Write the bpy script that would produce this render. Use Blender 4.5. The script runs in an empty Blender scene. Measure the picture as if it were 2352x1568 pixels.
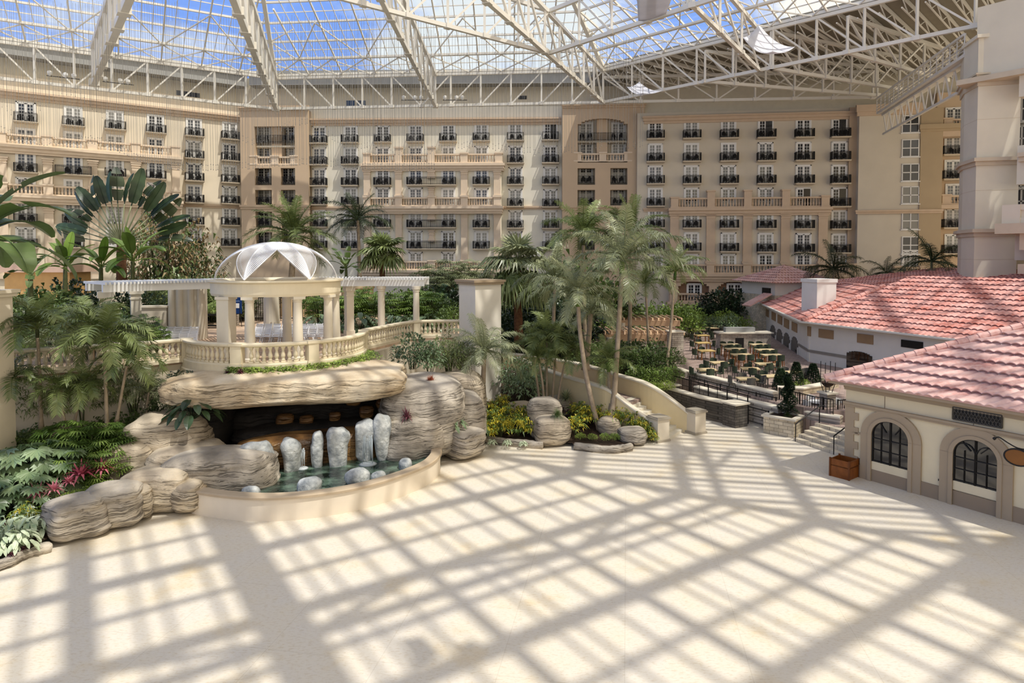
import bpy, bmesh, math, random
from mathutils import Vector, Matrix
random.seed(7)
PI = math.pi
SC = bpy.context.scene
COL = SC.collection
# ------------------------------------------------------------------ camera
FPX, CXP, HZ, PITCH, CAMZ = 1500.0, 1176.0, 590.0, math.radians(2.0), 10.0
VP = HZ + FPX * math.tan(PITCH)
cam_data = bpy.data.cameras.new('camera')
cam_data.sensor_width = 36.0
cam_data.lens = FPX / 2352.0 * 36.0
cam_data.shift_y = -(784.0 - VP) / 2352.0
cam_data.clip_start, cam_data.clip_end = 0.1, 2000
cam = bpy.data.objects.new('camera', cam_data)
cam.location = (0, 0, CAMZ)
cam.rotation_euler = (PI / 2 - PITCH, 0, 0)
COL.objects.link(cam)
SC.camera = cam
# ------------------------------------------------------------------ sky, sun, exposure
SUN = Vector((-1.45, 1.05, -3.6)).normalized()          # the way sunlight travels
sun_data = bpy.data.lights.new('sun', 'SUN')
sun_data.energy = 3.85
sun_data.angle = math.radians(0.6)
sun_data.color = (1.0, 0.95, 0.86)
sun = bpy.data.objects.new('sun', sun_data)
sun.rotation_euler = SUN.to_track_quat('-Z', 'Y').to_euler()
sun.location = (40, -30, 90)
COL.objects.link(sun)
world = bpy.data.worlds.new('sky')
SC.world = world
world.use_nodes = True
wn, wl = world.node_tree.nodes, world.node_tree.links
wn.clear()
w_out = wn.new('ShaderNodeOutputWorld'); w_bg = wn.new('ShaderNodeBackground')
w_tc = wn.new('ShaderNodeTexCoord'); w_map = wn.new('ShaderNodeMapping')
w_map.inputs['Scale'].default_value = (1.0, 1.0, 2.2)
w_map.inputs['Location'].default_value = (0.8, 0.0, 0.0)
w_noise = wn.new('ShaderNodeTexNoise')
w_noise.inputs['Scale'].default_value = 2.6; w_noise.inputs['Detail'].default_value = 7; w_noise.inputs['Roughness'].default_value = 0.55
w_ramp = wn.new('ShaderNodeValToRGB')
w_ramp.color_ramp.elements[0].position = 0.43; w_ramp.color_ramp.elements[0].color = (0.27, 0.43, 0.86, 1)
w_ramp.color_ramp.elements[1].position = 0.55; w_ramp.color_ramp.elements[1].color = (1.0, 0.94, 0.83, 1)
wl.new(w_tc.outputs['Generated'], w_map.inputs['Vector']); wl.new(w_map.outputs['Vector'], w_noise.inputs['Vector'])
w_sep = wn.new('ShaderNodeSeparateXYZ'); w_add = wn.new('ShaderNodeMath'); w_add.operation = 'MULTIPLY_ADD'
w_add.inputs[1].default_value = 0.15                     # clearer towards the left of the hall, cloudier towards the right
wl.new(w_tc.outputs['Generated'], w_sep.inputs[0]); wl.new(w_sep.outputs['X'], w_add.inputs[0]); wl.new(w_noise.outputs['Fac'], w_add.inputs[2])
wl.new(w_add.outputs[0], w_ramp.inputs['Fac']); w_alt = wn.new('ShaderNodeValToRGB'); w_mul = wn.new('ShaderNodeMixRGB'); w_mul.blend_type = 'MULTIPLY'; w_mul.inputs[0].default_value = 1.0
w_alt.color_ramp.elements[0].position = 0.3; w_alt.color_ramp.elements[0].color = (0.60, 0.68, 0.78, 1)      # cooler away from the sun, brighter and warmer on its side
w_alt.color_ramp.elements[1].position = 0.68; w_alt.color_ramp.elements[1].color = (1.0, 0.93, 0.80, 1)
w_dot = wn.new('ShaderNodeVectorMath'); w_dot.operation = 'DOT_PRODUCT'; w_dot.inputs[1].default_value = (0.405, -0.295, 0.15)
w_off = wn.new('ShaderNodeMath'); w_off.inputs[1].default_value = 0.5
wl.new(w_tc.outputs['Generated'], w_dot.inputs[0]); wl.new(w_dot.outputs['Value'], w_off.inputs[0]); wl.new(w_off.outputs[0], w_alt.inputs['Fac'])
wl.new(w_ramp.outputs['Color'], w_mul.inputs[1]); wl.new(w_alt.outputs['Color'], w_mul.inputs[2]); wl.new(w_mul.outputs[0], w_bg.inputs['Color'])
w_bg.inputs['Strength'].default_value = 1.48
wl.new(w_bg.outputs['Background'], w_out.inputs['Surface'])
SC.view_settings.view_transform = 'Standard'
SC.view_settings.look = 'None'
SC.view_settings.gamma = 1.0
SC.view_settings.exposure = 0.0
SC.view_settings.use_curve_mapping = False
cy = SC.cycles
cy.max_bounces = 6; cy.diffuse_bounces = 3; cy.glossy_bounces = 2; cy.transmission_bounces = 3
cy.transparent_max_bounces = 10
cy.caustics_reflective = False; cy.caustics_refractive = False
cy.sample_clamp_indirect = 6.0
try:
    cy.use_denoising = True
except Exception:
    pass

# ------------------------------------------------------------------ pixel <-> world
_R, _U, _F = Vector((1, 0, 0)), Vector((0, math.sin(PITCH), math.cos(PITCH))), Vector((0, math.cos(PITCH), -math.sin(PITCH)))
def ray(u, v):
    return _F + _R * ((u - CXP) / FPX) + _U * (-(v - VP) / FPX)
def at(u, v, z=None, Y=None):
    d = ray(u, v)
    t = (z - CAMZ) / d.z if z is not None else Y / d.y
    return Vector((d.x * t, d.y * t, CAMZ + d.z * t))
class Plane:
    """a vertical wall through two plan points"""
    def __init__(s, p0, p1):
        s.p0, s.p1 = Vector((p0[0], p0[1], 0)), Vector((p1[0], p1[1], 0))
        s.d = (s.p1 - s.p0).normalized()
        s.n = Vector((s.d.y, -s.d.x, 0))               # towards the viewer when p0 is left of p1
        s.rot = math.atan2(s.d.y, s.d.x)
    def px(s, u, v, out=0.0):
        d = ray(u, v)
        o = Vector((0, 0, CAMZ))
        t = (s.p0 + s.n * out - o).dot(s.n) / d.dot(s.n)
        return o + d * t
    def s_of(s, u, out=0.0):                              # distance along the wall of a pixel column
        p = s.px(u, HZ, out)
        return (p - s.p0).dot(s.d)
    def pt(s, a, z, out=0.0):
        p = s.p0 + s.d * a + s.n * out
        return Vector((p.x, p.y, z))

# ------------------------------------------------------------------ mesh builder
class MB:
    def __init__(s):
        s.v, s.f, s.m = [], [], []
    def add(s, vs, fs, mi=0):
        o = len(s.v)
        s.v += [tuple(p) for p in vs]
        s.f += [tuple(i + o for i in f) for f in fs]
        s.m += [mi] * len(fs)
        return s
    def box(s, a, b, mi=0):
        x0, y0, z0 = a; x1, y1, z1 = b
        return s.add([(x0, y0, z0), (x1, y0, z0), (x1, y1, z0), (x0, y1, z0), (x0, y0, z1), (x1, y0, z1), (x1, y1, z1), (x0, y1, z1)],
                     [(0, 3, 2, 1), (4, 5, 6, 7), (0, 1, 5, 4), (1, 2, 6, 5), (2, 3, 7, 6), (3, 0, 4, 7)], mi)
    def obox(s, c, size, rot=0.0, mi=0, tilt=None):
        sx, sy, sz = size[0] / 2, size[1] / 2, size[2] / 2
        M = Matrix.Translation(Vector(c)) @ Matrix.Rotation(rot, 4, 'Z')
        if tilt is not None:
            M = M @ tilt
        vs = [M @ Vector(p) for p in ((-sx, -sy, -sz), (sx, -sy, -sz), (sx, sy, -sz), (-sx, sy, -sz), (-sx, -sy, sz), (sx, -sy, sz), (sx, sy, sz), (-sx, sy, sz))]
        return s.add(vs, [(0, 3, 2, 1), (4, 5, 6, 7), (0, 1, 5, 4), (1, 2, 6, 5), (2, 3, 7, 6), (3, 0, 4, 7)], mi)
    def beam(s, p, q, w, h, mi=0):
        p, q = Vector(p), Vector(q)
        d = (q - p)
        if d.length < 1e-6:
            return s
        d.normalize()
        a = d.cross(Vector((0, 0, 1)))
        if a.length < 1e-4:
            a = Vector((1, 0, 0))
        a.normalize()
        b = a.cross(d).normalized()
        a, b = a * (w / 2), b * (h / 2)
        vs = [p - a - b, p + a - b, p + a + b, p - a + b, q - a - b, q + a - b, q + a + b, q - a + b]
        return s.add(vs, [(0, 1, 2, 3), (7, 6, 5, 4), (0, 4, 5, 1), (1, 5, 6, 2), (2, 6, 7, 3), (3, 7, 4, 0)], mi)
    def tube(s, pts, r, n=8, mi=0, caps=True):
        pts = [Vector(p) for p in pts]
        rs = r if isinstance(r, (list, tuple)) else [r] * len(pts)
        o = len(s.v)
        ref = None
        for i, p in enumerate(pts):
            d = (pts[min(i + 1, len(pts) - 1)] - pts[max(i - 1, 0)]).normalized()
            if ref is None:
                ref = Vector((1, 0, 0)) if abs(d.x) < 0.8 else Vector((0, 1, 0))
            a = (ref - d * ref.dot(d)).normalized()
            b = d.cross(a)
            ref = a
            for k in range(n):
                t = 2 * PI * k / n
                s.v.append(tuple(p + (a * math.cos(t) + b * math.sin(t)) * rs[i]))
        for i in range(len(pts) - 1):
            for k in range(n):
                s.f.append((o + i * n + k, o + i * n + (k + 1) % n, o + (i + 1) * n + (k + 1) % n, o + (i + 1) * n + k)); s.m.append(mi)
        if caps:
            s.f.append(tuple(o + k for k in reversed(range(n)))); s.m.append(mi)
            e = o + (len(pts) - 1) * n
            s.f.append(tuple(e + k for k in range(n))); s.m.append(mi)
        return s
    def lathe(s, prof, c=(0, 0, 0), n=16, mi=0, a0=0.0):
        o = len(s.v)
        for r, z in prof:
            for k in range(n):
                t = a0 + 2 * PI * k / n
                s.v.append((c[0] + r * math.cos(t), c[1] + r * math.sin(t), c[2] + z))
        for i in range(len(prof) - 1):
            for k in range(n):
                s.f.append((o + i * n + k, o + i * n + (k + 1) % n, o + (i + 1) * n + (k + 1) % n, o + (i + 1) * n + k)); s.m.append(mi)
        s.f.append(tuple(o + k for k in reversed(range(n)))); s.m.append(mi)
        e = o + (len(prof) - 1) * n
        s.f.append(tuple(e + k for k in range(n))); s.m.append(mi)
        return s
    def prism(s, poly, z0, z1, mi=0):
        n = len(poly)
        f0 = z0 if callable(z0) else (lambda p: z0)
        f1 = z1 if callable(z1) else (lambda p: z1)
        vs = [(p[0], p[1], f0(p)) for p in poly] + [(p[0], p[1], f1(p)) for p in poly]
        area = sum(poly[i][0] * poly[(i + 1) % n][1] - poly[(i + 1) % n][0] * poly[i][1] for i in range(n))
        fs = [tuple(range(n))[::-1], tuple(range(n, 2 * n))] + [(i, (i + 1) % n, n + (i + 1) % n, n + i) for i in range(n)]
        if area < 0:
            fs = [f[::-1] for f in fs]
        return s.add(vs, fs, mi)
    def quad(s, a, b, c, d, mi=0):
        return s.add([a, b, c, d], [(0, 1, 2, 3)], mi)
    def sweep(s, path, prof, mi=0, closed=False, cap=True):
        """profile (offset to the left of travel, height above the path) swept along a path of 3D points, upright"""
        P = [Vector(p) for p in path]; n = len(P); k = len(prof); o = len(s.v)
        for i, p in enumerate(P):
            a = P[(i - 1) % n] if (closed or i > 0) else None
            b = P[(i + 1) % n] if (closed or i < n - 1) else None
            d1 = (p - a) if a is not None else (b - p); d2 = (b - p) if b is not None else (p - a)
            d1 = Vector((d1.x, d1.y, 0)).normalized(); d2 = Vector((d2.x, d2.y, 0)).normalized()
            n1 = Vector((-d1.y, d1.x, 0)); n2 = Vector((-d2.y, d2.x, 0))
            m = (n1 + n2)
            m = m.normalized() if m.length > 1e-5 else n1
            m = m / max(0.35, m.dot(n1))
            for (x, z) in prof:
                s.v.append(tuple(p + m * x + Vector((0, 0, z))))
        rng = n if closed else n - 1
        for i in range(rng):
            j = (i + 1) % n
            for q in range(k):
                s.f.append((o + i * k + q, o + i * k + (q + 1) % k, o + j * k + (q + 1) % k, o + j * k + q)); s.m.append(mi)
        if not closed and cap:
            s.f.append(tuple(o + q for q in reversed(range(k)))); s.m.append(mi)
            s.f.append(tuple(o + (n - 1) * k + q for q in range(k))); s.m.append(mi)
        return s
    def join(s, other, M=None, mi=None):
        vs = [M @ Vector(p) for p in other.v] if M is not None else other.v
        o = len(s.v)
        s.v += [tuple(p) for p in vs]
        s.f += [tuple(i + o for i in f) for f in other.f]
        s.m += other.m if mi is None else [mi] * len(other.f)
        return s
    def mesh(s, name, mats, smooth=False):
        me = bpy.data.meshes.new(name)
        me.from_pydata(s.v, [], s.f)
        for m in (mats if isinstance(mats, (list, tuple)) else [mats]):
            me.materials.append(m)
        if any(s.m):
            me.polygons.foreach_set('material_index', s.m)
        if smooth:
            me.polygons.foreach_set('use_smooth', [True] * len(s.f))
        me.update()
        return me
    def build(s, name, mats, parent=None, smooth=False, loc=None, rot=None):
        return link(name, s.mesh(name, mats, smooth), parent, loc, rot)

def link(name, me, parent=None, loc=None, rot=None, scale=None):
    o = bpy.data.objects.new(name, me)
    COL.objects.link(o)
    if loc is not None: o.location = loc
    if rot is not None: o.rotation_euler = rot if not isinstance(rot, (int, float)) else (0, 0, rot)
    if scale is not None: o.scale = scale if not isinstance(scale, (int, float)) else (scale,) * 3
    if parent is not None: o.parent = parent
    return o
def wpart(name, mb, mats, parent, smooth=False):
    """a part modelled in world coordinates under a thing that has a location (and no rotation)"""
    o = mb.build(name, mats, parent, smooth)
    o.location = -Vector(parent.location)
    return o
def tag(o, label=None, cat=None, group=None, kind=None):
    if label: o['label'] = label
    if cat: o['category'] = cat
    if group: o['group'] = group
    if kind: o['kind'] = kind
    return o
def thing(name, label, cat, loc=(0, 0, 0), rot=0.0, group=None, scale=None):
    o = bpy.data.objects.new(name, None)
    COL.objects.link(o)
    o.empty_display_size = 0.3
    o.location = loc
    o.rotation_euler = (0, 0, rot)
    if scale: o.scale = (scale,) * 3
    return tag(o, label, cat, group)
def struct(name, mb, mats, smooth=False):
    return tag(mb.build(name, mats, None, smooth), kind='structure')
KIDS = {}
def kids(o):
    return [c for c in COL.objects if c.parent == o]
def template(root):
    KIDS[root.name] = [(c, kids(c)) for c in kids(root)]
    return root
def dup(root, loc, rot=0.0, label=None, group=None, scale=None):
    r = root.copy(); COL.objects.link(r)
    r.location = loc; r.rotation_euler = (0, 0, rot)
    if scale: r.scale = (scale,) * 3
    if label: r['label'] = label
    if group: r['group'] = group
    for c, gs in KIDS[root.name]:
        d = c.copy(); COL.objects.link(d); d.parent = r
        for g in gs:
            e = g.copy(); COL.objects.link(e); e.parent = d
    return r
ORD = ['first', 'second', 'third', 'fourth', 'fifth', 'sixth', 'seventh', 'eighth', 'ninth', 'tenth', 'eleventh', 'twelfth', 'thirteenth', 'fourteenth', 'fifteenth', 'sixteenth', 'seventeenth', 'eighteenth', 'nineteenth', 'twentieth',
       'twenty-first', 'twenty-second', 'twenty-third', 'twenty-fourth', 'twenty-fifth', 'twenty-sixth', 'twenty-seventh', 'twenty-eighth', 'twenty-ninth', 'thirtieth']

# ------------------------------------------------------------------ materials
def new_mat(name):
    m = bpy.data.materials.new(name)
    m.use_nodes = True
    nt = m.node_tree
    return m, nt.nodes, nt.links, nt.nodes['Principled BSDF']
def rgb(h):
    h = h.lstrip('#')
    c = [int(h[i:i + 2], 16) / 255 for i in (0, 2, 4)]
    return tuple((x / 12.92 if x <= 0.04045 else ((x + 0.055) / 1.055) ** 2.4) for x in c) + (1,)
def mixc(c, k):
    return tuple(min(1, max(0, x * k)) for x in c[:3]) + (1,)
def surf(name, col, rough=0.7, var=0.12, scale=1.5, bump=0.0, bscale=20, metal=0.0, spec=0.3, col2=None, detail=4):
    m, N, L, B = new_mat(name)
    c = rgb(col) if isinstance(col, str) else col
    tc = N.new('ShaderNodeTexCoord'); no = N.new('ShaderNodeTexNoise')
    no.inputs['Scale'].default_value = scale; no.inputs['Detail'].default_value = detail
    L.new(tc.outputs['Object'], no.inputs['Vector'])
    ra = N.new('ShaderNodeValToRGB')
    ra.color_ramp.elements[0].position = 0.3; ra.color_ramp.elements[1].position = 0.7
    ra.color_ramp.elements[0].color = mixc(c, 1 - var) if col2 is None else rgb(col2)
    ra.color_ramp.elements[1].color = mixc(c, 1 + var * 0.5)
    L.new(no.outputs['Fac'], ra.inputs['Fac']); L.new(ra.outputs['Color'], B.inputs['Base Color'])
    B.inputs['Roughness'].default_value = rough; B.inputs['Metallic'].default_value = metal
    B.inputs['Specular IOR Level'].default_value = spec
    if bump:
        n2 = N.new('ShaderNodeTexNoise'); n2.inputs['Scale'].default_value = bscale; n2.inputs['Detail'].default_value = 3
        L.new(tc.outputs['Object'], n2.inputs['Vector'])
        b = N.new('ShaderNodeBump'); b.inputs['Strength'].default_value = bump; b.inputs['Distance'].default_value = 0.05
        L.new(n2.outputs['Fac'], b.inputs['Height']); L.new(b.outputs['Normal'], B.inputs['Normal'])
    return m
def leafmat(name, c1, c2, scale=0.8, rough=0.42, trans=0.22, spec=0.5):
    m, N, L, B = new_mat(name)
    tc = N.new('ShaderNodeTexCoord'); no = N.new('ShaderNodeTexNoise')
    no.inputs['Scale'].default_value = scale; no.inputs['Detail'].default_value = 2
    oi = N.new('ShaderNodeObjectInfo'); ad = N.new('ShaderNodeMath'); ad.operation = 'MULTIPLY_ADD'
    L.new(tc.outputs['Object'], no.inputs['Vector'])
    L.new(oi.outputs['Random'], ad.inputs[0]); ad.inputs[1].default_value = 0.24
    sb = N.new('ShaderNodeMath'); sb.operation = 'SUBTRACT'; sb.inputs[1].default_value = 0.12
    L.new(no.outputs['Fac'], ad.inputs[2]); L.new(ad.outputs[0], sb.inputs[0])
    ra = N.new('ShaderNodeValToRGB')
    ra.color_ramp.elements[0].position = 0.32; ra.color_ramp.elements[1].position = 0.66
    ra.color_ramp.elements[0].color = rgb(c1); ra.color_ramp.elements[1].color = rgb(c2)
    L.new(sb.outputs[0], ra.inputs['Fac']); L.new(ra.outputs['Color'], B.inputs['Base Color'])
    B.inputs['Roughness'].default_value = rough; B.inputs['Specular IOR Level'].default_value = spec
    tr = N.new('ShaderNodeBsdfTranslucent'); mx = N.new('ShaderNodeMixShader'); mx.inputs[0].default_value = trans
    L.new(ra.outputs['Color'], tr.inputs['Color'])
    L.new(B.outputs[0], mx.inputs[1]); L.new(tr.outputs[0], mx.inputs[2])
    L.new(mx.outputs[0], N['Material Output'].inputs['Surface'])
    return m
def brickmat(name, c1, c2, mortar, w, h, horizontal=False, msize=0.015, rough=0.8, bump=0.5, rot=0.0):
    m, N, L, B = new_mat(name)
    tc = N.new('ShaderNodeTexCoord'); br = N.new('ShaderNodeTexBrick')
    if horizontal:
        mp = N.new('ShaderNodeMapping'); mp.inputs['Rotation'].default_value = (0, 0, rot)
        L.new(tc.outputs['Object'], mp.inputs['Vector']); L.new(mp.outputs['Vector'], br.inputs['Vector'])
    else:
        sx = N.new('ShaderNodeSeparateXYZ'); cx = N.new('ShaderNodeCombineXYZ'); a = N.new('ShaderNodeMath'); a.operation = 'ADD'
        L.new(tc.outputs['Object'], sx.inputs[0]); L.new(sx.outputs['X'], a.inputs[0]); L.new(sx.outputs['Y'], a.inputs[1])
        L.new(a.outputs[0], cx.inputs['X']); L.new(sx.outputs['Z'], cx.inputs['Y']); L.new(cx.outputs[0], br.inputs['Vector'])
    br.inputs['Color1'].default_value = rgb(c1); br.inputs['Color2'].default_value = rgb(c2); br.inputs['Mortar'].default_value = rgb(mortar)
    br.inputs['Scale'].default_value = 1.0; br.inputs['Mortar Size'].default_value = msize
    br.inputs['Brick Width'].default_value = w; br.inputs['Row Height'].default_value = h
    no = N.new('ShaderNodeTexNoise'); no.inputs['Scale'].default_value = 2.0; no.inputs['Detail'].default_value = 5
    L.new(tc.outputs['Object'], no.inputs['Vector'])
    ra = N.new('ShaderNodeValToRGB'); ra.color_ramp.elements[0].color = (0.72, 0.72, 0.72, 1); ra.color_ramp.elements[1].color = (1.12, 1.1, 1.06, 1)
    ra.color_ramp.elements[0].position = 0.3; ra.color_ramp.elements[1].position = 0.7
    L.new(no.outputs['Fac'], ra.inputs['Fac'])
    mx = N.new('ShaderNodeMixRGB'); mx.blend_type = 'MULTIPLY'; mx.inputs[0].default_value = 1
    L.new(br.outputs['Color'], mx.inputs[1]); L.new(ra.outputs['Color'], mx.inputs[2]); L.new(mx.outputs[0], B.inputs['Base Color'])
    B.inputs['Roughness'].default_value = rough
    if bump:
        b = N.new('ShaderNodeBump'); b.inputs['Strength'].default_value = bump; b.inputs['Distance'].default_value = 0.03; b.invert = True
        L.new(br.outputs['Fac'], b.inputs['Height']); L.new(b.outputs['Normal'], B.inputs['Normal'])
    return m
def rockmat(name, cols, scale=1.0, strength=0.9, freq=3.2):
    """layered cast rock: beige and grey beds with dark cracks running along them"""
    m, N, L, B = new_mat(name)
    tc = N.new('ShaderNodeTexCoord')
    n0 = N.new('ShaderNodeTexNoise'); n0.inputs['Scale'].default_value = 0.55 * scale; n0.inputs['Detail'].default_value = 4
    L.new(tc.outputs['Object'], n0.inputs['Vector'])
    sx = N.new('ShaderNodeSeparateXYZ'); L.new(tc.outputs['Object'], sx.inputs[0])
    ma = N.new('ShaderNodeMath'); ma.operation = 'MULTIPLY_ADD'; ma.inputs[1].default_value = 0.7
    L.new(n0.outputs['Fac'], ma.inputs[0]); L.new(sx.outputs['Z'], ma.inputs[2])
    def beds(fz, fh, lo, hi, dark, detail):
        """thin dark seams where a noise stretched along the beds crosses its middle"""
        cx = N.new('ShaderNodeCombineXYZ')
        for ax_, src, k_ in (('X', sx.outputs['X'], fh), ('Y', sx.outputs['Y'], fh), ('Z', ma.outputs[0], fz)):
            m_ = N.new('ShaderNodeMath'); m_.operation = 'MULTIPLY'; m_.inputs[1].default_value = k_
            L.new(src, m_.inputs[0]); L.new(m_.outputs[0], cx.inputs[ax_])
        ns = N.new('ShaderNodeTexNoise'); ns.inputs['Scale'].default_value = 1.0; ns.inputs['Detail'].default_value = detail; ns.inputs['Roughness'].default_value = 0.55
        L.new(cx.outputs[0], ns.inputs['Vector'])
        c_ = N.new('ShaderNodeValToRGB'); e = c_.color_ramp.elements
        e[0].position = lo; e[0].color = (1, 1, 1, 1); e[1].position = hi; e[1].color = (1, 1, 1, 1)
        q = c_.color_ramp.elements.new(0.5); q.color = (dark, dark * 0.95, dark * 0.9, 1)
        L.new(ns.outputs['Fac'], c_.inputs['Fac'])
        return c_
    c1_ = beds(freq * 1.5, 0.2, 0.481, 0.519, 0.38, 3)
    c2_ = beds(freq * 3.6, 0.6, 0.486, 0.514, 0.5, 4)
    nm = N.new('ShaderNodeTexNoise'); nm.inputs['Scale'].default_value = 0.9; nm.inputs['Detail'].default_value = 2
    L.new(tc.outputs['Object'], nm.inputs['Vector'])
    rm = N.new('ShaderNodeValToRGB'); rm.color_ramp.elements[0].position = 0.42; rm.color_ramp.elements[1].position = 0.6
    L.new(nm.outputs['Fac'], rm.inputs['Fac'])
    cr0 = N.new('ShaderNodeMixRGB'); cr0.blend_type = 'MULTIPLY'
    ge = N.new('ShaderNodeNewGeometry'); gs = N.new('ShaderNodeSeparateXYZ'); L.new(ge.outputs['Normal'], gs.inputs[0])
    fl_ = N.new('ShaderNodeMapRange'); fl_.inputs['From Min'].default_value = 0.55; fl_.inputs['From Max'].default_value = 0.9; L.new(gs.outputs['Z'], fl_.inputs['Value'])
    cr = N.new('ShaderNodeMixRGB'); cr.inputs[2].default_value = (1, 1, 1, 1)      # flat upper faces have no open seams
    L.new(fl_.outputs[0], cr.inputs[0]); L.new(cr0.outputs[0], cr.inputs[1])
    L.new(rm.outputs['Color'], cr0.inputs[0]); L.new(c1_.outputs['Color'], cr0.inputs[1]); L.new(c2_.outputs['Color'], cr0.inputs[2])
    nb = N.new('ShaderNodeTexNoise'); nb.inputs['Scale'].default_value = 0.7 * scale; nb.inputs['Detail'].default_value = 6
    L.new(tc.outputs['Object'], nb.inputs['Vector'])
    ra = N.new('ShaderNodeValToRGB'); ra.color_ramp.elements[0].position = 0.3; ra.color_ramp.elements[0].color = rgb(cols[0])
    ra.color_ramp.elements[1].position = 0.72; ra.color_ramp.elements[1].color = rgb(cols[2])
    mid = ra.color_ramp.elements.new(0.5); mid.color = rgb(cols[1])
    L.new(nb.outputs['Fac'], ra.inputs['Fac'])
    mx = N.new('ShaderNodeMixRGB'); mx.blend_type = 'MULTIPLY'; mx.inputs[0].default_value = 0.8
    L.new(ra.outputs['Color'], mx.inputs[1]); L.new(cr.outputs['Color'], mx.inputs[2])
    L.new(mx.outputs[0], B.inputs['Base Color'])
    nf = N.new('ShaderNodeTexNoise'); nf.inputs['Scale'].default_value = 9; nf.inputs['Detail'].default_value = 4
    L.new(tc.outputs['Object'], nf.inputs['Vector'])
    ad = N.new('ShaderNodeMath'); ad.operation = 'MULTIPLY_ADD'; ad.inputs[1].default_value = 0.25
    L.new(nf.outputs['Fac'], ad.inputs[0]); L.new(cr.outputs['Color'], ad.inputs[2])
    b = N.new('ShaderNodeBump'); b.inputs['Strength'].default_value = strength; b.inputs['Distance'].default_value = 0.12
    L.new(ad.outputs[0], b.inputs['Height']); L.new(b.outputs['Normal'], B.inputs['Normal'])
    B.inputs['Roughness'].default_value = 0.8; B.inputs['Specular IOR Level'].default_value = 0.3
    return m

M = {}
M['cream'] = surf('cream_plaster', '#D9CDB8', var=0.06)
M['wall_cream'] = surf('facade_cream_plaster', '#D8CDB9', var=0.05, scale=0.4)
M['wall_mid'] = surf('facade_brightened_plaster', '#E9E3D2', var=0.05, scale=0.4)  # facade cream lightened to stand in for ambient light missing on the middle
M['wall_left'] = surf('facade_pale_pink_plaster', '#E3D6BF', var=0.05, scale=0.4)
M['wall_tan'] = surf('facade_tan_plaster', '#CDB598', var=0.05, scale=0.4)
M['wall_ochre'] = surf('facade_ochre_plaster', '#B8A384', var=0.05, scale=0.4)
M['trim_tan'] = surf('facade_tan_trim', '#D2BA9F', var=0.05)
M['trim_pink'] = surf('facade_pink_stone', '#E3CFB6', var=0.06)
M['attic'] = surf('attic_siding', '#CFC6B2', var=0.05)
M['fascia'] = surf('grey_fascia', '#9A9A97', var=0.04)
M['white'] = surf('white_paint', '#EDEBE6', rough=0.5, var=0.03)
M['steel'] = surf('white_painted_steel', '#E6E1D6', rough=0.5, var=0.05, scale=0.6)
M['black'] = surf('black_metal', '#1C1A19', rough=0.5, var=0.1)
M['chair_dark'] = surf('dark_weave', '#171616', rough=0.7, var=0.1)
M['slab'] = surf('balcony_slab', '#CFC0A9', var=0.04)
def glass(name, col, rough=0.06, spec=0.9):
    m, N, L, B = new_mat(name)
    B.inputs['Base Color'].default_value = rgb(col); B.inputs['Roughness'].default_value = rough
    B.inputs['Specular IOR Level'].default_value = spec
    return m
M['pane_dark'] = glass('dark_window_glass', '#22252A')
M['pane_curtain'] = glass('curtained_window_glass', '#8D8C86', 0.15, 0.6)
M['pane_mid'] = glass('half_curtained_window_glass', '#55575A', 0.1, 0.7)
def roofglass():
    m, N, L, B = new_mat('skylight_glass')
    t = N.new('ShaderNodeBsdfTransparent'); t.inputs['Color'].default_value = (0.96, 0.98, 1.0, 1)
    g = N.new('ShaderNodeBsdfGlossy'); g.inputs['Roughness'].default_value = 0.05
    mx = N.new('ShaderNodeMixShader'); mx.inputs[0].default_value = 0.05
    L.new(t.outputs[0], mx.inputs[1]); L.new(g.outputs[0], mx.inputs[2])
    L.new(mx.outputs[0], N['Material Output'].inputs['Surface'])
    return m
M['roof_glass'] = roofglass()
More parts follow.
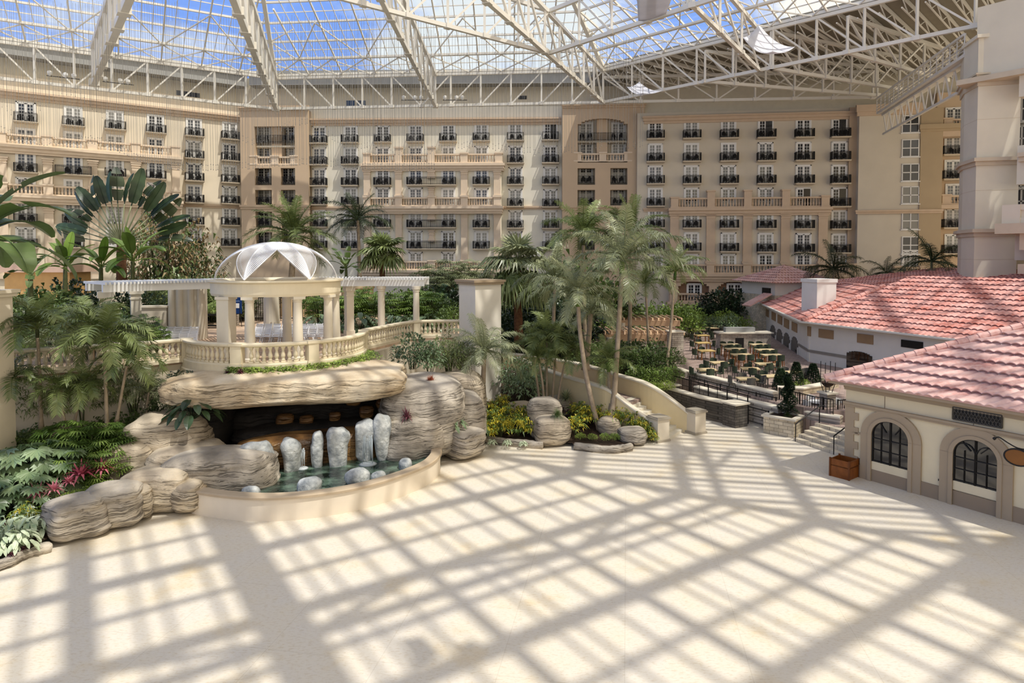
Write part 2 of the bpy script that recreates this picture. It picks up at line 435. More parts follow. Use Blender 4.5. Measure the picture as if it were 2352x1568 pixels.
def floormat():
    m, N, L, B = new_mat('travertine_paving')
    tc = N.new('ShaderNodeTexCoord')
    n1 = N.new('ShaderNodeTexNoise'); n1.inputs['Scale'].default_value = 0.42; n1.inputs['Detail'].default_value = 6; n1.inputs['Roughness'].default_value = 0.62
    n2 = N.new('ShaderNodeTexNoise'); n2.inputs['Scale'].default_value = 7.0; n2.inputs['Detail'].default_value = 6; n2.inputs['Roughness'].default_value = 0.7
    mp = N.new('ShaderNodeMapping'); mp.inputs['Scale'].default_value = (1.0, 2.6, 1)
    L.new(tc.outputs['Object'], n1.inputs['Vector']); L.new(tc.outputs['Object'], mp.inputs['Vector']); L.new(mp.outputs['Vector'], n2.inputs['Vector'])
    r1 = N.new('ShaderNodeValToRGB')
    r1.color_ramp.elements[0].position = 0.4; r1.color_ramp.elements[0].color = rgb('#D6CDBE')
    r1.color_ramp.elements[1].position = 0.8; r1.color_ramp.elements[1].color = rgb('#D3BC92')
    q = r1.color_ramp.elements.new(0.58); q.color = rgb('#D8CDB9')
    L.new(n1.outputs['Fac'], r1.inputs['Fac'])
    r2 = N.new('ShaderNodeValToRGB')
    r2.color_ramp.elements[0].position = 0.34; r2.color_ramp.elements[0].color = (0.84, 0.77, 0.66, 1)
    r2.color_ramp.elements[1].position = 0.5; r2.color_ramp.elements[1].color = (1, 1, 1, 1)
    L.new(n2.outputs['Fac'], r2.inputs['Fac'])
    br = N.new('ShaderNodeTexBrick'); mb = N.new('ShaderNodeMapping'); mb.inputs['Rotation'].default_value = (0, 0, math.radians(10))
    L.new(tc.outputs['Object'], mb.inputs['Vector']); L.new(mb.outputs['Vector'], br.inputs['Vector'])
    br.offset = 0.0
    br.inputs['Scale'].default_value = 1; br.inputs['Brick Width'].default_value = 3.0; br.inputs['Row Height'].default_value = 3.0
    br.inputs['Mortar Size'].default_value = 0.012
    br.inputs['Color1'].default_value = (1, 1, 1, 1); br.inputs['Color2'].default_value = (0.97, 0.965, 0.96, 1); br.inputs['Mortar'].default_value = (0.78, 0.75, 0.71, 1)
    a = N.new('ShaderNodeMixRGB'); a.blend_type = 'MULTIPLY'; a.inputs[0].default_value = 0.8
    b = N.new('ShaderNodeMixRGB'); b.blend_type = 'MULTIPLY'; b.inputs[0].default_value = 0.45
    L.new(r1.outputs['Color'], a.inputs[1]); L.new(r2.outputs['Color'], a.inputs[2])
    L.new(a.outputs[0], b.inputs[1]); L.new(br.outputs['Color'], b.inputs[2]); L.new(b.outputs[0], B.inputs['Base Color'])
    B.inputs['Roughness'].default_value = 0.62; B.inputs['Specular IOR Level'].default_value = 0.25
    return m
M['floor'] = floormat()
M['soil'] = surf('planting_soil', '#3B2C20', var=0.35, scale=4, bump=0.6, bscale=14, rough=0.95)
M['garden'] = surf('dark_garden_ground', '#2C3020', var=0.4, scale=1.0, bump=0.5, rough=0.95)
M['paver'] = brickmat('patio_pavers', '#A8938A', '#9A867C', '#7C6E66', 0.6, 0.3, horizontal=True, rot=0.5)
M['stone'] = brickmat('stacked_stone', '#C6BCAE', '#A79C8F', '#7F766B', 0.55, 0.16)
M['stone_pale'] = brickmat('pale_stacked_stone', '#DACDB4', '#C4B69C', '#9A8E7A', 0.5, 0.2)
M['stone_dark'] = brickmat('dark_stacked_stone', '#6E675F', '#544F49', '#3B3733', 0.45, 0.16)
M['cap'] = surf('cast_stone_cap', '#DDD3BF', var=0.08)
M['stone_cap_dark'] = surf('weathered_stone_cap', '#A59B8A', var=0.1)
# ================================================================== ground
def slab(name, poly, z0, z1, m, smooth=False):
    return struct(name, MB().prism(poly, z0, z1), m, smooth)
slab('floor', [(-90, -45), (80, -45), (80, 110), (-90, 110)], -0.6, 0.0, M['floor'])
slab('ground_patio', [(10.6, 49), (12.3, 45.3), (15.6, 37.6), (17.6, 35.8), (26, 36), (60, 36), (60, 92), (6, 92), (6, 60)], -0.4, 1.5, M['paver'])
slab('ground_garden', [(-62, 60), (-3, 60), (0.5, 52), (9.2, 47.5), (10.6, 49), (6, 60), (6, 93), (-62, 95)], -0.4, 1.75, M['garden'])

# ================================================================== hotel facades around the atrium
PL = Plane((-60.9, 81.8), (-41.0, 95.0))
PT1 = Plane((-39.6, 94.5), (-29.3, 94.2))
PC = Plane((-29.5, 95.5), (7.2, 94.5))
PT2 = Plane((7.0, 92.6), (18.8, 92.2))
PR = Plane((18.4, 91.2), (45.9, 87.9))
PQ = Plane((45.7, 86.6), (58.4, 84.0))
ZG, ZTOP = -0.4, 36.0
def wbox(mb, P, s0, s1, z0, z1, o0, o1, mi=0):
    c = P.p0 + P.d * ((s0 + s1) / 2) + P.n * ((o0 + o1) / 2)
    return mb.obox((c.x, c.y, (z0 + z1) / 2), (abs(s1 - s0), abs(o1 - o0), abs(z1 - z0)), P.rot, mi)
def zof(P, u, v, out=0.0):
    return P.px(u, v, out).z
def wall(name, P, s0, s1, z0, z1, m, o0=-0.8, o1=0.0):
    return struct(name, wbox(MB(), P, s0, s1, z0, z1, o0, o1), m)
ntrim = [0]
def trim(P, s0, s1, zc, prof, m, o=0.0):
    """a stack of projecting bands: (height, projection)"""
    mb = MB(); z = zc
    for h, d in prof:
        wbox(mb, P, s0 - d * 0.6, s1 + d * 0.6, z, z + h, o - 0.05, o + d)
        z += h
    ntrim[0] += 1
    return struct('trim_%d' % ntrim[0], mb, m)
LL = (PL.p1 - PL.p0).length
wall('wall_left_wing', PL, -22, LL + 3.2, ZG, 32.4, M['wall_left'])
wall('wall_left_attic', PL, -22, LL + 1.6, 32.4, ZTOP, M['attic'], -1.4, -0.4)
CLn = (PC.p1 - PC.p0).length
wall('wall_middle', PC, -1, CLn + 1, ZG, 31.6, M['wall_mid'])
wall('wall_middle_attic', PC, -11, CLn + 42, 31.6, ZTOP, M['attic'], -1.4, -0.4)
RL = (PR.p1 - PR.p0).length
wall('wall_right', PR, -1, RL, ZG, 29.9, M['wall_cream'])
QL = (PQ.p1 - PQ.p0).length
wall('wall_right_return', PQ, 0.0, 7.3, ZG, 29.2, M['wall_cream'], -3.0, 0.0)
wall('wall_right_return_ochre', PQ, 7.3, 9.9, ZG, 29.2, M['wall_ochre'], -3.0, 0.15)
wall('wall_right_return_back', PQ, 9.9, 22.0, ZG, 31.5, M['wall_tan'], -2.6, -1.8)
wall('wall_right_attic', PR, -1, RL + 2, 29.9, 35.2, M['attic'], -2.4, -1.4)
wall('wall_return_attic', PQ, -1, 22, 29.2, 35.2, M['attic'], -3.4, -2.8)
# grey gutter fascia under the glass roof
for nm, P, a, b in (('trim_fascia_left', PL, -22, LL + 2.4), ('trim_fascia_middle', PC, -8, CLn + 8)):
    mb = MB(); wbox(mb, P, a, b, 34.5, 36.2, -0.4, 1.6); wbox(mb, P, a, b, 36.0, 36.4, -0.4, 2.0)
    struct(nm, mb, M['fascia'])
# little attic vents and access doors
def windows_small(P, pts, name):
    for (u, v, w, h) in pts:
        p = P.px(u, v, -0.38); mb = MB(); s = P.s_of(u, -0.38)
        wbox(mb, P, s - w / 2, s + w / 2, p.z - h / 2, p.z + h / 2, -0.45, -0.33)
        nwin[0] += 1
        struct('window_%d' % nwin[0], mb, M['pane_dark'])
nwin = [0]
windows_small(PL, [(425, 217, 1.5, 0.9), (452, 221, 1.5, 0.9)], 'a')
windows_small(PC, [(808, 238, 1.2, 0.9), (833, 238, 1.2, 0.9), (1200, 224, 1.2, 0.5)], 'b')
# cornices and string courses
CORN = [(0.35, 0.18), (0.4, 0.4), (0.25, 0.62)]
trim(PL, -22, LL + 1.5, zof(PL, 300, 256), CORN, M['trim_tan'])
trim(PC, 0, CLn, zof(PC, 1000, 288), CORN, M['trim_tan'])
trim(PR, 0, RL + 0.3, zof(PR, 1700, 280), CORN, M['trim_tan'])
trim(PQ, -0.2, 7.2, zof(PQ, 2000, 266), [(0.5, 0.25), (0.9, 0.45)], M['trim_tan'])
trim(PL, LL - 5.9, LL + 1.5, zof(PL, 500, 478), [(0.25, 0.15), (0.25, 0.3)], M['trim_tan'])
trim(PC, 0, CLn, zof(PC, 760, 482), [(0.25, 0.15), (0.25, 0.3)], M['trim_tan'])
trim(PR, 0, RL + 0.3, zof(PR, 1515, 486), [(0.25, 0.15), (0.25, 0.3)], M['trim_tan'])
trim(PQ, -0.2, 9.9, zof(PQ, 2030, 491), [(0.25, 0.15), (0.25, 0.3)], M['trim_tan'], 0.12)
trim(PQ, 7.3, 12.0, zof(PQ, 2150, 302), [(0.3, 0.15), (0.6, 0.4)], M['wall_ochre'], 0.12)
# corner pier where the right facade turns
mb = MB(); wbox(mb, PR, RL - 0.9, RL + 0.5, ZG, 29.9, -0.5, 0.35); struct('column_right_corner', mb, M['wall_tan'])

# ---------------------------------------------------------------- towers with recessed loggias
def tower(name, P, sL, sR, zt, cols, rows, m, arch=None, back=M['wall_cream']):
    """front skin made round its openings; cols = [(s0,s1)...], rows = [(z0,z1)...] from the top; arch = index of a row opened full width"""
    mb = MB()
    segs = []
    prev = sL
    for a, b in cols:
        wbox(mb, P, prev, a, ZG, zt, -1.0, 0); prev = b
    wbox(mb, P, prev, sR, ZG, zt, -1.0, 0)
    for a, b in cols:
        zz = zt
        for z0, z1 in rows:
            wbox(mb, P, a, b, z1, zz, -1.0, 0); zz = z0
        wbox(mb, P, a, b, ZG, zz, -1.0, 0)
    struct(name, mb, m)
    mb = MB()
    wbox(mb, P, sL + 0.2, sR - 0.2, ZG, zt - 0.3, -3.2, -2.4)
    for z0, z1 in rows:
        wbox(mb, P, sL + 0.2, sR - 0.2, z0 - 0.25, z0, -2.6, -0.9)
    struct(name + '_loggia', mb, back)
def wide_tower(name, P, sL, sR, zt, xL, xR, wide, cols, rows, m, arch):
    """upper double-height opening with its own pier, then two columns of single loggias"""
    mb = MB()
    wbox(mb, P, sL, xL, ZG, zt, -1.0, 0); wbox(mb, P, xR, sR, ZG, zt, -1.0, 0)
    ztop, zbot = wide
    if arch:
        n = 14; hgt = arch
        for i in range(n):
            a = xL + (xR - xL) * i / n; b = xL + (xR - xL) * (i + 1) / n
            t = (2 * (i + 0.5) / n - 1)
            wbox(mb, P, a, b, ztop - hgt + hgt * math.sqrt(max(0, 1 - t * t)) ** 0.8, zt, -1.0, 0)
    else:
        wbox(mb, P, xL, xR, ztop, zt, -1.0, 0)
    (a0, b0), (a1, b1) = cols
    wbox(mb, P, b0, a1, ZG, zbot, -1.0, 0)
    wbox(mb, P, (xL + xR) / 2 - 0.75, (xL + xR) / 2 + 0.75, zbot, ztop, -2.4, -0.75)
    for a, b in ((xL, b0), (a1, xR)):
        zz = zbot
        for z0, z1 in rows:
            wbox(mb, P, a, b, z1, zz, -1.0, 0); zz = z0
        wbox(mb, P, a, b, ZG, zz, -1.0, 0)
    wbox(mb, P, sL, sL + 0.3, ZG, zt, -4.5, -0.5); wbox(mb, P, sR - 0.3, sR, ZG, zt, -4.5, -0.5)
    struct(name, mb, m)
    mb = MB(); wbox(mb, P, sL + 0.2, sR - 0.2, ZG, zt - 0.3, -3.4, -2.4)
    zm = (ztop + zbot) / 2 + 0.1
    for z in [zm, zbot] + [r[0] for r in rows]:
        wbox(mb, P, xL - 0.5, xR + 0.5, z - 0.25, z, -2.6, -0.6)
    struct(name + '_loggia', mb, M['wall_cream'])
    trim(P, sL, sR, zt - 0.1, [(0.3, 0.15), (0.35, 0.35)], m)
t1 = lambda u: PT1.s_of(u)
z1 = lambda v: zof(PT1, 640, v)
wide_tower('wall_corner_tower', PT1, t1(556), t1(711), z1(252), t1(588), t1(680), (z1(290), z1(378)),
           ((t1(588), t1(626)), (t1(647), t1(680))), [(z1(425), z1(386)), (z1(472), z1(436)), (z1(522), z1(486)), (z1(572), z1(533))], M['wall_tan'], 0)
t2 = lambda u: PT2.s_of(u)
z2 = lambda v: zof(PT2, 1385, v)
wide_tower('wall_arched_tower', PT2, t2(1291), t2(1478), z2(246), t2(1326), t2(1440), (z2(272), z2(373)),
           ((t2(1326), t2(1366)), (t2(1401), t2(1440))), [(z2(424), z2(386)), (z2(474), z2(436)), (z2(524), z2(488)), (z2(574), z2(538))], M['wall_tan'], 1.4)
for P, a, b, v in ((PT1, t1(556), t1(711), 480), (PT2, t2(1291), t2(1478), 482)):
    trim(P, a, b, zof(P, 640 if P is PT1 else 1385, v), [(0.3, 0.15), (0.3, 0.3)], M['wall_tan'])
# ---------------------------------------------------------------- projecting bays below the terraces
BAY = 0.9
def bay(name, P, u0, u1, vtop, m):
    mb = MB(); wbox(mb, P, P.s_of(u0, BAY), P.s_of(u1, BAY), ZG, zof(P, (u0 + u1) / 2, vtop, BAY), -0.2, BAY)
    return struct(name, mb, m)
bay('wall_left_bay', PL, -260, 413, 357, M['wall_left'])
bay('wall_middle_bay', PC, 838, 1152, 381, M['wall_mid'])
bay('wall_right_bay', PR, 1540, 1896, 482, M['wall_cream'])
# ---------------------------------------------------------------- prototypes: balcony, door, chair
def bal_mesh(w):
    s = MB(); s.box((-w / 2, -1.0, 0), (w / 2, 0, 0.2)); s.box((-w / 2 - 0.05, -1.06, 0.12), (w / 2 + 0.05, 0, 0.2))
    r = MB(); h = 1.25
    for z in (0.3, h, h - 0.14):
        r.box((-w / 2 + 0.02, -0.99, z), (w / 2 - 0.02, -0.94, z + 0.05))
        r.box((-w / 2 + 0.02, -0.99, z), (-w / 2 + 0.07, 0, z + 0.05)); r.box((w / 2 - 0.07, -0.99, z), (w / 2 - 0.02, 0, z + 0.05))
    n = int(w / 0.115)
    for i in range(n + 1):
        x = -w / 2 + 0.04 + (w - 0.08) * i / n
        t = 0.03 if i in (0, n, n // 2) else 0.016
        r.box((x - t, -0.975 - t * 0.5, 0.2), (x + t, -0.965 + t * 0.5, h))
    for i in range(9):
        y = -0.95 * i / 9
        for x in (-w / 2 + 0.045, w / 2 - 0.045):
            r.box((x - 0.014, y - 0.014, 0.2), (x + 0.014, y + 0.014, h))
    return s.mesh('balcony_slab', M['slab']), r.mesh('balcony_railing', M['black'])
BALW = {}
def balcony(P, u, v, w, label, group, out=0.0):
    if w not in BALW: BALW[w] = bal_mesh(w)
    p = P.px(u, v, out)
    t = thing('balcony', label, 'balcony', p, P.rot, group)
    link('slab', BALW[w][0], t); link('railing', BALW[w][1], t)
    return t
def door_mesh(openleaf=False, short=False):
    f = MB(); W, H = 1.72, 2.38
    f.box((-W / 2 - 0.16, -0.06, 0), (-W / 2, 0.02, H + 0.16)); f.box((W / 2, -0.06, 0), (W / 2 + 0.16, 0.02, H + 0.16)); f.box((-W / 2 - 0.16, -0.06, H), (W / 2 + 0.16, 0.02, H + 0.16))
    for k, (a, b) in enumerate(((-W / 2, 0), (0, W / 2))):
        if openleaf and k == 1: continue
        st = 0.13
        f.box((a, -0.04, 0), (a + st, 0.01, H)); f.box((b - st, -0.04, 0), (b, 0.01, H))
        f.box((a, -0.04, 0), (b, 0.01, 0.25)); f.box((a, -0.04, H - 0.12), (b, 0.01, H))
        f.box(((a + b) / 2 - 0.025, -0.035, 0), ((a + b) / 2 + 0.025, 0.01, H))
        for i in range(1, 5):
            z = 0.25 + (H - 0.37) * i / 5
            f.box((a, -0.035, z - 0.025), (b, 0.01, z + 0.025))
    g = MB(); g.box((-W / 2, -0.02, 0), (W / 2, 0.02, H))
    return f.mesh('door_frame', M['white']), g
DF, DG = door_mesh()
DFO, _ = door_mesh(True)
PANES = [DG.mesh('door_glass', M[k]) for k in ('pane_dark', 'pane_mid', 'pane_curtain')]
ndoor = [0]
rd = random.Random(3)
def door(P, u, v, out=0.0, opened=False, which=None):
    p = P.px(u, v, out + 0.05); p = p + Vector((0, 0, 0.2))
    ndoor[0] += 1
    o = tag(link('door_%d' % ndoor[0], DFO if opened else DF, None, p, P.rot), kind='structure')
    i = which if which is not None else (0 if opened else rd.choice((0, 0, 1, 1, 2, 2)))
    link('glass_pane', PANES[i], o)
def chair_mesh():
    c = MB()
    c.box((-0.28, -0.28, 0.38), (0.28, 0.26, 0.47))
    for x in (-0.25, 0.25):
        for y in (-0.24, 0.24): c.box((x - 0.03, y - 0.03, 0), (x + 0.03, y + 0.03, 0.42))
        c.box((x - 0.035, -0.26, 0.62), (x + 0.035, 0.26, 0.68)); c.box((x - 0.03, -0.26, 0.42), (x + 0.03, -0.2, 0.64))
    for i in range(6):
        a = -0.27 + 0.09 * i
        c.box((a, 0.22 + 0.02 * abs(i - 2.5) * -0.5, 0.42), (a + 0.088, 0.29, 0.98 - 0.035 * (i - 2.5) ** 2))
    return c.mesh('balcony_chair', M['chair_dark'])
BCH = chair_mesh()
rc = random.Random(11)
def chairs(P, u, v, where, out=0.0, group='dark chairs on the balconies'):
    p = P.px(u, v, out)
    for k, side in ((-1, 'left'), (1, 'right')):
        a = rc.uniform(0.35, 0.62) * k
        q = p + P.d * a + P.n * rc.uniform(0.42, 0.55) + Vector((0, 0, 0.2))
        o = link('balcony_chair', BCH, None, q, P.rot + rc.uniform(-0.5, 0.5) * 0.6 - 0.4 * k)
        tag(o, '%s dark chair %s' % (side, where), 'chair', group)
def lerp(a, b, t): return a + (b - a) * t
def vrow(pair, u):
    (ua, va), (ub, vb) = pair
    return lerp(va, vb, (u - ua) / (ub - ua))
ROWN = ['top row', 'second row down', 'third row down', 'fourth row down', 'fifth row down', 'sixth row down']
def unit(P, u, v, wing, row, col, out=0.0, w=2.4, opened=False):
    lab = 'black railed balcony, %s, %s column of %s' % (ROWN[row], ORD[col], wing)
    balcony(P, u, v, w, lab, 'balconies of ' + wing, out)
    door(P, u, v, out, opened)
    chairs(P, u, v, 'on the %s balcony, %s column, %s' % (ROWN[row].replace(' down', ''), ORD[col], wing), out)
# ---------------------------------------------------------------- left wing
Lc = [60, 169, 265, 358, 446, 528]
Lr = [((60, 285), (528, 324)), ((60, 345), (528, 373)), ((60, 400), (528, 423)), ((60, 458), (528, 471)), ((60, 515), (528, 520)), ((60, 572), (528, 568))]
for r, pr in enumerate(Lr):
    for c, u in enumerate(Lc):
        v = vrow(pr, u); o = BAY if (c < 4 and r >= 2) else 0.0
        if c < 4 and r in (1, 3):
            door(PL, u, v, o)
        elif c in (1,) and r == 2:
            unit(PL, u, v, 'the left wing', r, c, o, w=3.9)
        elif c == 2 and r >= 4:
            door(PL, u, v, o)
        else:
            unit(PL, u, v, 'the left wing', r, c, o)
# ---------------------------------------------------------------- middle facade
Cc = [734, 806, 880, 955, 1030, 1106, 1184, 1264]
Cr = [((734, 333), (1264, 326)), ((734, 382), (1264, 378)), ((734, 430), (1264, 427)), ((734, 473), (1264, 478)), ((734, 524), (1264, 527)), ((734, 573), (1264, 575))]
for r, pr in enumerate(Cr):
    for c, u in enumerate(Cc):
        v = vrow(pr, u); inb = 2 <= c <= 5; o = BAY if (inb and r >= 2) else 0.0
        if inb and r in (1, 3):
            door(PC, u, v, o)
        elif c in (3, 4) and r >= 2:
            door(PC, u, v, o)
            chairs(PC, u, v, 'on the %s double balcony, middle facade, %s door' % (ROWN[r].replace(' down', ''), 'left' if c == 3 else 'right'), o)
            if c == 3:
                balcony(PC, 992, vrow(pr, 992), 7.0, 'wide black railed double balcony, %s, middle facade' % ROWN[r], 'double balconies of the middle facade', o)
        else:
            unit(PC, u, v, 'the middle facade', r, c, o, opened=(r, c) in ((0, 7),))
for u in (955, 1030):
    door(PC, u, 622, BAY)
# ---------------------------------------------------------------- right facade
Rc = [1505, 1588, 1673, 1758, 1845, 1927]
Rr = [((1505, 323), (1927, 319)), ((1505, 375), (1927, 372)), ((1505, 425.6), (1927, 425)), ((1505, 476.6), (1927, 477.6)), ((1505, 526), (1927, 528.6)), ((1505, 578), (1927, 583))]
for r, pr in enumerate(Rr):
    for c, u in enumerate(Rc):
        v = vrow(pr, u); inb = 1 <= c <= 4; o = BAY if (inb and r >= 4) else 0.0
        if inb and r == 3:
            door(PR, u, v, 0.0, opened=(c == 4))
        else:
            unit(PR, u, v, 'the right facade', r, c, o, opened=(r, c) in ((0, 3), (0, 5), (3, 5)))
for c, u in enumerate(Rc):
    door(PR, u, 629, BAY if 1 <= c <= 4 else 0.0)
# ---------------------------------------------------------------- tower loggias
def rail_only(P, u, v, w, label, out):
    key = ('r', w)
    if key not in BALW:
        r = MB(); h = 1.2
        for z in (0.25, h): r.box((-w / 2, -0.03, z), (w / 2, 0.03, z + 0.05))
        n = int(w / 0.12)
        for i in range(n + 1):
            x = -w / 2 + w * i / n; r.box((x - 0.016, -0.015, 0), (x + 0.016, 0.015, h))
        BALW[key] = r.mesh('loggia_railing', M['black'])
    tag(link('loggia_railing', BALW[key], None, P.px(u, v, out), P.rot), label, 'railing', 'railings of the tower loggias')
for P, cs, vs, nm in ((PT1, (607, 663), (425, 472, 522, 572), 'corner tower'), (PT2, (1346, 1420), (424, 474, 524, 574), 'arched tower')):
    wd = abs(P.s_of(cs[0] + 19) - P.s_of(cs[0] - 19)) - 0.1
    for i, v in enumerate(vs):
        for u, sd in zip(cs, ('left', 'right')):
            rail_only(P, u, v, round(wd, 2), 'black railing of the %s loggia, %s single row of the %s' % (sd, ORD[i], nm), -0.25)
            door(P, u, v, -2.35)
            chairs(P, u, v, 'in the %s loggia, %s single row, %s' % (sd, ORD[i], nm), -1.7)
    vt = 330 if P is PT1 else 325
    w2 = abs(P.s_of(cs[0] - 19) - P.s_of(cs[1] + 19)) - 0.1
    rail_only(P, (cs[0] + cs[1]) / 2, vt, round(w2, 2), 'black railing across the topmost opening of the %s' % nm, -0.35)
    for u, sd in zip(cs, ('left', 'right')):
        door(P, u, vt, -2.35); door(P, u, 378 if P is PT1 else 372, -2.35)
        chairs(P, u, vt, 'behind the topmost railing of the %s, %s side' % (nm, sd), -1.6)
# ---------------------------------------------------------------- stone balustrades of the facades
def fac_balustrade(P, ped, v, h, out, label, ledge=True, tall=(), m=None):
    """pedestals at pixel columns, a base and a rail with a panel of balusters between each pair; v = pixel row of the base at the middle"""
    m = m or M['trim_pink']
    um = sum(ped) / len(ped)
    z = zof(P, um, v, out)
    ss = [P.s_of(u, out) for u in ped]
    t = thing('balustrade', label, 'balustrade', P.pt((ss[0] + ss[-1]) / 2, z, out))
    for i, s in enumerate(ss):
        mb = MB(); hh = h + (1.0 if i in tall else 0.15)
        wbox(mb, P, s - 0.5, s + 0.5, z, z + hh, out - 0.4, out + 0.4); wbox(mb, P, s - 0.6, s + 0.6, z + hh - 0.2, z + hh, out - 0.5, out + 0.5); wbox(mb, P, s - 0.58, s + 0.58, z, z + 0.2, out - 0.48, out + 0.48)
        wpart('pedestal', mb, m, t)
    mb = MB(); wbox(mb, P, ss[0], ss[-1], z, z + 0.2, out - 0.3, out + 0.3); wpart('base_rail', mb, m, t)
    mb = MB(); wbox(mb, P, ss[0], ss[-1], z + h - 0.22, z + h, out - 0.3, out + 0.3); wpart('top_rail', mb, m, t)
    for a, b in zip(ss, ss[1:]):
        mb = MB(); n = max(3, int((b - a - 1.0) / 0.36))
        for k in range(n):
            s = a + 0.5 + (b - a - 1.0) * (k + 0.5) / n
            c = P.pt(s, 0, out)
            mb.lathe([(0.07, z + 0.2), (0.13, z + 0.2 + h * 0.2), (0.06, z + h * 0.6), (0.1, z + h - 0.22)], (c.x, c.y, 0), 6)
        wpart('baluster_panel', mb, m, t)
    if ledge:
        mb = MB()
        for dz, dh, ex in ((-0.35, 0.35, 0.75), (-0.75, 0.4, 0.5), (-1.05, 0.3, 0.3)):
            wbox(mb, P, ss[0] - 0.6 - ex * 0.3, ss[-1] + 0.6 + ex * 0.3, z + dz, z + dz + dh, -0.1, out + ex)
        ntrim[0] += 1
        struct('trim_%d' % ntrim[0], mb, m)
    return t
fac_balustrade(PL, [-92, 10, 115, 218, 316, 407], 343, 1.35, BAY + 0.1, 'pink stone balustrade along the upper terrace of the left wing')
fac_balustrade(PL, [-92, 10, 115, 218, 316, 407], 452, 1.3, BAY + 0.7, 'pink stone balustrade along the lower ledge of the left wing')
fac_balustrade(PC, [845, 917, 992, 1067, 1146], 376, 1.4, BAY + 0.1, 'pink stone balustrade along the upper terrace of the middle facade', tall=(1, 2))
fac_balustrade(PC, [845, 917, 992, 1067, 1142], 474, 1.3, BAY + 0.7, 'pink stone balustrade along the lower ledge of the middle facade')
fac_balustrade(PR, [1548, 1631, 1715, 1802, 1892], 477, 1.4, BAY + 0.1, 'tan stone balustrade along the terrace of the right facade', tall=(1, 2, 3), m=M['trim_tan'])
fac_balustrade(PR, [1548, 1631, 1715, 1802, 1888, 1955], 629, 1.3, BAY + 0.7, 'tan stone balustrade low on the right facade beside the red roofed turret', m=M['trim_tan'])
fac_balustrade(PC, [845, 917, 992, 1067, 1142], 620, 1.3, BAY + 0.7, 'pink stone balustrade low on the middle facade behind the palms')
for P, cs, v, nm in ((PT1, (588, 636, 680), 379, 'corner tower'), (PT2, (1326, 1383, 1440), 372, 'arched tower')):
    fac_balustrade(P, cs, v, 1.2, -0.45, 'short pale stone balustrade in the second opening of the %s' % nm, ledge=False)
# ---------------------------------------------------------------- pilasters
def pilaster(P, u, vt, vb, out, m, w=0.95):
    s = P.s_of(u, out); zt, zb = zof(P, u, vt, out), zof(P, u, vb, out)
    mb = MB(); wbox(mb, P, s - w / 2, s + w / 2, zb, zt, out - 0.05, out + 0.3)
    for dz, h, e in ((0, 0.2, 0.16), (-0.25, 0.2, 0.1), (-0.65, 0.12, 0.06)):
        wbox(mb, P, s - w / 2 - e, s + w / 2 + e, zt + dz - h, zt + dz, out - 0.05, out + 0.3 + e)
    wbox(mb, P, s - w / 2 - 0.12, s + w / 2 + 0.12, zb, zb + 0.5, out - 0.05, out + 0.42)
    npil[0] += 1
    struct('column_%d' % npil[0], mb, m)
npil = [0]
for u in (10, 115, 218, 316, 407):
    pilaster(PL, u, vrow(((10, 360), (407, 377)), u), vrow(((10, 440), (407, 452)), u), BAY, M['trim_pink'])
    pilaster(PL, u, 476, 640, BAY, M['trim_pink'])
for u in (845, 917, 1067, 1142):
    pilaster(PC, u, 389, 456, BAY, M['trim_pink']); pilaster(PC, u, 487, 604, BAY, M['trim_pink'])
for u in (992,):
    pilaster(PC, u, 389, 410, BAY, M['trim_pink']); pilaster(PC, u, 430, 456, BAY, M['trim_pink'], 0.7); pilaster(PC, u, 487, 507, BAY, M['trim_pink']); pilaster(PC, u, 527, 556, BAY, M['trim_pink'], 0.7)
for u in (1548, 1631, 1715, 1802, 1888):
    pilaster(PR, u, 489, 608, BAY, M['trim_tan'], 1.15)
# arcade under the right facade
mb = MB(); wbox(mb, PR, 3.0, RL, ZG, zof(PR, 1700, 636), BAY, BAY + 0.5)
for u in (1600, 1675, 1750, 1835):
    s = PR.s_of(u, BAY + 0.5)
arc = MB()
sA = [PR.s_of(u, BAY + 0.6) for u in (1548, 1640, 1732, 1824, 1916)]
zS, zA = zof(PR, 1700, 640, BAY), zof(PR, 1700, 664, BAY)
for a, b in zip(sA, sA[1:]):
    wbox(arc, PR, a - 0.6, a + 0.6, ZG, zS, BAY, BAY + 0.7)
    n = 12; x0, x1 = a + 0.6, b - 0.6
    for i in range(n):
        t = 2 * (i + 0.5) / n - 1
        wbox(arc, PR, lerp(x0, x1, i / n), lerp(x0, x1, (i + 1) / n), zA + (zS - 0.35 - zA) * math.sqrt(1 - t * t), zS, BAY, BAY + 0.7)
struct('wall_right_arcade', arc, M['trim_tan'])
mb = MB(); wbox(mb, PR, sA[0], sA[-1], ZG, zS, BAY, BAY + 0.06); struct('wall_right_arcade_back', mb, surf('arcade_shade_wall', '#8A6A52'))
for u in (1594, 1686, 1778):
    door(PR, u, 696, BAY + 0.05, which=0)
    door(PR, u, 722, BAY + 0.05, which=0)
fac_balustrade(PR, [1548, 1640, 1732, 1824], 694, 1.2, BAY + 0.9, 'tan stone balustrade under the arches behind the patio garden', m=M['trim_tan'])
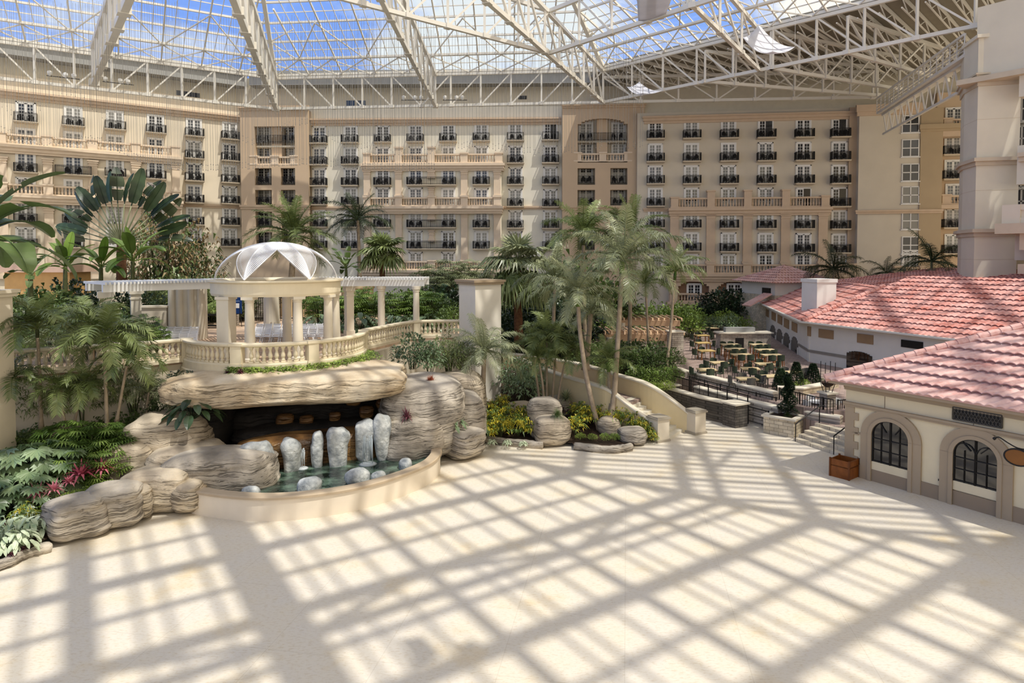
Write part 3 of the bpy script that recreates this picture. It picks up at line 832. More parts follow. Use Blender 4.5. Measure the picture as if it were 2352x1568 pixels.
# ---------------------------------------------------------------- windows of the right return
wm = MB()
for x in (-0.97, 0, 0.97): wm.box((x - 0.06, -0.08, -1.1), (x + 0.06, 0.02, 1.1))
for z in (-1.08, 0, 1.08): wm.box((-1.03, -0.08, z - 0.06), (1.03, 0.02, z + 0.06))
wm.box((-1.15, -0.16, -1.25), (1.15, 0.0, -1.12))
WME = wm.mesh('window_frame', M['white'])
WGL = [MB().box((-1, -0.03, -1.08), (1, 0.02, 1.08)).mesh('window_glass', M[k]) for k in ('pane_mid', 'pane_dark', 'pane_curtain')]
for i, v in enumerate((285, 340, 396, 448, 507, 563)):
    nwin[0] += 1
    o = tag(link('window_%d' % nwin[0], WME, None, PQ.px(2091, v, 0.03), PQ.rot), kind='structure')
    link('glass_pane', WGL[(0, 0, 0, 2, 2, 0)[i]] if i else WGL[1], o)
door(PQ, 2090, 622, 0.02)
fac_balustrade(PQ, [2062, 2122], 634, 1.2, 0.9, 'short tan balustrade under the lowest window of the right return', m=M['trim_tan'])
for i, v in enumerate((359, 415, 526, 585)):
    P = PQ
    p = P.px(2190, v, -1.75)
    balcony(P, 2196, v, 3.6, 'black railed balcony in the shadow beside the big pillar, %s from top' % ORD[i], 'balconies beside the big pillar', -1.75)
    door(P, 2188, v, -1.78); chairs(P, 2192, v, 'on the balcony beside the big pillar, %s from top' % ORD[i], -1.75)
for v, nm in ((295, 'upper'), (470, 'lower')):
    fac_balustrade(PQ, [2168, 2225], v, 1.2, -0.6, '%s pale balustrade beside the big pillar' % nm, m=M['trim_tan'], ledge=False)
    door(PQ, 2190, v, -1.78)
mb = MB(); wbox(mb, PQ, 9.9, 22, zof(PQ, 2180, 470) - 0.5, zof(PQ, 2180, 470), -1.8, 0.1); wbox(mb, PQ, 9.9, 22, zof(PQ, 2180, 295) - 1.0, zof(PQ, 2180, 295), -1.8, 0.1)
struct('trim_return_ledges', mb, M['trim_tan'])
# ================================================================== steel and glass roof
ZB, ZT = 30.35, 34.5
def pl(u, v, z=ZB):
    return at(u, v, z=z)
C1, C2, RR = pl(634, 250), pl(1385, 235), pl(2240, 60)
EL0 = pl(0, 180); dl = (C1 - EL0).normalized(); EL = EL0 - dl * 16
XY = lambda p, z: Vector((p.x, p.y, z))
ntr = 0
def truss(label, a, b, panels, flip=None, zb=ZB, zt=ZT, w=0.34, zt2=None, posts=True, name='roof_truss', group='white steel roof trusses'):
    """two chords with a post at every panel point and a diagonal in every panel"""
    a, b = Vector((a[0], a[1], 0)), Vector((b[0], b[1], 0))
    zt2 = zt if zt2 is None else zt2
    t = thing(name, label, 'roof truss', XY((a + b) / 2, zb), group=group)
    m = MB().beam(XY(a, zb), XY(b, zb), w, w); wpart('bottom_chord', m, M['steel'], t)
    m = MB().beam(XY(a, zt), XY(b, zt2), w, w); wpart('top_chord', m, M['steel'], t)
    for i in range(panels + 1):
        p = a.lerp(b, i / panels); z = lerp(zt, zt2, i / panels)
        if posts and not ('ring' in label and i == 0):
            m = MB().beam(XY(p, zb), XY(p, z), w * 0.62, w * 0.62)
            m.obox((p.x, p.y, zb), (w * 1.7, w * 1.7, w * 1.25), math.atan2(b.y - a.y, b.x - a.x))
            wpart('post', m, M['steel'], t)
        if i < panels:
            q = a.lerp(b, (i + 1) / panels); zq = lerp(zt, zt2, (i + 1) / panels)
            up = (i < (flip if flip is not None else panels / 2))
            m = MB().beam(XY(p, z if up else zb), XY(q, zb if up else zq), w * 0.5, w * 0.5)
            wpart('diagonal', m, M['steel'], t)
    return t
truss('white perimeter truss in front of the left wing wall', EL, C1, 12, 6)
truss('white perimeter truss in front of the middle wall', C1, C2, 11, 5)
truss('white perimeter truss rising from the arched tower to the big pillar', C2, RR, 9, 9)
truss('white truss along the top of the right facade', C2, (46.0, 84.0), 7, 3, zt=33.6)
nl, nc, nr = Vector((dl.y, -dl.x, 0)), Vector((0, -1, 0)), None
dr = (XY(RR, 0) - XY(C2, 0)).normalized(); nr = Vector((dr.y, -dr.x, 0))
if nr.y > 0: nr = -nr
T1 = pl(216, 190); T3 = pl(1000, 243)
h1 = (nl + nc).normalized(); h2 = (nc + nr).normalized()
def inw(p, d, s): return XY(p, 0) + d * s
truss('white cross truss climbing overhead from the left wing', T1, inw(T1, Vector((0.6, -0.8, 0)), 42), 9, 0, w=0.6)
truss('white hip truss meeting the corner tower', C1, inw(C1, h1, 46), 10, 0, w=0.55)
truss('white cross truss meeting the middle wall', T3, inw(T3, nc, 46), 10, 0, w=0.4)
truss('white hip truss meeting the arched tower', C2, inw(C2, h2, 46), 10, 0, w=0.4)
N1 = pl(1262, 122)
truss('white ring truss running right from the hip truss', N1, N1 + (pl(1600, 10) - N1) * 1.9, 8, 4)
truss('white ring truss running left from the hip truss', N1, N1 + (pl(800, 0) - N1) * 1.5, 8, 4)
truss('white truss crossing from the ring to the long right truss', C2.lerp(RR, 0.52), N1.lerp(pl(1600, 10), 0.98), 3, 0)
truss('white truss between the long right truss and the far corner', C2.lerp(RR, 0.36), (46.0, 83.0), 6, 3, zt=33.8)
truss('white truss under the dark deck near the catwalk', C2.lerp(RR, 0.74), (50.0, 76.0), 4, 2, zt=33.8)
truss('white truss running under the dark deck to the right', C2.lerp(RR, 0.55), (47.0, 80.0), 5, 2, zt=34.2)
# ---- sloping glass with purlins and glazing bars
SL, SMAX, ZE = 0.30, 21.0, 34.9
def rp(p, d, s, dz=0.0):                                     # point s metres (square to the eave) up a slope
    q = XY(p, 0) + d * s
    return Vector((q.x, q.y, ZE + SL * s + dz))
k1 = 1 / h1.dot(nl); k2 = 1 / h2.dot(nc)
RX = XY(RR, 0) + dr * 26
planes = [('left', XY(EL, 0), XY(C1, 0), nl, nl, h1 * k1), ('middle', XY(C1, 0), XY(C2, 0), nc, h1 * k1, h2 * k2), ('right', XY(C2, 0), RX, nr, h2 * k2, nr)]
glz = MB(); bars = MB(); purl = MB()
for nm, a, b, n, da, db in planes:
    glz.quad(rp(a, da, 0, 0.12), rp(b, db, 0, 0.12), rp(b, db, SMAX, 0.12), rp(a, da, SMAX, 0.12))
    for i, s in enumerate((0.0, 3.6, 7.2, 10.8, 14.4, 18.0)):
        w = 0.3 if i < 2 else 0.22
        purl.beam(rp(a, da, s), rp(b, db, s), w, w)
        if i == 1: purl.beam(rp(a, da, s + 0.5, -0.3), rp(b, db, s + 0.5, -0.3), w * 0.7, w * 0.7)
    for s in (1.8, 5.4, 9.0, 12.6, 16.2):
        bars.beam(rp(a, da, s), rp(b, db, s), 0.08, 0.1)
    L = (b - a).length; d = (b - a).normalized(); nb = int(L / 1.15)
    ta, tb = da.dot(d), db.dot(d)
    for i in range(-28, nb + 28):
        x = i * L / nb
        lo, hi = 0.0, SMAX                                   # clip the bar to the plane's hips
        for lim, tt, sg in ((0, ta, 1), (L, tb, -1)):
            c = (x - lim) * sg; k = -tt * sg                 # keep c + k*s >= 0
            if abs(k) < 1e-6:
                if c < 0: hi = -1
            elif k > 0: lo = max(lo, -c / k)
            else: hi = min(hi, -c / k)
        if hi - lo > 0.5:
            p = a + d * x
            big = i % 4 == 0
            bars.beam(rp(p, n, lo), rp(p, n, hi), 0.16 if big else 0.07, 0.22 if big else 0.1)
    # bracing under the first strip of glass
    nx = int(L / 4.4)
    for i in range(nx):
        p, q = a + d * (L * i / nx), a + d * (L * (i + 1) / nx)
        bars.beam(rp(p, n, 0.1, -0.2), rp(q, n, 3.6, -0.2), 0.12, 0.12); bars.beam(rp(q, n, 0.1, -0.2), rp(p, n, 3.6, -0.2), 0.12, 0.12)
        if i % 2: bars.beam(rp(p, n, 3.6, -0.2), rp(q, n, 10.8, -0.2), 0.12, 0.12)
        else: bars.beam(rp(q, n, 3.6, -0.2), rp(p, n, 10.8, -0.2), 0.12, 0.12)
for p, d, k in ((C1, h1, k1), (C2, h2, k2)):
    purl.beam(rp(XY(p, 0), d * k, 0), rp(XY(p, 0), d * k, SMAX), 0.45, 0.5)
glz.add([(-70, -45, 41.4), (62, -45, 41.4), (62, 36, 41.4), rp(RX, nr, SMAX, 0.2), rp(XY(C2, 0), h2 * k2, SMAX, 0.2), rp(XY(C1, 0), h1 * k1, SMAX, 0.2), rp(XY(EL, 0), nl, SMAX, 0.2), (-70, 50, 41.4)], [(0, 1, 2, 3, 4, 5, 6, 7)])
struct('ceiling_glass', glz, M['roof_glass'])
struct('ceiling_purlins', purl, M['steel'])
struct('ceiling_glazing_bars', bars, M['steel'])
# ---- overhead grid above the plaza (its shadow falls on the paving)
ZR = 41.0
OFF = Vector((-SUN.x, -SUN.y, 0)) * (ZR / -SUN.z)
g = MB()
def over(p, q, w, h=0.35):
    a = Vector((p[0], p[1], 0)) + OFF; b = Vector((q[0], q[1], 0)) + OFF
    g.beam(XY(a, ZR), XY(b, ZR), w, h)
A = Vector((0.829, 0.559, 0)); Bd = Vector((0.559, -0.829, 0)); nA = Vector((-0.559, 0.829, 0))
H0, Hd = Vector((-1.6, 33.0, 0)), Vector((0.841, -0.541, 0))
D = Vector((0.17, 0.985, 0)); E = Vector((0.985, -0.17, 0))
def hip_n(n):                                                # point of the hip with nA.p = n
    return H0 + Hd * ((n - H0.dot(nA)) / Hd.dot(nA))
def hip_t(t):
    return H0 + Hd * ((t - H0.dot(A)) / Hd.dot(A))
over(H0 - Hd * 42, H0 + Hd * 60, 0.75)
for k in range(-3, 9):
    n = 9.1 + 4.68 * k; p = hip_n(n)
    over(p, p - A * 62, 0.62); over(p, p + D * 40, 0.62)
    pm = hip_n(n + 2.35); over(pm, pm - A * 62, 0.2)
    if k in (1, 3, -2): over(p + D * 0, p + D * 0.1, 0.2)
n2 = 17.05; p2 = hip_n(n2); over(p2, p2 - A * 62, 0.42); over(p2, p2 + D * 40, 0.42)
for i in range(11):                                          # web of the twin-chord truss seen in its shadow
    x0, x1 = 3.2 + i * 4.6, 3.2 + (i + 1) * 4.6
    b0, b1 = hip_n(17.05), hip_n(18.46)
    q0, q1 = (b0, b1) if i % 2 else (b1, b0)
    over(q0 - A * x0, q1 - A * x1, 0.22)
for k in range(-7, 11):
    t = 4.6 * k
    if not -40 < t < 45: continue
    p = hip_t(t); w = {1: 1.5, 0: 0.8}.get(k, 0.42)
    over(p, p + Bd * 70, w)
    for dt, w2 in ((1.35, 0.13), (2.05, 0.13), (3.3, 0.16)):
        q = hip_t(t + dt); over(q, q + Bd * 70, w2)
for i in range(-16, 34):                                     # purlins of the other slope
    p = H0 + Hd * (i * 1.9)
    over(p, p + E * 46, 0.36 if i % 3 == 0 else 0.17)
for pts in (((8.75, 35.5), (9.6, 31.0)), ((7.6, 30.0), (9.5, 34.0)), ((9.2, 30.0), (11.5, 33.5))):
    over(pts[0], pts[1], 0.2)
struct('ceiling_beams', g, M['steel'])
def fl(u, v): return at(u, v, z=0.0)
pan = MB()
P4 = [fl(2195, 1262) + OFF, fl(2352, 1215) + OFF, fl(2560, 1290) + OFF, fl(2520, 1520) + OFF, fl(2192, 1362) + OFF]
pan.prism([(p.x, p.y) for p in P4], 40.6, 40.8)
struct('added_shade_panel', pan, M['fascia'])  # unseen panel added overhead so that shade falls on the right of the floor
# ---- opaque deck over the right-hand wing
deck = MB(); dk = surf('roof_deck', '#8E8676', var=0.06)
deck.prism([(C2.x, C2.y), (RR.x, RR.y), (62, 38), (70, 60), (70, 97), (10, 97)], 34.9, 35.3)
struct('ceiling_deck', deck, dk)
jo = MB()
for i in range(22):
    t = i / 21; a = C2.lerp(RR, t); b = a - nr * (3 + 34 * math.sin(PI * min(1, t + 0.15) * 0.6))
    b.y = min(b.y, 94)
    jo.beam(XY(a, 34.6), XY(b, 34.6), 0.1, 0.4)
    n = 8
    for k in range(n):
        p, q = a.lerp(b, k / n), a.lerp(b, (k + 0.5) / n)
        jo.beam(XY(p, 34.5), XY(q, 33.5), 0.09, 0.09); r = a.lerp(b, (k + 1) / n); jo.beam(XY(q, 33.5), XY(r, 34.5), 0.09, 0.09)
    jo.beam(XY(a, 33.5), XY(b, 33.5), 0.12, 0.12)
struct('ceiling_joists', jo, M['steel'])
# ---- catwalk with its hanging truss, from the far corner to the pillar
ca, cb = Vector((46.3, 82.0, 27.9)), Vector((40.9, 58.4, 27.9))
t = thing('catwalk', 'white steel catwalk with mesh railing from the far corner to the pillar', 'catwalk', ca.lerp(cb, 0.5))
Z = lambda p, dz: p + Vector((0, 0, dz))
wpart('deck', MB().beam(ca, cb, 1.6, 0.3).beam(Z(ca, -0.2), Z(cb, -0.2), 0.5, 0.35), M['steel'], t)
sd = (cb - ca).normalized().cross(Vector((0, 0, 1)))
for sg in (-1, 1):
    m = MB()
    for h in (0.4, 0.75, 1.1, 1.45): m.beam(Z(ca, h) + sd * 0.8 * sg, Z(cb, h) + sd * 0.8 * sg, 0.05, 0.05)
    m.beam(Z(ca, 1.8) + sd * 0.8 * sg, Z(cb, 1.8) + sd * 0.8 * sg, 0.22, 0.22)
    for i in range(17):
        p = ca.lerp(cb, i / 16) + sd * 0.8 * sg; m.beam(p, Z(p, 1.8), 0.08, 0.08)
    wpart('railing', m, M['steel'], t)
wpart('bottom_chord', MB().beam(Z(ca, -2.6), Z(cb, -2.6), 0.25, 0.25), M['steel'], t)
for i in range(12):
    p, q, r = ca.lerp(cb, i / 12), ca.lerp(cb, (i + 0.55) / 12), ca.lerp(cb, (i + 1) / 12)
    wpart('diagonal', MB().beam(Z(p, -0.2), Z(q, -2.6), 0.13, 0.13), M['steel'], t); wpart('diagonal', MB().beam(Z(q, -2.6), Z(r, -0.2), 0.08, 0.08), M['steel'], t)
# ---- cloth sails hung under the steel
def sail(corners, label, sag=0.5):
    P = [Vector(c) for c in corners]
    m = MB(); n = 10
    for i in range(n + 1):
        for j in range(n + 1):
            a, b = i / n, j / n
            p = (P[0] * (1 - a) + P[1] * a) * (1 - b) + (P[3] * (1 - a) + P[2] * a) * b
            m.v.append(tuple(p - Vector((0, 0, sag * 4 * a * (1 - a) + sag * 2 * b * (1 - b)))))
    for i in range(n):
        for j in range(n):
            o = i * (n + 1) + j; m.f.append((o, o + 1, o + n + 2, o + n + 1)); m.m.append(0)
    o = m.build('cloth_sail', M['cloth'], None, True)
    md = o.modifiers.new('thick', 'SOLIDIFY'); md.thickness = 0.03
    tag(o, label, 'cloth sail', 'white cloth sails under the roof')
    for c in P:
        MB().tube([c, Vector((c.x, c.y, max(c.z + 0.5, 36.4 if c.z < 34 else 41.0)))], 0.015, 4).build('tie_rope', M['steel'], o)
M['cloth'] = leafmat('white_sailcloth', '#DCDCE4', '#E6E6EC', rough=0.8, trans=0.3, spec=0.2)
sail([at(1706, 86, Y=56), at(1775, 118, Y=55), at(1826, 108, Y=60), at(1742, 55, Y=61)], 'white cloth sail hanging between two truss posts above the patio', 0.6)
sail([at(1462, -20, Y=50), at(1548, -18, Y=50), at(1525, 44, Y=57), at(1466, 48, Y=57)], 'white cloth sail cut off by the top edge of the picture', 0.08)
sail([at(1440, 200, Y=78), at(1476, 214, Y=76), at(1520, 208, Y=78), at(1468, 188, Y=82)], 'small white cloth sail beside the arched tower', 0.4)
O2 = Vector((-SUN.x, -SUN.y, 0)) * (33 / -SUN.z)
for q, lb in (([(915, 1466), (965, 1458), (1010, 1500), (955, 1532), ], 'white cloth sail high over the plaza, left one'), ([(1050, 1480), (1080, 1462), (1110, 1500), (1085, 1530)], 'white cloth sail high over the plaza, right one')):
    sail([fl(u, v) + O2 + Vector((0, 0, 33)) for u, v in q], lb, 0.2)
# ---- curtain of hanging light strings
rs = random.Random(5)
cur = MB()
def strand(x, y, zt, zb):
    cur.tube([(x, y, zt), (x, y, zb)], 0.014, 4, caps=False)
    for z in (zb, zb + 0.5):
        cur.lathe([(0.015, -0.05), (0.05, 0.0), (0.015, 0.05)], (x, y, z), 4)
for u0, u1, n, Y0, vb0, vb1, am in ((0, 420, 80, 62, 300, 380, 14), (380, 1000, 110, 66, 384, 384, 6), (520, 860, 50, 72, 300, 320, 26), (840, 1300, 70, 70, 350, 344, 8), (0, 300, 30, 70, 240, 250, 30), (1280, 1480, 26, 72, 346, 334, 3)):
    for i in range(n):
        u = lerp(u0, u1, (i + rs.uniform(0.2, 0.8)) / n)
        t_ = (u - u0) / (u1 - u0); vb = lerp(vb0, vb1, t_) + am * math.sin(t_ * 9) + rs.uniform(-3, 3)
        p = at(u, vb, Y=Y0 + rs.uniform(-1, 1)); strand(p.x, p.y, 33.8, p.z)
o = cur.build('light_string_curtain', M['wire'] if 'wire' in M else surf('string_wire', '#8C8A86'))
tag(o, 'curtain of thin light strings hanging from the roof before the facade', 'light strings', kind='stuff')
# ---- floodlights clamped to the bottom chords
for k, (u, v, pos) in enumerate(((146, 185, 'left wing, left of the cross truss'), (272, 198, 'left wing, right of the cross truss'), (950, 236, 'middle wall, left of the cross truss'), (1045, 236, 'middle wall, right of the cross truss'))):
    p = pl(u, v) + Vector((0, 0, 0.35))
    d = dl if k < 2 else Vector((1, 0, 0))
    t = thing('floodlight_bar', 'bar of three white floodlights on the perimeter truss, ' + pos, 'floodlights', p, group='floodlight bars')
    wpart('bar', MB().beam(p - d * 1.6, p + d * 1.6, 0.08, 0.08), M['black'], t)
    for j in (-1.3, 0.2, 1.0):
        q = p + d * j
        wpart('lamp', MB().lathe([(0.1, 0), (0.24, 0.25), (0.26, 0.5), (0.06, 0.6)], q, 10), M['white'], t)
# ================================================================== rocks
from mathutils import noise as NZ
M['rock'] = rockmat('layered_beige_rock', ('#85796A', '#B5A792', '#CDBFA8'))
M['rock_grey'] = rockmat('layered_grey_rock', ('#787065', '#A89E90', '#C8BDAC'))
M['rock_lip'] = rockmat('warm_layered_rock', ('#9A8468', '#C4B296', '#DACDB6'), freq=4.0)
M['rock_wet'] = rockmat('wet_brown_rock', ('#2A211A', '#6B4D2E', '#A88350'), freq=4.5)
M['rock_wet'].node_tree.nodes['Principled BSDF'].inputs['Roughness'].default_value = 0.3
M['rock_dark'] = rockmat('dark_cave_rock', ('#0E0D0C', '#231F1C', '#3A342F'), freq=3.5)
M['rock_white'] = surf('pale_grey_boulder', '#CFD0CC', rough=0.75, var=0.1, scale=2.2, bump=0.9, bscale=7, col2='#666C70', detail=6)
def rock_mb(c, r, rot=0.0, p=2.6, seed=0, amp=0.13, n=40, zmin=-0.15, strata=0.035, ns=1.0):
    """a rounded block with beds: superellipsoid pushed about by noise; c is its base centre, r = half sizes and height"""
    m = MB(); rx, ry, h = r; cx, cyy, cz = c
    nu, nv = n, max(10, n // 2)
    off = Vector((seed * 7.31, seed * 3.17, seed * 1.7))
    ca, sa = math.cos(rot), math.sin(rot)
    e = 2.0 / p
    sp = lambda w: math.copysign(abs(w) ** e, w)
    R_ = max(0.35, (rx + ry + h) / 3)
    for j in range(nv + 1):
        ph = -PI / 2 + PI * j / nv
        for i in range(nu):
            th = 2 * PI * i / nu
            x, y, z = sp(math.cos(ph)) * sp(math.cos(th)), sp(math.cos(ph)) * sp(math.sin(th)), sp(math.sin(ph))
            q = Vector((x * rx, y * ry, z * h * 0.5))
            w = NZ.noise(q * (0.8 * ns / R_) + off) * 1.0 + NZ.noise(q * (2.1 * ns / R_) + off) * 0.45
            bed = math.sin((q.z + 0.25 * NZ.noise(q * 0.8 + off)) * 13.0) + 0.6 * math.sin((q.z + 0.2 * NZ.noise(q * 1.3 + off)) * 29.0)
            k = 1 + amp * w + strata * bed * (1 - abs(z) ** 4) / max(0.6, R_) * 0.8
            X, Y, Z_ = x * rx * k, y * ry * k, (z * 0.5 * (1 + amp * w * 0.6) + 0.5) * h
            Z_ = max(Z_, zmin)
            m.v.append((cx + X * ca - Y * sa, cyy + X * sa + Y * ca, cz + Z_))
    for j in range(nv):
        for i in range(nu):
            m.f.append((j * nu + i, j * nu + (i + 1) % nu, (j + 1) * nu + (i + 1) % nu, (j + 1) * nu + i)); m.m.append(0)
    return m
def rock(name, label, c, r, mat, rot=0.0, group=None, **k):
    m = rock_mb((0, 0, 0), r, rot, **k)
    o = m.build(name, M[mat], None, True, loc=c)
    return tag(o, label, 'rock', group)
def smooth_path(P, n=8, closed=False):
    P = [Vector(p) for p in P]; out = []
    N_ = len(P)
    for i in range(N_ - (0 if closed else 1)):
        p0 = P[(i - 1) % N_] if (closed or i > 0) else P[i] * 2 - P[i + 1]
        p1, p2 = P[i], P[(i + 1) % N_]
        p3 = P[(i + 2) % N_] if (closed or i < N_ - 2) else p2 * 2 - p1
        for k in range(n):
            t = k / n
            out.append(0.5 * ((2 * p1) + (p2 - p0) * t + (2 * p0 - 5 * p1 + 4 * p2 - p3) * t * t + (3 * p1 - p0 - 3 * p2 + p3) * t ** 3))
    if not closed: out.append(P[-1])
    return out
# ------------------------------------------------------------------ terrace of the gazebo
ZTER = 4.7
GC = Vector((-12.8, 35.6, 0))
def gpt(a, r, z=0.0):
    t = math.radians(a); return Vector((GC.x + r * math.cos(t), GC.y + r * math.sin(t), z))
RB = 4.55
arc_pts = [gpt(a, RB) for a in range(-146, 21, 6)]
pathA = smooth_path([(-35, 24.0, 0), (-28, 26.4, 0), (-22.6, 28.8, 0), (-18.2, 31.6, 0), (-16.6, 33.1, 0)], 6)
pathB = [Vector((-8.5, 37.3, 0)), Vector((-6.3, 42.3, 0)), Vector((-3.0, 42.9, 0))]
M['terrace_wall'] = surf('terrace_plaster', '#D6C9B2', var=0.06, scale=0.6)
M['terrace_floor'] = brickmat('terrace_paving', '#CDB197', '#C2A488', '#A98F77', 0.6, 0.6, horizontal=True, msize=0.01)
poly = [(p.x, p.y) for p in pathA] + [(p.x, p.y) for p in arc_pts] + [(-6.2, 42.4), (-2.9, 43.0), (-2.5, 60.5), (-35, 60.5)]
low = [(p.x, p.y) for p in pathA] + [(-15.9, 35.6), (-12.5, 36.2), (-8.0, 36.6), (-6.2, 42.4), (-2.9, 43.0), (-2.5, 60.5), (-35, 60.5)]
tb = MB().prism(low, -0.3, ZTER - 0.12).prism([(p.x, p.y) for p in arc_pts] + [(-8, 37.5), (-16, 36.5)], 4.0, ZTER - 0.12); struct('wall_terrace', tb, M['terrace_wall'])
struct('floor_terrace', MB().prism(poly, ZTER - 0.12, ZTER), M['terrace_floor'])
M['balus'] = surf('cream_cast_stone', '#DDD0B4', var=0.07, scale=2.5, rough=0.65)
BALM = MB().box((-0.1, -0.1, 0), (0.1, 0.1, 0.09)).lathe([(0.07, 0.09), (0.1, 0.13), (0.06, 0.17), (0.105, 0.3), (0.1, 0.38), (0.055, 0.56), (0.07, 0.62), (0.09, 0.65), (0.075, 0.7)], (0, 0, 0), 10).box((-0.095, -0.095, 0.7), (0.095, 0.095, 0.78)).mesh('baluster', M['balus'], False)
def along(path, step, s0=0.0):
    P = [Vector(p) for p in path]; res = []; d = s0
    acc = 0.0
    for a, b in zip(P, P[1:]):
        L = (b - a).length
        while d <= acc + L + 1e-6:
            t = (d - acc) / L if L else 0
            res.append((a.lerp(b, t), math.atan2(b.y - a.y, b.x - a.x))); d += step
        acc += L
    return res
def balustrade(label, path, piers, z, step=0.29, pier_w=0.52, base=0.28, hide=None):
    """moulded base and hand rail swept along the path, turned balusters and square piers"""
    mid = path[len(path) // 2]
    t = thing('balustrade', label, 'balustrade', (mid.x, mid.y, z))
    P = [Vector((p.x, p.y, z)) for p in path]
    wpart('base_rail', MB().sweep(P, [(-0.2, 0), (0.2, 0), (0.2, 0.16), (0.15, 0.2), (0.15, 0.24), (-0.15, 0.24), (-0.15, 0.2), (-0.2, 0.16)][::-1]), M['balus'], t)
    wpart('hand_rail', MB().sweep(P, [(-0.15, 1.0), (0.15, 1.0), (0.22, 1.06), (0.22, 1.14), (0.15, 1.18), (-0.15, 1.18), (-0.22, 1.14), (-0.22, 1.06)][::-1]), M['balus'], t)
    for p, a in along(P, step, step * 0.5):
        if any((Vector((q[0], q[1], z)) - p).length < pier_w * 0.72 for q in piers): continue
        o = link('baluster', BALM, t, (p.x - mid.x, p.y - mid.y, 0.23), a)
    for q in piers:
        i = min(range(len(P)), key=lambda k: (P[k] - Vector((q[0], q[1], z))).length)
        d = P[min(i + 1, len(P) - 1)] - P[max(i - 1, 0)]; a = math.atan2(d.y, d.x)
        m = MB(); w = pier_w
        m.obox((q[0], q[1], z + 0.58), (w, w * 0.9, 1.16), a); m.obox((q[0], q[1], z + 0.11), (w + 0.1, w, 0.22), a); m.obox((q[0], q[1], z + 1.13), (w + 0.12, w + 0.04, 0.12), a)
        wpart('pier', m, M['balus'], t)
    return t
balustrade('cream balustrade running left of the gazebo behind the palms', pathA[8:], [(-22.6, 28.8), (-26.4, 27.1), (-18.9, 31.0)], ZTER)
balustrade('cream curved balustrade around the front of the gazebo', arc_pts, [gpt(-146, RB), gpt(-94, RB), gpt(-50, RB), gpt(14, RB)], ZTER)
balustrade('cream balustrade from the gazebo to the tall square pillar', smooth_path(pathB, 5), [(-6.3, 42.3), (-3.2, 42.85)], ZTER)
struct('trim_terrace_plinth', MB().sweep([Vector((p.x, p.y, 0)) for p in arc_pts], [(-0.28, 4.1), (0.1, 4.1), (0.1, 4.72), (-0.2, 4.72), (-0.22, 4.5), (-0.28, 4.45)]), M['balus'])
# ------------------------------------------------------------------ gazebo
gz = thing('gazebo', 'round cream gazebo with columns and white petal dome above the waterfall', 'gazebo', (GC.x, GC.y, ZTER))
M['gaz'] = surf('gazebo_plaster', '#E3D6BA', var=0.05, rough=0.6)
M['gaz_in'] = surf('gazebo_column_plaster', '#E2D8C4', var=0.05, rough=0.6)
def ringmb(profile, n=72):
    """closed profile (r, z) turned about the gazebo axis"""
    m = MB(); k = len(profile)
    for i in range(n):
        a = 2 * PI * i / n
        for r, z in profile: m.v.append((r * math.cos(a), r * math.sin(a), z))
    for i in range(n):
        j = (i + 1) % n
        for q in range(k):
            m.f.append((i * k + q, j * k + q, j * k + (q + 1) % k, i * k + (q + 1) % k)); m.m.append(0)
    return m
ringmb([(2.78, 3.3), (3.3, 3.3), (3.34, 3.42), (3.34, 3.95), (2.78, 3.95)]).build('entablature', M['gaz'], gz, False)
ringmb([(2.9, 3.95), (3.34, 3.95), (3.5, 4.02), (3.5, 4.1), (3.05, 4.1), (2.9, 3.98)]).build('cornice', M['gaz'], gz, False)
colm = MB().box((-0.36, -0.36, 0), (0.36, 0.36, 0.12)).lathe([(0.33, 0.12), (0.33, 0.2), (0.27, 0.26), (0.27, 0.3), (0.255, 1.2), (0.215, 2.95), (0.215, 3.0), (0.25, 3.03), (0.22, 3.07), (0.27, 3.16)], (0, 0, 0), 20).box((-0.3, -0.3, 3.16), (0.3, 0.3, 3.3)).mesh('column', M['gaz_in'], False)
for a in (-96, -52, -14, 18, 100, 140):
    p = gpt(a, 3.05) - GC; link('column', colm, gz, p, math.radians(a))
pm = MB().box((-0.33, -0.33, 0), (0.33, 0.33, 3.3)).box((-0.4, -0.4, 0), (0.4, 0.4, 0.25)).box((-0.38, -0.38, 3.15), (0.38, 0.38, 3.3))
pm.build('square_column', M['gaz_in'], gz, loc=gpt(-124, 3.05) - GC, rot=math.radians(-100))
M['petal'] = surf('white_metal_slats', '#ECECEE', rough=0.35, var=0.02, spec=0.5)
def petal_mb():
    m = MB(); N_ = 46
    def prof(t):                                                # apex to tip
        a = t * PI / 2 * 0.93
        return 3.12 * math.sin(a) / math.sin(PI / 2 * 0.93), 4.15 + 1.95 * (math.cos(a) - math.cos(PI / 2 * 0.93)) / (1 - math.cos(PI / 2 * 0.93))
    def half(t):
        r, _ = prof(t)
        return max(0.01, min(0.54 * r + 0.03, 0.92 * math.sin(PI * min(1, (1 - t) * 0.86)) ** 0.9))
    pts = [(prof(i / 30)[0], 0, prof(i / 30)[1]) for i in range(31)]
    m.tube(pts, 0.035, 6)
    for sgn in (-1, 1):
        m.tube([(prof(i / 24)[0] , sgn * half(i / 24), prof(i / 24)[1] - 0.12 * half(i / 24)) for i in range(25)], 0.022, 5)
        for i in range(N_):
            t0 = 0.02 + 0.95 * i / N_; t1 = min(1.0, t0 + 0.10)
            r0, z0 = prof(t0); r1, z1 = prof(t1); w = half(t1)
            m.beam((r0, 0, z0), (r1, sgn * w, z1 - 0.12 * w), 0.075, 0.014)
    return m
PETM = petal_mb().mesh('roof_petal', M['petal'])
for a in (-100, -40, 20, 80, 140, 200):
    link('roof_petal', PETM, gz, (0, 0, 0), math.radians(a))
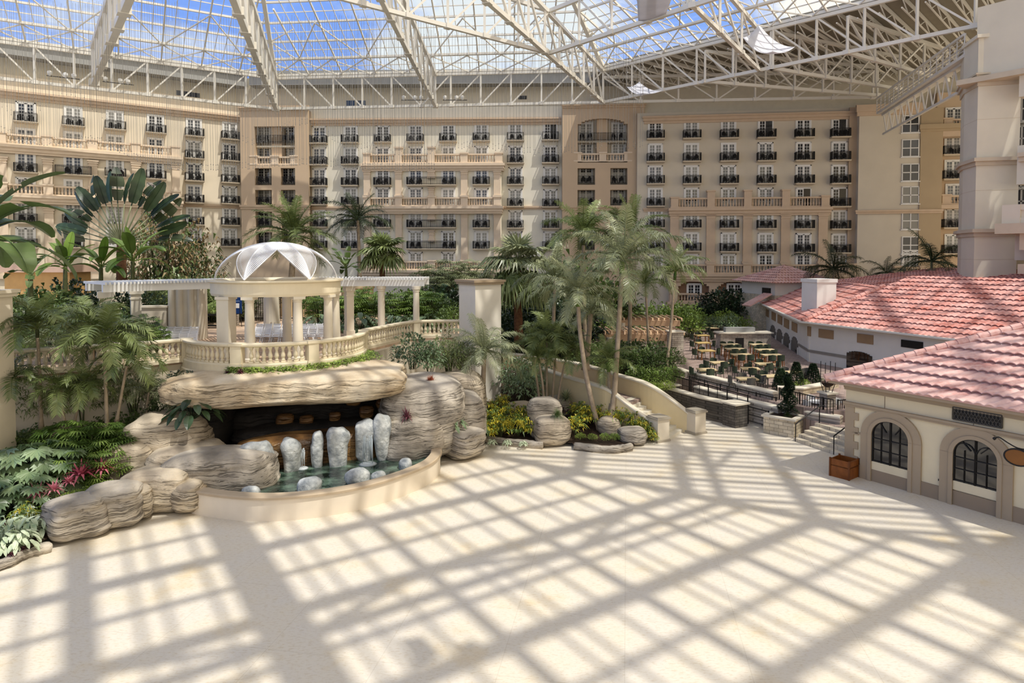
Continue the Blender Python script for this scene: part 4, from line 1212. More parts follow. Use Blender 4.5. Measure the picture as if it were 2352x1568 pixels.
# ------------------------------------------------------------------ white pergola arc behind the gazebo
pw = thing('pergola', 'long curved white pergola sweeping behind the gazebo', 'pergola', (-14, 43.4, ZTER))
cen = smooth_path([(-23.2, 36.2, 0), (-21.0, 38.8, 0), (-17.6, 41.4, 0), (-14, 43.2, 0), (-10.4, 44.3, 0), (-5.8, 44.4, 0)], 10)
M['perg'] = surf('white_pergola_paint', '#E6E5E2', rough=0.5, var=0.04)
for off, nm in ((-1.25, 'beam'), (1.25, 'beam')):
    wpart(nm, MB().sweep([Vector((p.x, p.y, 0)) for p in cen], [(off - 0.1, 8.08), (off + 0.1, 8.08), (off + 0.1, 8.5), (off - 0.1, 8.5)][::-1]), M['perg'], pw)
sl = MB()
for p, a in along(cen, 0.2, 0.05):
    sl.obox((p.x, p.y, 8.56), (0.09, 3.3, 0.13), a)
wpart('lattice_top', sl, M['perg'], pw)
def pcol(p, sq=False, r=0.24):
    m = MB(); z0 = ZTER
    if sq:
        m.obox((p[0], p[1], z0 + 1.7), (r * 2, r * 2, 3.4), 0.6); m.obox((p[0], p[1], z0 + 0.2), (r * 2.4, r * 2.4, 0.4), 0.6); m.obox((p[0], p[1], z0 + 3.2), (r * 2.6, r * 2.6, 0.35), 0.6); m.obox((p[0], p[1], z0 + 2.75), (r * 2.3, r * 2.3, 0.1), 0.6)
    else:
        m.lathe([(r * 1.35, 0), (r * 1.35, 0.15), (r * 1.1, 0.25), (r, 0.4), (r * 0.9, 3.0), (r * 1.05, 3.06), (r * 0.95, 3.12), (r * 1.25, 3.2), (r * 1.3, 3.4)], (p[0], p[1], z0), 16)
    wpart('column', m, M['gaz_in'], pw)
for p, sq, r in (((-22.7, 36.4), True, 0.3), ((-23.2, 40.2), True, 0.28), ((-8.7, 43.4), False, 0.25), ((-6.25, 42.55), False, 0.22), ((-12.6, 45.0), False, 0.24), ((-15.1, 43.6), False, 0.28), ((-16.9, 45.8), False, 0.55), ((-10.9, 43.6), True, 0.25)):
    pcol(p, sq, r)
# pier wall with half columns left of the gazebo, low walls and the lit wall beyond
mb = MB().obox((-20.9, 42.2, ZTER + 1.7), (2.0, 0.9, 3.4), 0.25)
for dx in (-0.8, -0.35, 0.3, 0.85): mb.lathe([(0.22, 0), (0.2, 3.3), (0.26, 3.4)], (-20.9 + dx, 41.75 + dx * 0.25, ZTER), 12)
struct('wall_pergola_pier', mb, M['gaz_in'])
struct('wall_terrace_low', MB().obox((-22.8, 41.5, ZTER + 1.05), (1.6, 0.5, 2.1), 0.2).obox((-22.8, 41.5, ZTER + 2.15), (1.75, 0.65, 0.12), 0.2), M['cream'])
struct('wall_garden_stone', MB().obox((-24.5, 55, ZTER + 1.2), (9, 1.2, 3.0), 0.05).obox((-21.8, 50, ZTER + 1.1), (1.4, 0.8, 2.4), 0.1), M['stone'])
struct('wall_garden_lit', MB().obox((-17, 58.5, ZTER + 1.2), (9, 0.8, 2.6), 0).obox((-17, 58.4, ZTER + 2.6), (9.2, 1.1, 0.2), 0), surf('warm_garden_plaster', '#D9BF94', var=0.06))
# iron fence on the terrace
t = thing('iron_fence', 'black iron fence across the back of the terrace', 'fence', (-21.0, 54, ZTER))
m = MB(); m.box((-5, -0.03, 1.9), (5, 0.03, 1.98)); m.box((-5, -0.03, 0.2), (5, 0.03, 0.28)); m.build('rail', M['black'], t)
m = MB()
for i in range(61): m.box((-5 + i / 6 - 0.02, -0.02, 0), (-5 + i / 6 + 0.02, 0.02, 2.1))
m.build('picket_bars', M['black'], t)
# easel with a blue notice
t = thing('easel_sign', 'blue notice board on a black easel behind the gazebo columns', 'sign', (-20.9, 49.6, ZTER), -0.1)
M['sign_blue'] = surf('blue_notice', '#17386E', rough=0.4, var=0.05)
MB().box((-0.37, -0.03, 1.0), (0.37, 0.0, 2.25)).build('board', M['sign_blue'], t)
MB().box((-0.17, -0.04, 1.42), (0.17, -0.03, 1.78)).build('white_notice', M['white'], t)
MB().box((-0.2, -0.036, 1.93), (0.2, -0.03, 1.97)).build('heading', surf('pale_blue_print', '#8FA6CC', var=0.0), t)
for a, b in (((-0.36, -0.05, 0), (-0.08, 0, 2.3)), ((0.36, -0.05, 0), (0.08, 0, 2.3)), ((0, 0.6, 0), (0, 0.02, 2.2))):
    MB().tube([a, b], 0.025, 6).build('leg', M['black'], t)
MB().box((-0.42, -0.06, 0.95), (0.42, 0.02, 1.0)).build('ledge', M['black'], t)
# bench planter beyond the pillar of the gazebo
t = thing('plant_stand', 'black bench stand holding a leafy plant left of the gazebo', 'stand', (-22.4, 48.6, ZTER))
MB().box((-0.9, -0.3, 0.95), (0.9, 0.3, 1.05)).box((-0.9, -0.3, 0.15), (0.9, 0.3, 0.22)).build('shelf', M['black'], t)
for x in (-0.85, 0.85): MB().box((x - 0.04, -0.28, 0), (x + 0.04, 0.28, 1.0)).build('leg', M['black'], t)
# ------------------------------------------------------------------ white folding chairs in two blocks
M['chair_white'] = surf('white_folding_chair', '#F0F0F2', rough=0.45, var=0.02)
ch = thing('folding_chair', 'x', 'chair')
MB().box((-0.22, -0.22, 0.43), (0.22, 0.2, 0.47)).build('seat', M['chair_white'], ch)
m = MB()
for z in (0.6, 0.72, 0.84): m.box((-0.21, 0.19, z - 0.05), (0.21, 0.225, z + 0.045))
m.build('backrest', M['chair_white'], ch)
for x in (-0.22, 0.22):
    MB().beam((x, 0.24, 0), (x, -0.2, 0.45), 0.035, 0.04).beam((x, -0.24, 0), (x, 0.2, 0.92), 0.035, 0.04).build('side_frame', M['chair_white'], ch)
template(ch)
first = True
for blk, x0, x1, ncol, rows, rz in (('left', -21.3, -18.3, 7, (37.2, 38.5, 39.8, 41.0), 0.25), ('right', -15.6, -11.7, 8, (39.9, 40.9, 41.9, 42.9), -0.05)):
    for r, y in enumerate(rows):
        for c in range(ncol):
            x = lerp(x0, x1, c / (ncol - 1)) + (y - rows[0]) * (-0.45 if blk == 'left' else -0.35)
            lab = 'white folding chair, %s block, %s row from the front, %s seat' % (blk, ORD[r], ORD[c])
            rot = rz + rc.uniform(-0.06, 0.06)
            if first:
                ch.location = (x, y, ZTER); ch.rotation_euler = (0, 0, rot); ch['label'] = lab; ch['group'] = 'white folding chairs on the terrace'; first = False
            else:
                dup(ch, (x, y, ZTER), rot, lab)
# ------------------------------------------------------------------ waterfall grotto
slab_o = rock('rock_overhang', 'broad layered rock slab overhanging the dark grotto under the gazebo', (-10.8, 31.7, 3.15), (5.5, 2.9, 1.45), 'rock_lip', 0.17, p=3.8, seed=3, amp=0.12, n=110, zmin=-0.6, strata=0.05, ns=1.6)
left_rocks = [('tall layered boulder left of the grotto under the dark leafed plant', (-15.3, 29.2, 0), (1.75, 1.7, 3.0), 0.2, 'rock'),
    ('mid height boulder at the left end beside the rhapis palms', (-16.2, 27.3, 0), (1.05, 1.1, 2.25), 0.4, 'rock'),
    ('rounded boulder at floor level left of the pool wall', (-14.0, 25.7, 0), (1.25, 0.95, 1.65), 0.1, 'rock'),
    ('low boulder farthest left on the paving edge', (-15.6, 23.1, 0), (0.95, 0.9, 1.45), 0.8, 'rock_grey'),
    ('long low boulder with a dished top behind the paving edge', (-14.9, 24.1, 0), (1.0, 0.95, 1.5), 0.5, 'rock_grey'),
    ('narrow boulder wedged between two rounded ones on the paving', (-14.35, 24.75, 0), (0.5, 0.65, 1.25), 0.5, 'rock'),
    ('small upright rock touching the left end of the pool wall', (-12.75, 25.5, 0), (0.55, 0.75, 1.25), 0.2, 'rock'),
    ('long sloping rock running from the boulders into the pool', (-12.2, 27.0, 0), (2.2, 1.25, 1.95), 0.25, 'rock_grey'),
    ('sloping rock shelf between the tall boulder and the pool', (-13.9, 27.6, 0), (1.6, 1.3, 2.0), 0.5, 'rock')]
for i, (lb, c, r, ro, mt) in enumerate(left_rocks):
    rock('boulder', lb, c, r, mt, ro, 'boulders left of the pool', p=3.8, seed=10 + i, n=72, amp=0.15, strata=0.055, ns=1.3)
right_rocks = [('great layered rock shoulder right of the grotto', (-4.6, 33.2, 0), (2.1, 2.4, 3.9), 0.3, 'rock_grey'),
    ('rock buttress falling to the paving beside the croton bed', (-2.7, 33.9, 0), (1.25, 1.35, 3.0), 0.2, 'rock_grey'),
    ('low rock skirt at the right end of the pool wall', (-2.6, 32.6, 0), (1.0, 1.3, 1.5), 0.7, 'rock_grey'),
    ('smooth rock face between the stream and the pool wall', (-4.7, 31.0, 0), (1.35, 0.9, 2.4), 0.5, 'rock_grey'),
    ('pale flat rock under the palms at the top right of the grotto', (-3.0, 36.2, 0), (1.6, 1.5, 3.6), 0.1, 'rock')]
for i, (lb, c, r, ro, mt) in enumerate(right_rocks):
    rock('boulder', lb, c, r, mt, ro, 'boulders right of the pool', p=3.6, seed=30 + i, n=72, amp=0.15, strata=0.05, ns=1.3)
# dark back of the cave with its wet steps
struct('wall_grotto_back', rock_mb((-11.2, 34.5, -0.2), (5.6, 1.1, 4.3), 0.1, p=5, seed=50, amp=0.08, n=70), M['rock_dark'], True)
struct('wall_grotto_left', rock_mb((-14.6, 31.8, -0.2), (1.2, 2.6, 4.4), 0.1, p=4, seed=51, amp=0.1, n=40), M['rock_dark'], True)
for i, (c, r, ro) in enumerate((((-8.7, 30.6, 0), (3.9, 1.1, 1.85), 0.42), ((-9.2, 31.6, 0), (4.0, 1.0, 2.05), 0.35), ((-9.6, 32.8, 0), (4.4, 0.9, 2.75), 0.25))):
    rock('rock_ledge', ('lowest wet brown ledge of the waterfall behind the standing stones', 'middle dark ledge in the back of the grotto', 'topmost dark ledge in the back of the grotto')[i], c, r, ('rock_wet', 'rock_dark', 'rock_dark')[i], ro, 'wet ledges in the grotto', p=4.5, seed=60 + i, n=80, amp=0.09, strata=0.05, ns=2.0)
ups = [(-11.0, 27.9, 0.72, 0.5, 2.0), (-9.7, 28.6, 0.44, 0.42, 2.0), (-8.75, 29.1, 0.3, 0.32, 2.1), (-7.9, 29.4, 0.5, 0.42, 2.15), (-6.85, 30.1, 0.52, 0.4, 2.4), (-6.05, 30.2, 0.45, 0.42, 2.7)]
for i, (x, y, rx, ry, h) in enumerate(ups):
    m = rock_mb((0, 0, 0), (rx, ry, h), 0.3, p=(4.2, 3.2, 3.0, 4.5, 4.0, 2.8)[i], seed=70 + i, amp=0.34, n=34, strata=0.02, ns=1.5)
    m.v = [(v[0] * (0.5 + 0.5 * min(1, v[2] / h * 1.15)), v[1], v[2]) for v in m.v]
    tag(m.build('standing_stone', M['rock_white'], None, True, loc=(x, y, 0)), 'upright pale grey stone in the waterfall, %s from the left' % ORD[i], 'rock', 'standing stones in the waterfall')
for i, (x, y, s, z) in enumerate(((-10.9, 31.2, 0.42, 1.75), (-9.9, 31.2, 0.35, 1.8), (-8.7, 31.8, 0.3, 1.9), (-8.0, 32.6, 0.4, 2.55), (-7.2, 32.2, 0.36, 2.0), (-9.6, 32.6, 0.4, 2.5), (-6.5, 32.5, 0.3, 2.4))):
    rock('ledge_stone', 'dim stone on a back ledge of the grotto, %s of seven' % ORD[i], (x, y, z), (s, s * 0.8, s * 1.7), 'rock_wet', 0.3, 'stones on the back ledges', p=3, seed=90 + i, n=20, amp=0.2)
# pool
rim = smooth_path([(-12.6, 25.5, 0), (-12.35, 24.95, 0), (-10.1, 24.3, 0), (-8.2, 24.4, 0), (-6.3, 25.2, 0), (-4.85, 26.5, 0), (-3.7, 28.2, 0), (-3.35, 29.6, 0), (-3.4, 30.6, 0)], 8)
rim = [Vector((p.x, p.y + 0.12, 0)) for p in rim]
pt = thing('pool_wall', 'curved cream plaster pool wall with a tan coping', 'pool wall', (-8, 24.5, 0))
wpart('wall', MB().sweep(rim, [(0.0, 0), (0.35, 0), (0.35, 0.86), (0.0, 0.86)][::-1]), surf('pool_plaster', '#DDD0BC', var=0.05), pt)
wpart('coping', MB().sweep(rim, [(-0.07, 0.84), (0.45, 0.84), (0.45, 0.92), (0.4, 0.96), (-0.03, 0.96), (-0.07, 0.92)][::-1]), surf('tan_coping', '#B5A288', var=0.08), pt)
def watermat():
    m, N, L, B = new_mat('pool_water')
    B.inputs['Base Color'].default_value = rgb('#22332A'); B.inputs['Roughness'].default_value = 0.08; B.inputs['Specular IOR Level'].default_value = 0.8
    tc = N.new('ShaderNodeTexCoord'); no = N.new('ShaderNodeTexNoise'); no.inputs['Scale'].default_value = 5; no.inputs['Detail'].default_value = 3
    L.new(tc.outputs['Object'], no.inputs['Vector']); b = N.new('ShaderNodeBump'); b.inputs['Strength'].default_value = 0.35; b.inputs['Distance'].default_value = 0.08
    L.new(no.outputs['Fac'], b.inputs['Height']); L.new(b.outputs['Normal'], B.inputs['Normal'])
    n2 = N.new('ShaderNodeTexNoise'); n2.inputs['Scale'].default_value = 1.6; n2.inputs['Detail'].default_value = 5
    ra = N.new('ShaderNodeValToRGB'); ra.color_ramp.elements[0].color = rgb('#1E2E27'); ra.color_ramp.elements[1].color = rgb('#6F8674'); ra.color_ramp.elements[0].position = 0.4; ra.color_ramp.elements[1].position = 0.72
    L.new(tc.outputs['Object'], n2.inputs['Vector']); L.new(n2.outputs['Fac'], ra.inputs['Fac']); L.new(ra.outputs['Color'], B.inputs['Base Color'])
    return m
wp = [(p.x - 0.0, p.y + 0.2) for p in rim[3:]] + [(-5.5, 31.5), (-12.5, 29.5)]
tag(MB().prism(wp, 0.1, 0.6).build('pool_water', watermat()), 'dark green water of the pool inside the curved wall', 'water')
for i, (u, v, r) in enumerate(((576, 1140, 0.38), (711, 1130, 0.52), (823, 1108, 0.52), (868, 1104, 0.36), (931, 1076, 0.4))):
    p = at(u, v, z=0.55)
    rock('pool_stone', 'white stone standing in the pool, %s from the left' % ORD[i], (p.x, p.y, 0.4), (r, r * 0.7, r * 1.25 + 0.1), 'rock_white', 0.4 * i, 'white stones in the pool', p=2.5, seed=110 + i, n=24, amp=0.22, strata=0.0)
M['fall'] = leafmat('falling_water', '#C9D2D6', '#F2F6F8', trans=0.4, rough=0.2)
rw = random.Random(2)
for lab, x, y, zt, w in (('thin stream falling between the two right standing stones', -6.55, 29.5, 1.95, 0.42), ('thin stream falling left of the narrow standing stone', -9.35, 28.9, 1.6, 0.3)):
    m = MB()
    for i in range(26):
        dx = rw.uniform(-w, w) * 0.5; yy = y - rw.uniform(0, 0.1)
        a, b = zt - rw.uniform(0, 0.4), 0.6 + rw.uniform(0, 0.5)
        m.tube([(x + dx, yy, a), (x + dx * 1.1, yy - 0.1, (a + b) / 2), (x + dx * 1.2, yy - 0.13, b)], rw.uniform(0.006, 0.014), 4)
    m.lathe([(0.02, 0.02), (w * 1.0, 0.01), (w * 0.7, 0.05), (0.02, 0.07)], (x, y - 0.15, 0.6), 14)
    tag(m.build('waterfall_stream', M['fall'], None, True), lab, 'water')
# ------------------------------------------------------------------ planting beds, kerbs, tall square pillar
def mound(name, poly, z0, hfun, m, res=0.6, kind='structure'):
    xs = [p[0] for p in poly]; ys = [p[1] for p in poly]
    x0, x1, y0, y1 = min(xs), max(xs), min(ys), max(ys)
    def inside(x, y):
        c = False; n = len(poly)
        for i in range(n):
            (ax, ay), (bx, by) = poly[i], poly[(i + 1) % n]
            if (ay > y) != (by > y) and x < (bx - ax) * (y - ay) / (by - ay) + ax: c = not c
        return c
    nx, ny = int((x1 - x0) / res) + 1, int((y1 - y0) / res) + 1
    mb = MB(); idx = {}
    for i in range(nx + 1):
        for j in range(ny + 1):
            x, y = x0 + i * res, y0 + j * res
            idx[i, j] = len(mb.v); mb.v.append((x, y, hfun(x, y) + 0.1 * NZ.noise(Vector((x, y, 0)))))
    for i in range(nx):
        for j in range(ny):
            if inside(x0 + (i + 0.5) * res, y0 + (j + 0.5) * res):
                mb.f.append((idx[i, j], idx[i + 1, j], idx[i + 1, j + 1], idx[i, j + 1])); mb.m.append(0)
    return struct(name, mb, m, True)
mound('ground_left_bed', [(-40, 16), (-17.3, 19.6), (-15.8, 22.4), (-15.6, 24.5), (-14, 27), (-14, 33), (-40, 33)], 0, lambda x, y: 0.3 + 0.08 * max(0, y - 22) + 0.02 * max(0, -x - 15), M['soil'])
bedp = [at(u, v, z=0.0) for u, v in ((1096, 1014), (1180, 1024), (1248, 1030), (1320, 1032), (1400, 1040), (1450, 1034), (1490, 1018))]
mound('ground_center_bed', [(p.x, p.y + 0.3) for p in bedp] + [(7.8, 36.3), (5.4, 37.9), (3.4, 40.6), (0.6, 47.4), (-2.4, 47), (-2.4, 34)], 0, lambda x, y: 0.22 + 0.09 * max(0, y - 35), M['soil'], 0.4)
def kerb(label, pts, h=0.36, w=0.34):
    P = smooth_path([Vector((p[0], p[1], 0)) for p in pts], 8)
    m = MB().sweep(P, [(-w / 2, 0), (w / 2, 0), (w / 2, h * 0.75), (w * 0.3, h), (-w * 0.3, h), (-w / 2, h * 0.75)][::-1])
    rk = random.Random(len(pts))
    m.v = [(x + rk.uniform(-0.03, 0.03), y + rk.uniform(-0.03, 0.03), z + rk.uniform(-0.025, 0.025)) for x, y, z in m.v]
    return tag(m.build('rock_kerb', M['rock_grey'], None, True), label, 'kerb')
kerb('low rock kerb in front of the yellow crotons', [(p.x, p.y) for p in bedp[:3]])
kerb('low curved rock kerb in front of the leaning palm trunks', [(p.x, p.y) for p in bedp[3:6]])
kerb('low rock kerb curving off the picture at the left', [at(u, v, z=0) for u, v in ((-140, 1330), (-60, 1322), (10, 1304), (60, 1280), (118, 1264))], 0.3)
rock('boulder', 'drum shaped layered boulder with a grass tuft in the middle bed', (2.1, 34.6, 0), (0.95, 0.85, 1.55), 'rock', 0.2, p=3.2, seed=140, n=48, amp=0.1)
rock('boulder', 'taller grey boulder behind the drum shaped boulder', (1.75, 35.7, 0), (0.95, 0.8, 2.3), 'rock_grey', 0.2, p=3.4, seed=141, n=44, amp=0.1)
rock('boulder', 'layered boulder ending the bed by the left stair post', (6.4, 34.6, 0), (0.75, 0.6, 0.95), 'rock_grey', 0.1, p=3, seed=142, n=36, amp=0.13)
rock('boulder', 'pale boulder behind the base of the leaning palms', (5.4, 36.0, 0), (0.65, 0.6, 1.15), 'rock', 0.6, p=2.6, seed=143, n=30, amp=0.15)
rock('boulder', 'grey boulder under the stair wall between red leaves', (2.7, 39.2, 0.3), (0.9, 0.7, 1.3), 'rock_grey', 0.4, p=2.8, seed=144, n=30, amp=0.15)
rock('boulder', 'brown shaded boulder left of the clustered palm stems', (0.4, 38.2, 0.2), (0.9, 0.7, 1.3), 'rock', 0.1, p=2.8, seed=145, n=30, amp=0.15)
pc = at(1088, 645, z=8.5); zz = pc.y
pil = MB().obox((-0.35, 41.3, 4.1), (1.95, 1.95, 8.4), 0.62)
cc = (pc.x + 0.33, pc.y + 1.25)
t = thing('square_pillar', 'tall square cream plaster pillar right of the gazebo balustrade', 'pillar', (cc[0], cc[1], 0), 0.62)
MB().box((-0.98, -0.98, 0), (0.98, 0.98, 8.25)).build('shaft', surf('pillar_plaster', '#E2DACB', var=0.04), t)
MB().box((-1.12, -1.12, 8.25), (1.12, 1.12, 8.4)).box((-1.2, -1.2, 8.4), (1.2, 1.2, 8.55)).build('cap', surf('pillar_cap_tan', '#A8947A', var=0.06), t)
lx = at(5, HZ, Y=27.0).x
t = thing('square_pillar', 'cream square pillar cut by the left edge of the picture', 'pillar', (lx - 0.5, 27.0, 0))
MB().box((-0.5, -0.5, 0), (0.5, 0.5, 8.35)).build('shaft', M['cream'], t)
MB().box((-0.62, -0.62, 8.35), (0.62, 0.62, 8.5)).box((-0.7, -0.7, 8.5), (0.7, 0.7, 8.64)).build('cap', M['cream'], t)
# ------------------------------------------------------------------ stairs with their ramped walls
M['stairwall'] = surf('stair_wall_plaster', '#DCC99F', var=0.06, scale=1.2)
def rampwall(label, pts, zb, w=0.3):
    P = smooth_path([Vector(p) for p in pts], 6)
    t = thing('stair_wall', label, 'wall', (P[0].x, P[0].y, 0))
    m = MB(); m.sweep(P, [(-w / 2, -zb), (w / 2, -zb), (w / 2, -0.12), (-w / 2, -0.12)][::-1]); m.v = [(x, y, max(0, z)) for x, y, z in m.v]
    wpart('wall', m, M['stairwall'], t)
    wpart('coping', MB().sweep(P, [(-w / 2 - 0.06, -0.12), (w / 2 + 0.06, -0.12), (w / 2 + 0.06, -0.03), (w / 2, 0.02), (-w / 2, 0.02), (-w / 2 - 0.06, -0.03)][::-1]), M['cap'], t)
    return t
rampwall('cream outer stair wall sweeping up behind the palms to the right post', [(10.2, 37.0, 1.1), (9.0, 37.6, 2.0), (7.9, 38.4, 2.6), (6.6, 40.6, 2.7), (4.8, 44.2, 2.75), (2.2, 47.2, 2.75), (-0.6, 49.6, 2.75)], 2.0)
rampwall('cream inner stair wall rising behind the yellow crotons', [(7.7, 35.6, 1.05), (6.7, 36.2, 1.7), (5.7, 36.9, 2.4), (5.0, 37.6, 2.62), (3.3, 40.3, 2.68), (1.8, 43.4, 2.72), (0.5, 47.2, 2.75)], 2.0)
def stairpost(label, p):
    t = thing('stair_post', label, 'post', (p[0], p[1], 0), 0.5)
    MB().box((-0.4, -0.4, 0.1), (0.4, 0.4, 1.22)).build('shaft', M['cream'], t)
    MB().box((-0.46, -0.46, 0), (0.46, 0.46, 0.12)).build('base', M['stone_cap_dark'], t)
    MB().box((-0.48, -0.48, 1.22), (0.48, 0.48, 1.3)).box((-0.42, -0.42, 1.3), (0.42, 0.42, 1.36)).build('cap', M['stone_cap_dark'], t)
stairpost('square cream post with stone cap at the right foot of the stairs', (10.45, 36.9))
stairpost('square cream post with stone cap at the left foot of the stairs', (8.0, 35.35))
stp = MB()
sa, sb = Vector((9.2, 36.2, 0)), Vector((6.3, 38.2, 0)); ax = (sb - sa).normalized(); side = Vector((-ax.y, ax.x, 0))
for i in range(9):
    p = sa + ax * (0.36 * i); q = sa + ax * (0.36 * (i + 1) + 0.02)
    z = 0.178 * (i + 1)
    a, b = p - side * 1.15, p + side * 1.15; c, d = q + side * 1.15, q - side * 1.15
    stp.prism([(a.x, a.y), (b.x, b.y), (c.x, c.y), (d.x, d.y)][::-1], 0, z)
tag(stp.build('stair_steps', surf('pale_stone_steps', '#DDD5C3', var=0.06)), 'pale stone steps climbing between the two cream posts', 'steps')
pth = [(6.5, 37.0), (4.4, 39.6), (2.4, 43.0), (0.4, 47.0), (-1, 49.5), (1, 50.5), (3.4, 47.4), (6.0, 44.0), (7.6, 40.6), (8.0, 39.0)]
struct('floor_stair_landing', MB().prism(pth, 1.0, 1.6), M['paver'])
# ================================================================== red tiled restaurant buildings
def tilemat(name, c1, c2, c3):
    m, N, L, B = new_mat(name)
    tc = N.new('ShaderNodeTexCoord'); n1 = N.new('ShaderNodeTexNoise'); n1.inputs['Scale'].default_value = 0.8; n1.inputs['Detail'].default_value = 5
    n2 = N.new('ShaderNodeTexNoise'); n2.inputs['Scale'].default_value = 5; n2.inputs['Detail'].default_value = 3
    L.new(tc.outputs['Object'], n1.inputs['Vector']); L.new(tc.outputs['Object'], n2.inputs['Vector'])
    mm = N.new('ShaderNodeMixRGB'); mm.inputs[0].default_value = 0.45; L.new(n1.outputs['Fac'], mm.inputs[1]); L.new(n2.outputs['Fac'], mm.inputs[2])
    r = N.new('ShaderNodeValToRGB'); r.color_ramp.elements[0].position = 0.36; r.color_ramp.elements[0].color = rgb(c1)
    r.color_ramp.elements[1].position = 0.64; r.color_ramp.elements[1].color = rgb(c3); q = r.color_ramp.elements.new(0.5); q.color = rgb(c2)
    L.new(mm.outputs[0], r.inputs['Fac']); L.new(r.outputs['Color'], B.inputs['Base Color'])
    B.inputs['Roughness'].default_value = 0.6; B.inputs['Specular IOR Level'].default_value = 0.4
    return m
M['tile'] = tilemat('sunlit_pink_clay_tile', '#C88F84', '#DBB0A5', '#E5C0B5')  # clay red paled to the tone it takes in full sun
M['tile_red'] = tilemat('red_clay_tile', '#B96A5A', '#D1968A', '#E0AEA3')
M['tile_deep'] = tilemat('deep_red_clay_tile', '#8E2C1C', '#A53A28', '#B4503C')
def tiles(p0, p1, inn, run, pitch, course=0.62, wave=0.34, h0=0.0, h1=0.0, amp=0.055, step=0.075, ns=6):
    """courses of wavy clay tiles from the eave line p0-p1 up the slope; h0, h1 = how far each end draws in per metre of run"""
    p0, p1 = Vector(p0), Vector(p1); d = (p1 - p0); L = d.length; d.normalize(); inn = Vector((inn[0], inn[1], 0)).normalized()
    m = MB(); n = int(math.ceil(run / course))
    for k in range(n):
        a, b = k * course, min(run, (k + 1) * course)
        sa, ea, sb, eb = a * h0, L - a * h1, b * h0, L - b * h1
        if ea - sa < 0.1: break
        if eb < sb: sb = eb = (sb + eb) / 2
        N_ = max(2, int((ea - sa) / wave * ns)); o = len(m.v)
        for i in range(N_ + 1):
            t = i / N_
            x0, x1 = lerp(sa, ea, t), lerp(sb, eb, t)
            wv = amp * (abs(math.sin(PI * x0 / wave)) ** 0.8 * 1.6 - 0.6); wv1 = amp * (abs(math.sin(PI * x1 / wave)) ** 0.8 * 1.6 - 0.6)
            for (w_, x_, dz) in ((a + 0.09, x0, -0.04), (a + 0.09, x0, step + wv - 0.035), (a - 0.06, x0, step + wv - 0.03), (a - 0.06, x0, step + wv), (b + 0.05, x1, wv1)):
                q = p0 + d * x_ + inn * w_; m.v.append((q.x, q.y, q.z + min(w_, b) * pitch + dz))
        for i in range(N_):
            j = o + i * 5
            for k_ in range(4): m.f.append((j + k_, j + 5 + k_, j + 6 + k_, j + 1 + k_)); m.m.append(0)
    return m
def ridge(pts, r=0.17, seg=0.42):
    m = MB(); P = [Vector(p) for p in pts]
    for a, b in zip(P, P[1:]):
        n = max(1, int((b - a).length / seg))
        for i in range(n):
            p, q = a.lerp(b, i / n), a.lerp(b, (i + 1.08) / n)
            m.tube([p, q], [r * 1.12, r * 0.92], 10)
    return m
# ------------------------------------------------------------------ near building at the right edge
K0 = at(1940, 1085, z=0); K1 = at(2352, 1204, z=0)
PK = Plane((K0.x, K0.y), (K1.x, K1.y))
M['rest'] = surf('restaurant_cream_plaster', '#DFCFAC', var=0.05, scale=1.0)
M['rest_tan'] = surf('restaurant_tan_trim', '#A8957B', var=0.05, scale=1.0)
M['rest_base'] = surf('restaurant_brown_base', '#96836C', var=0.06, scale=1.0)
nb = thing('restaurant_building', 'cream restaurant with arched windows and pink tiled roof at the right edge', 'building', (K0.x, K0.y, 0))
def kbox(name, boxes, m, parent=nb):
    mb = MB()
    for b in boxes: wbox(mb, PK, *b)
    return wpart(name, mb, m, parent)
KL = 13.0
kbox('wall', [(0, KL, 0, 4.2, -7.5, 0.0)], M['rest'])
kbox('plinth', [(0, KL, 0, 0.58, -0.05, 0.06)], M['rest_base'])
kbox('string_course', [(-0.05, KL, 3.26, 3.36, -0.05, 0.16), (-0.05, KL, 3.16, 3.26, -0.05, 0.1), (-0.05, KL, 4.0, 4.2, -0.05, 0.12), (-0.05, KL, 3.9, 4.0, -0.05, 0.07), (0.35, 1.1, 1.95, 2.03, -0.05, 0.05)], M['rest_tan'])
kbox('panel_joint', [(s, s + 0.03, 3.36, 3.9, -0.05, 0.012) for s in (1.75, 5.2, 8.6)], M['rest_base'])
kbox('quoins', [(0, 0.42 if i % 2 else 0.62, 0.58 + i * 0.33, 0.58 + (i + 1) * 0.33, -0.05, 0.05) for i in range(8)], M['rest_tan'])
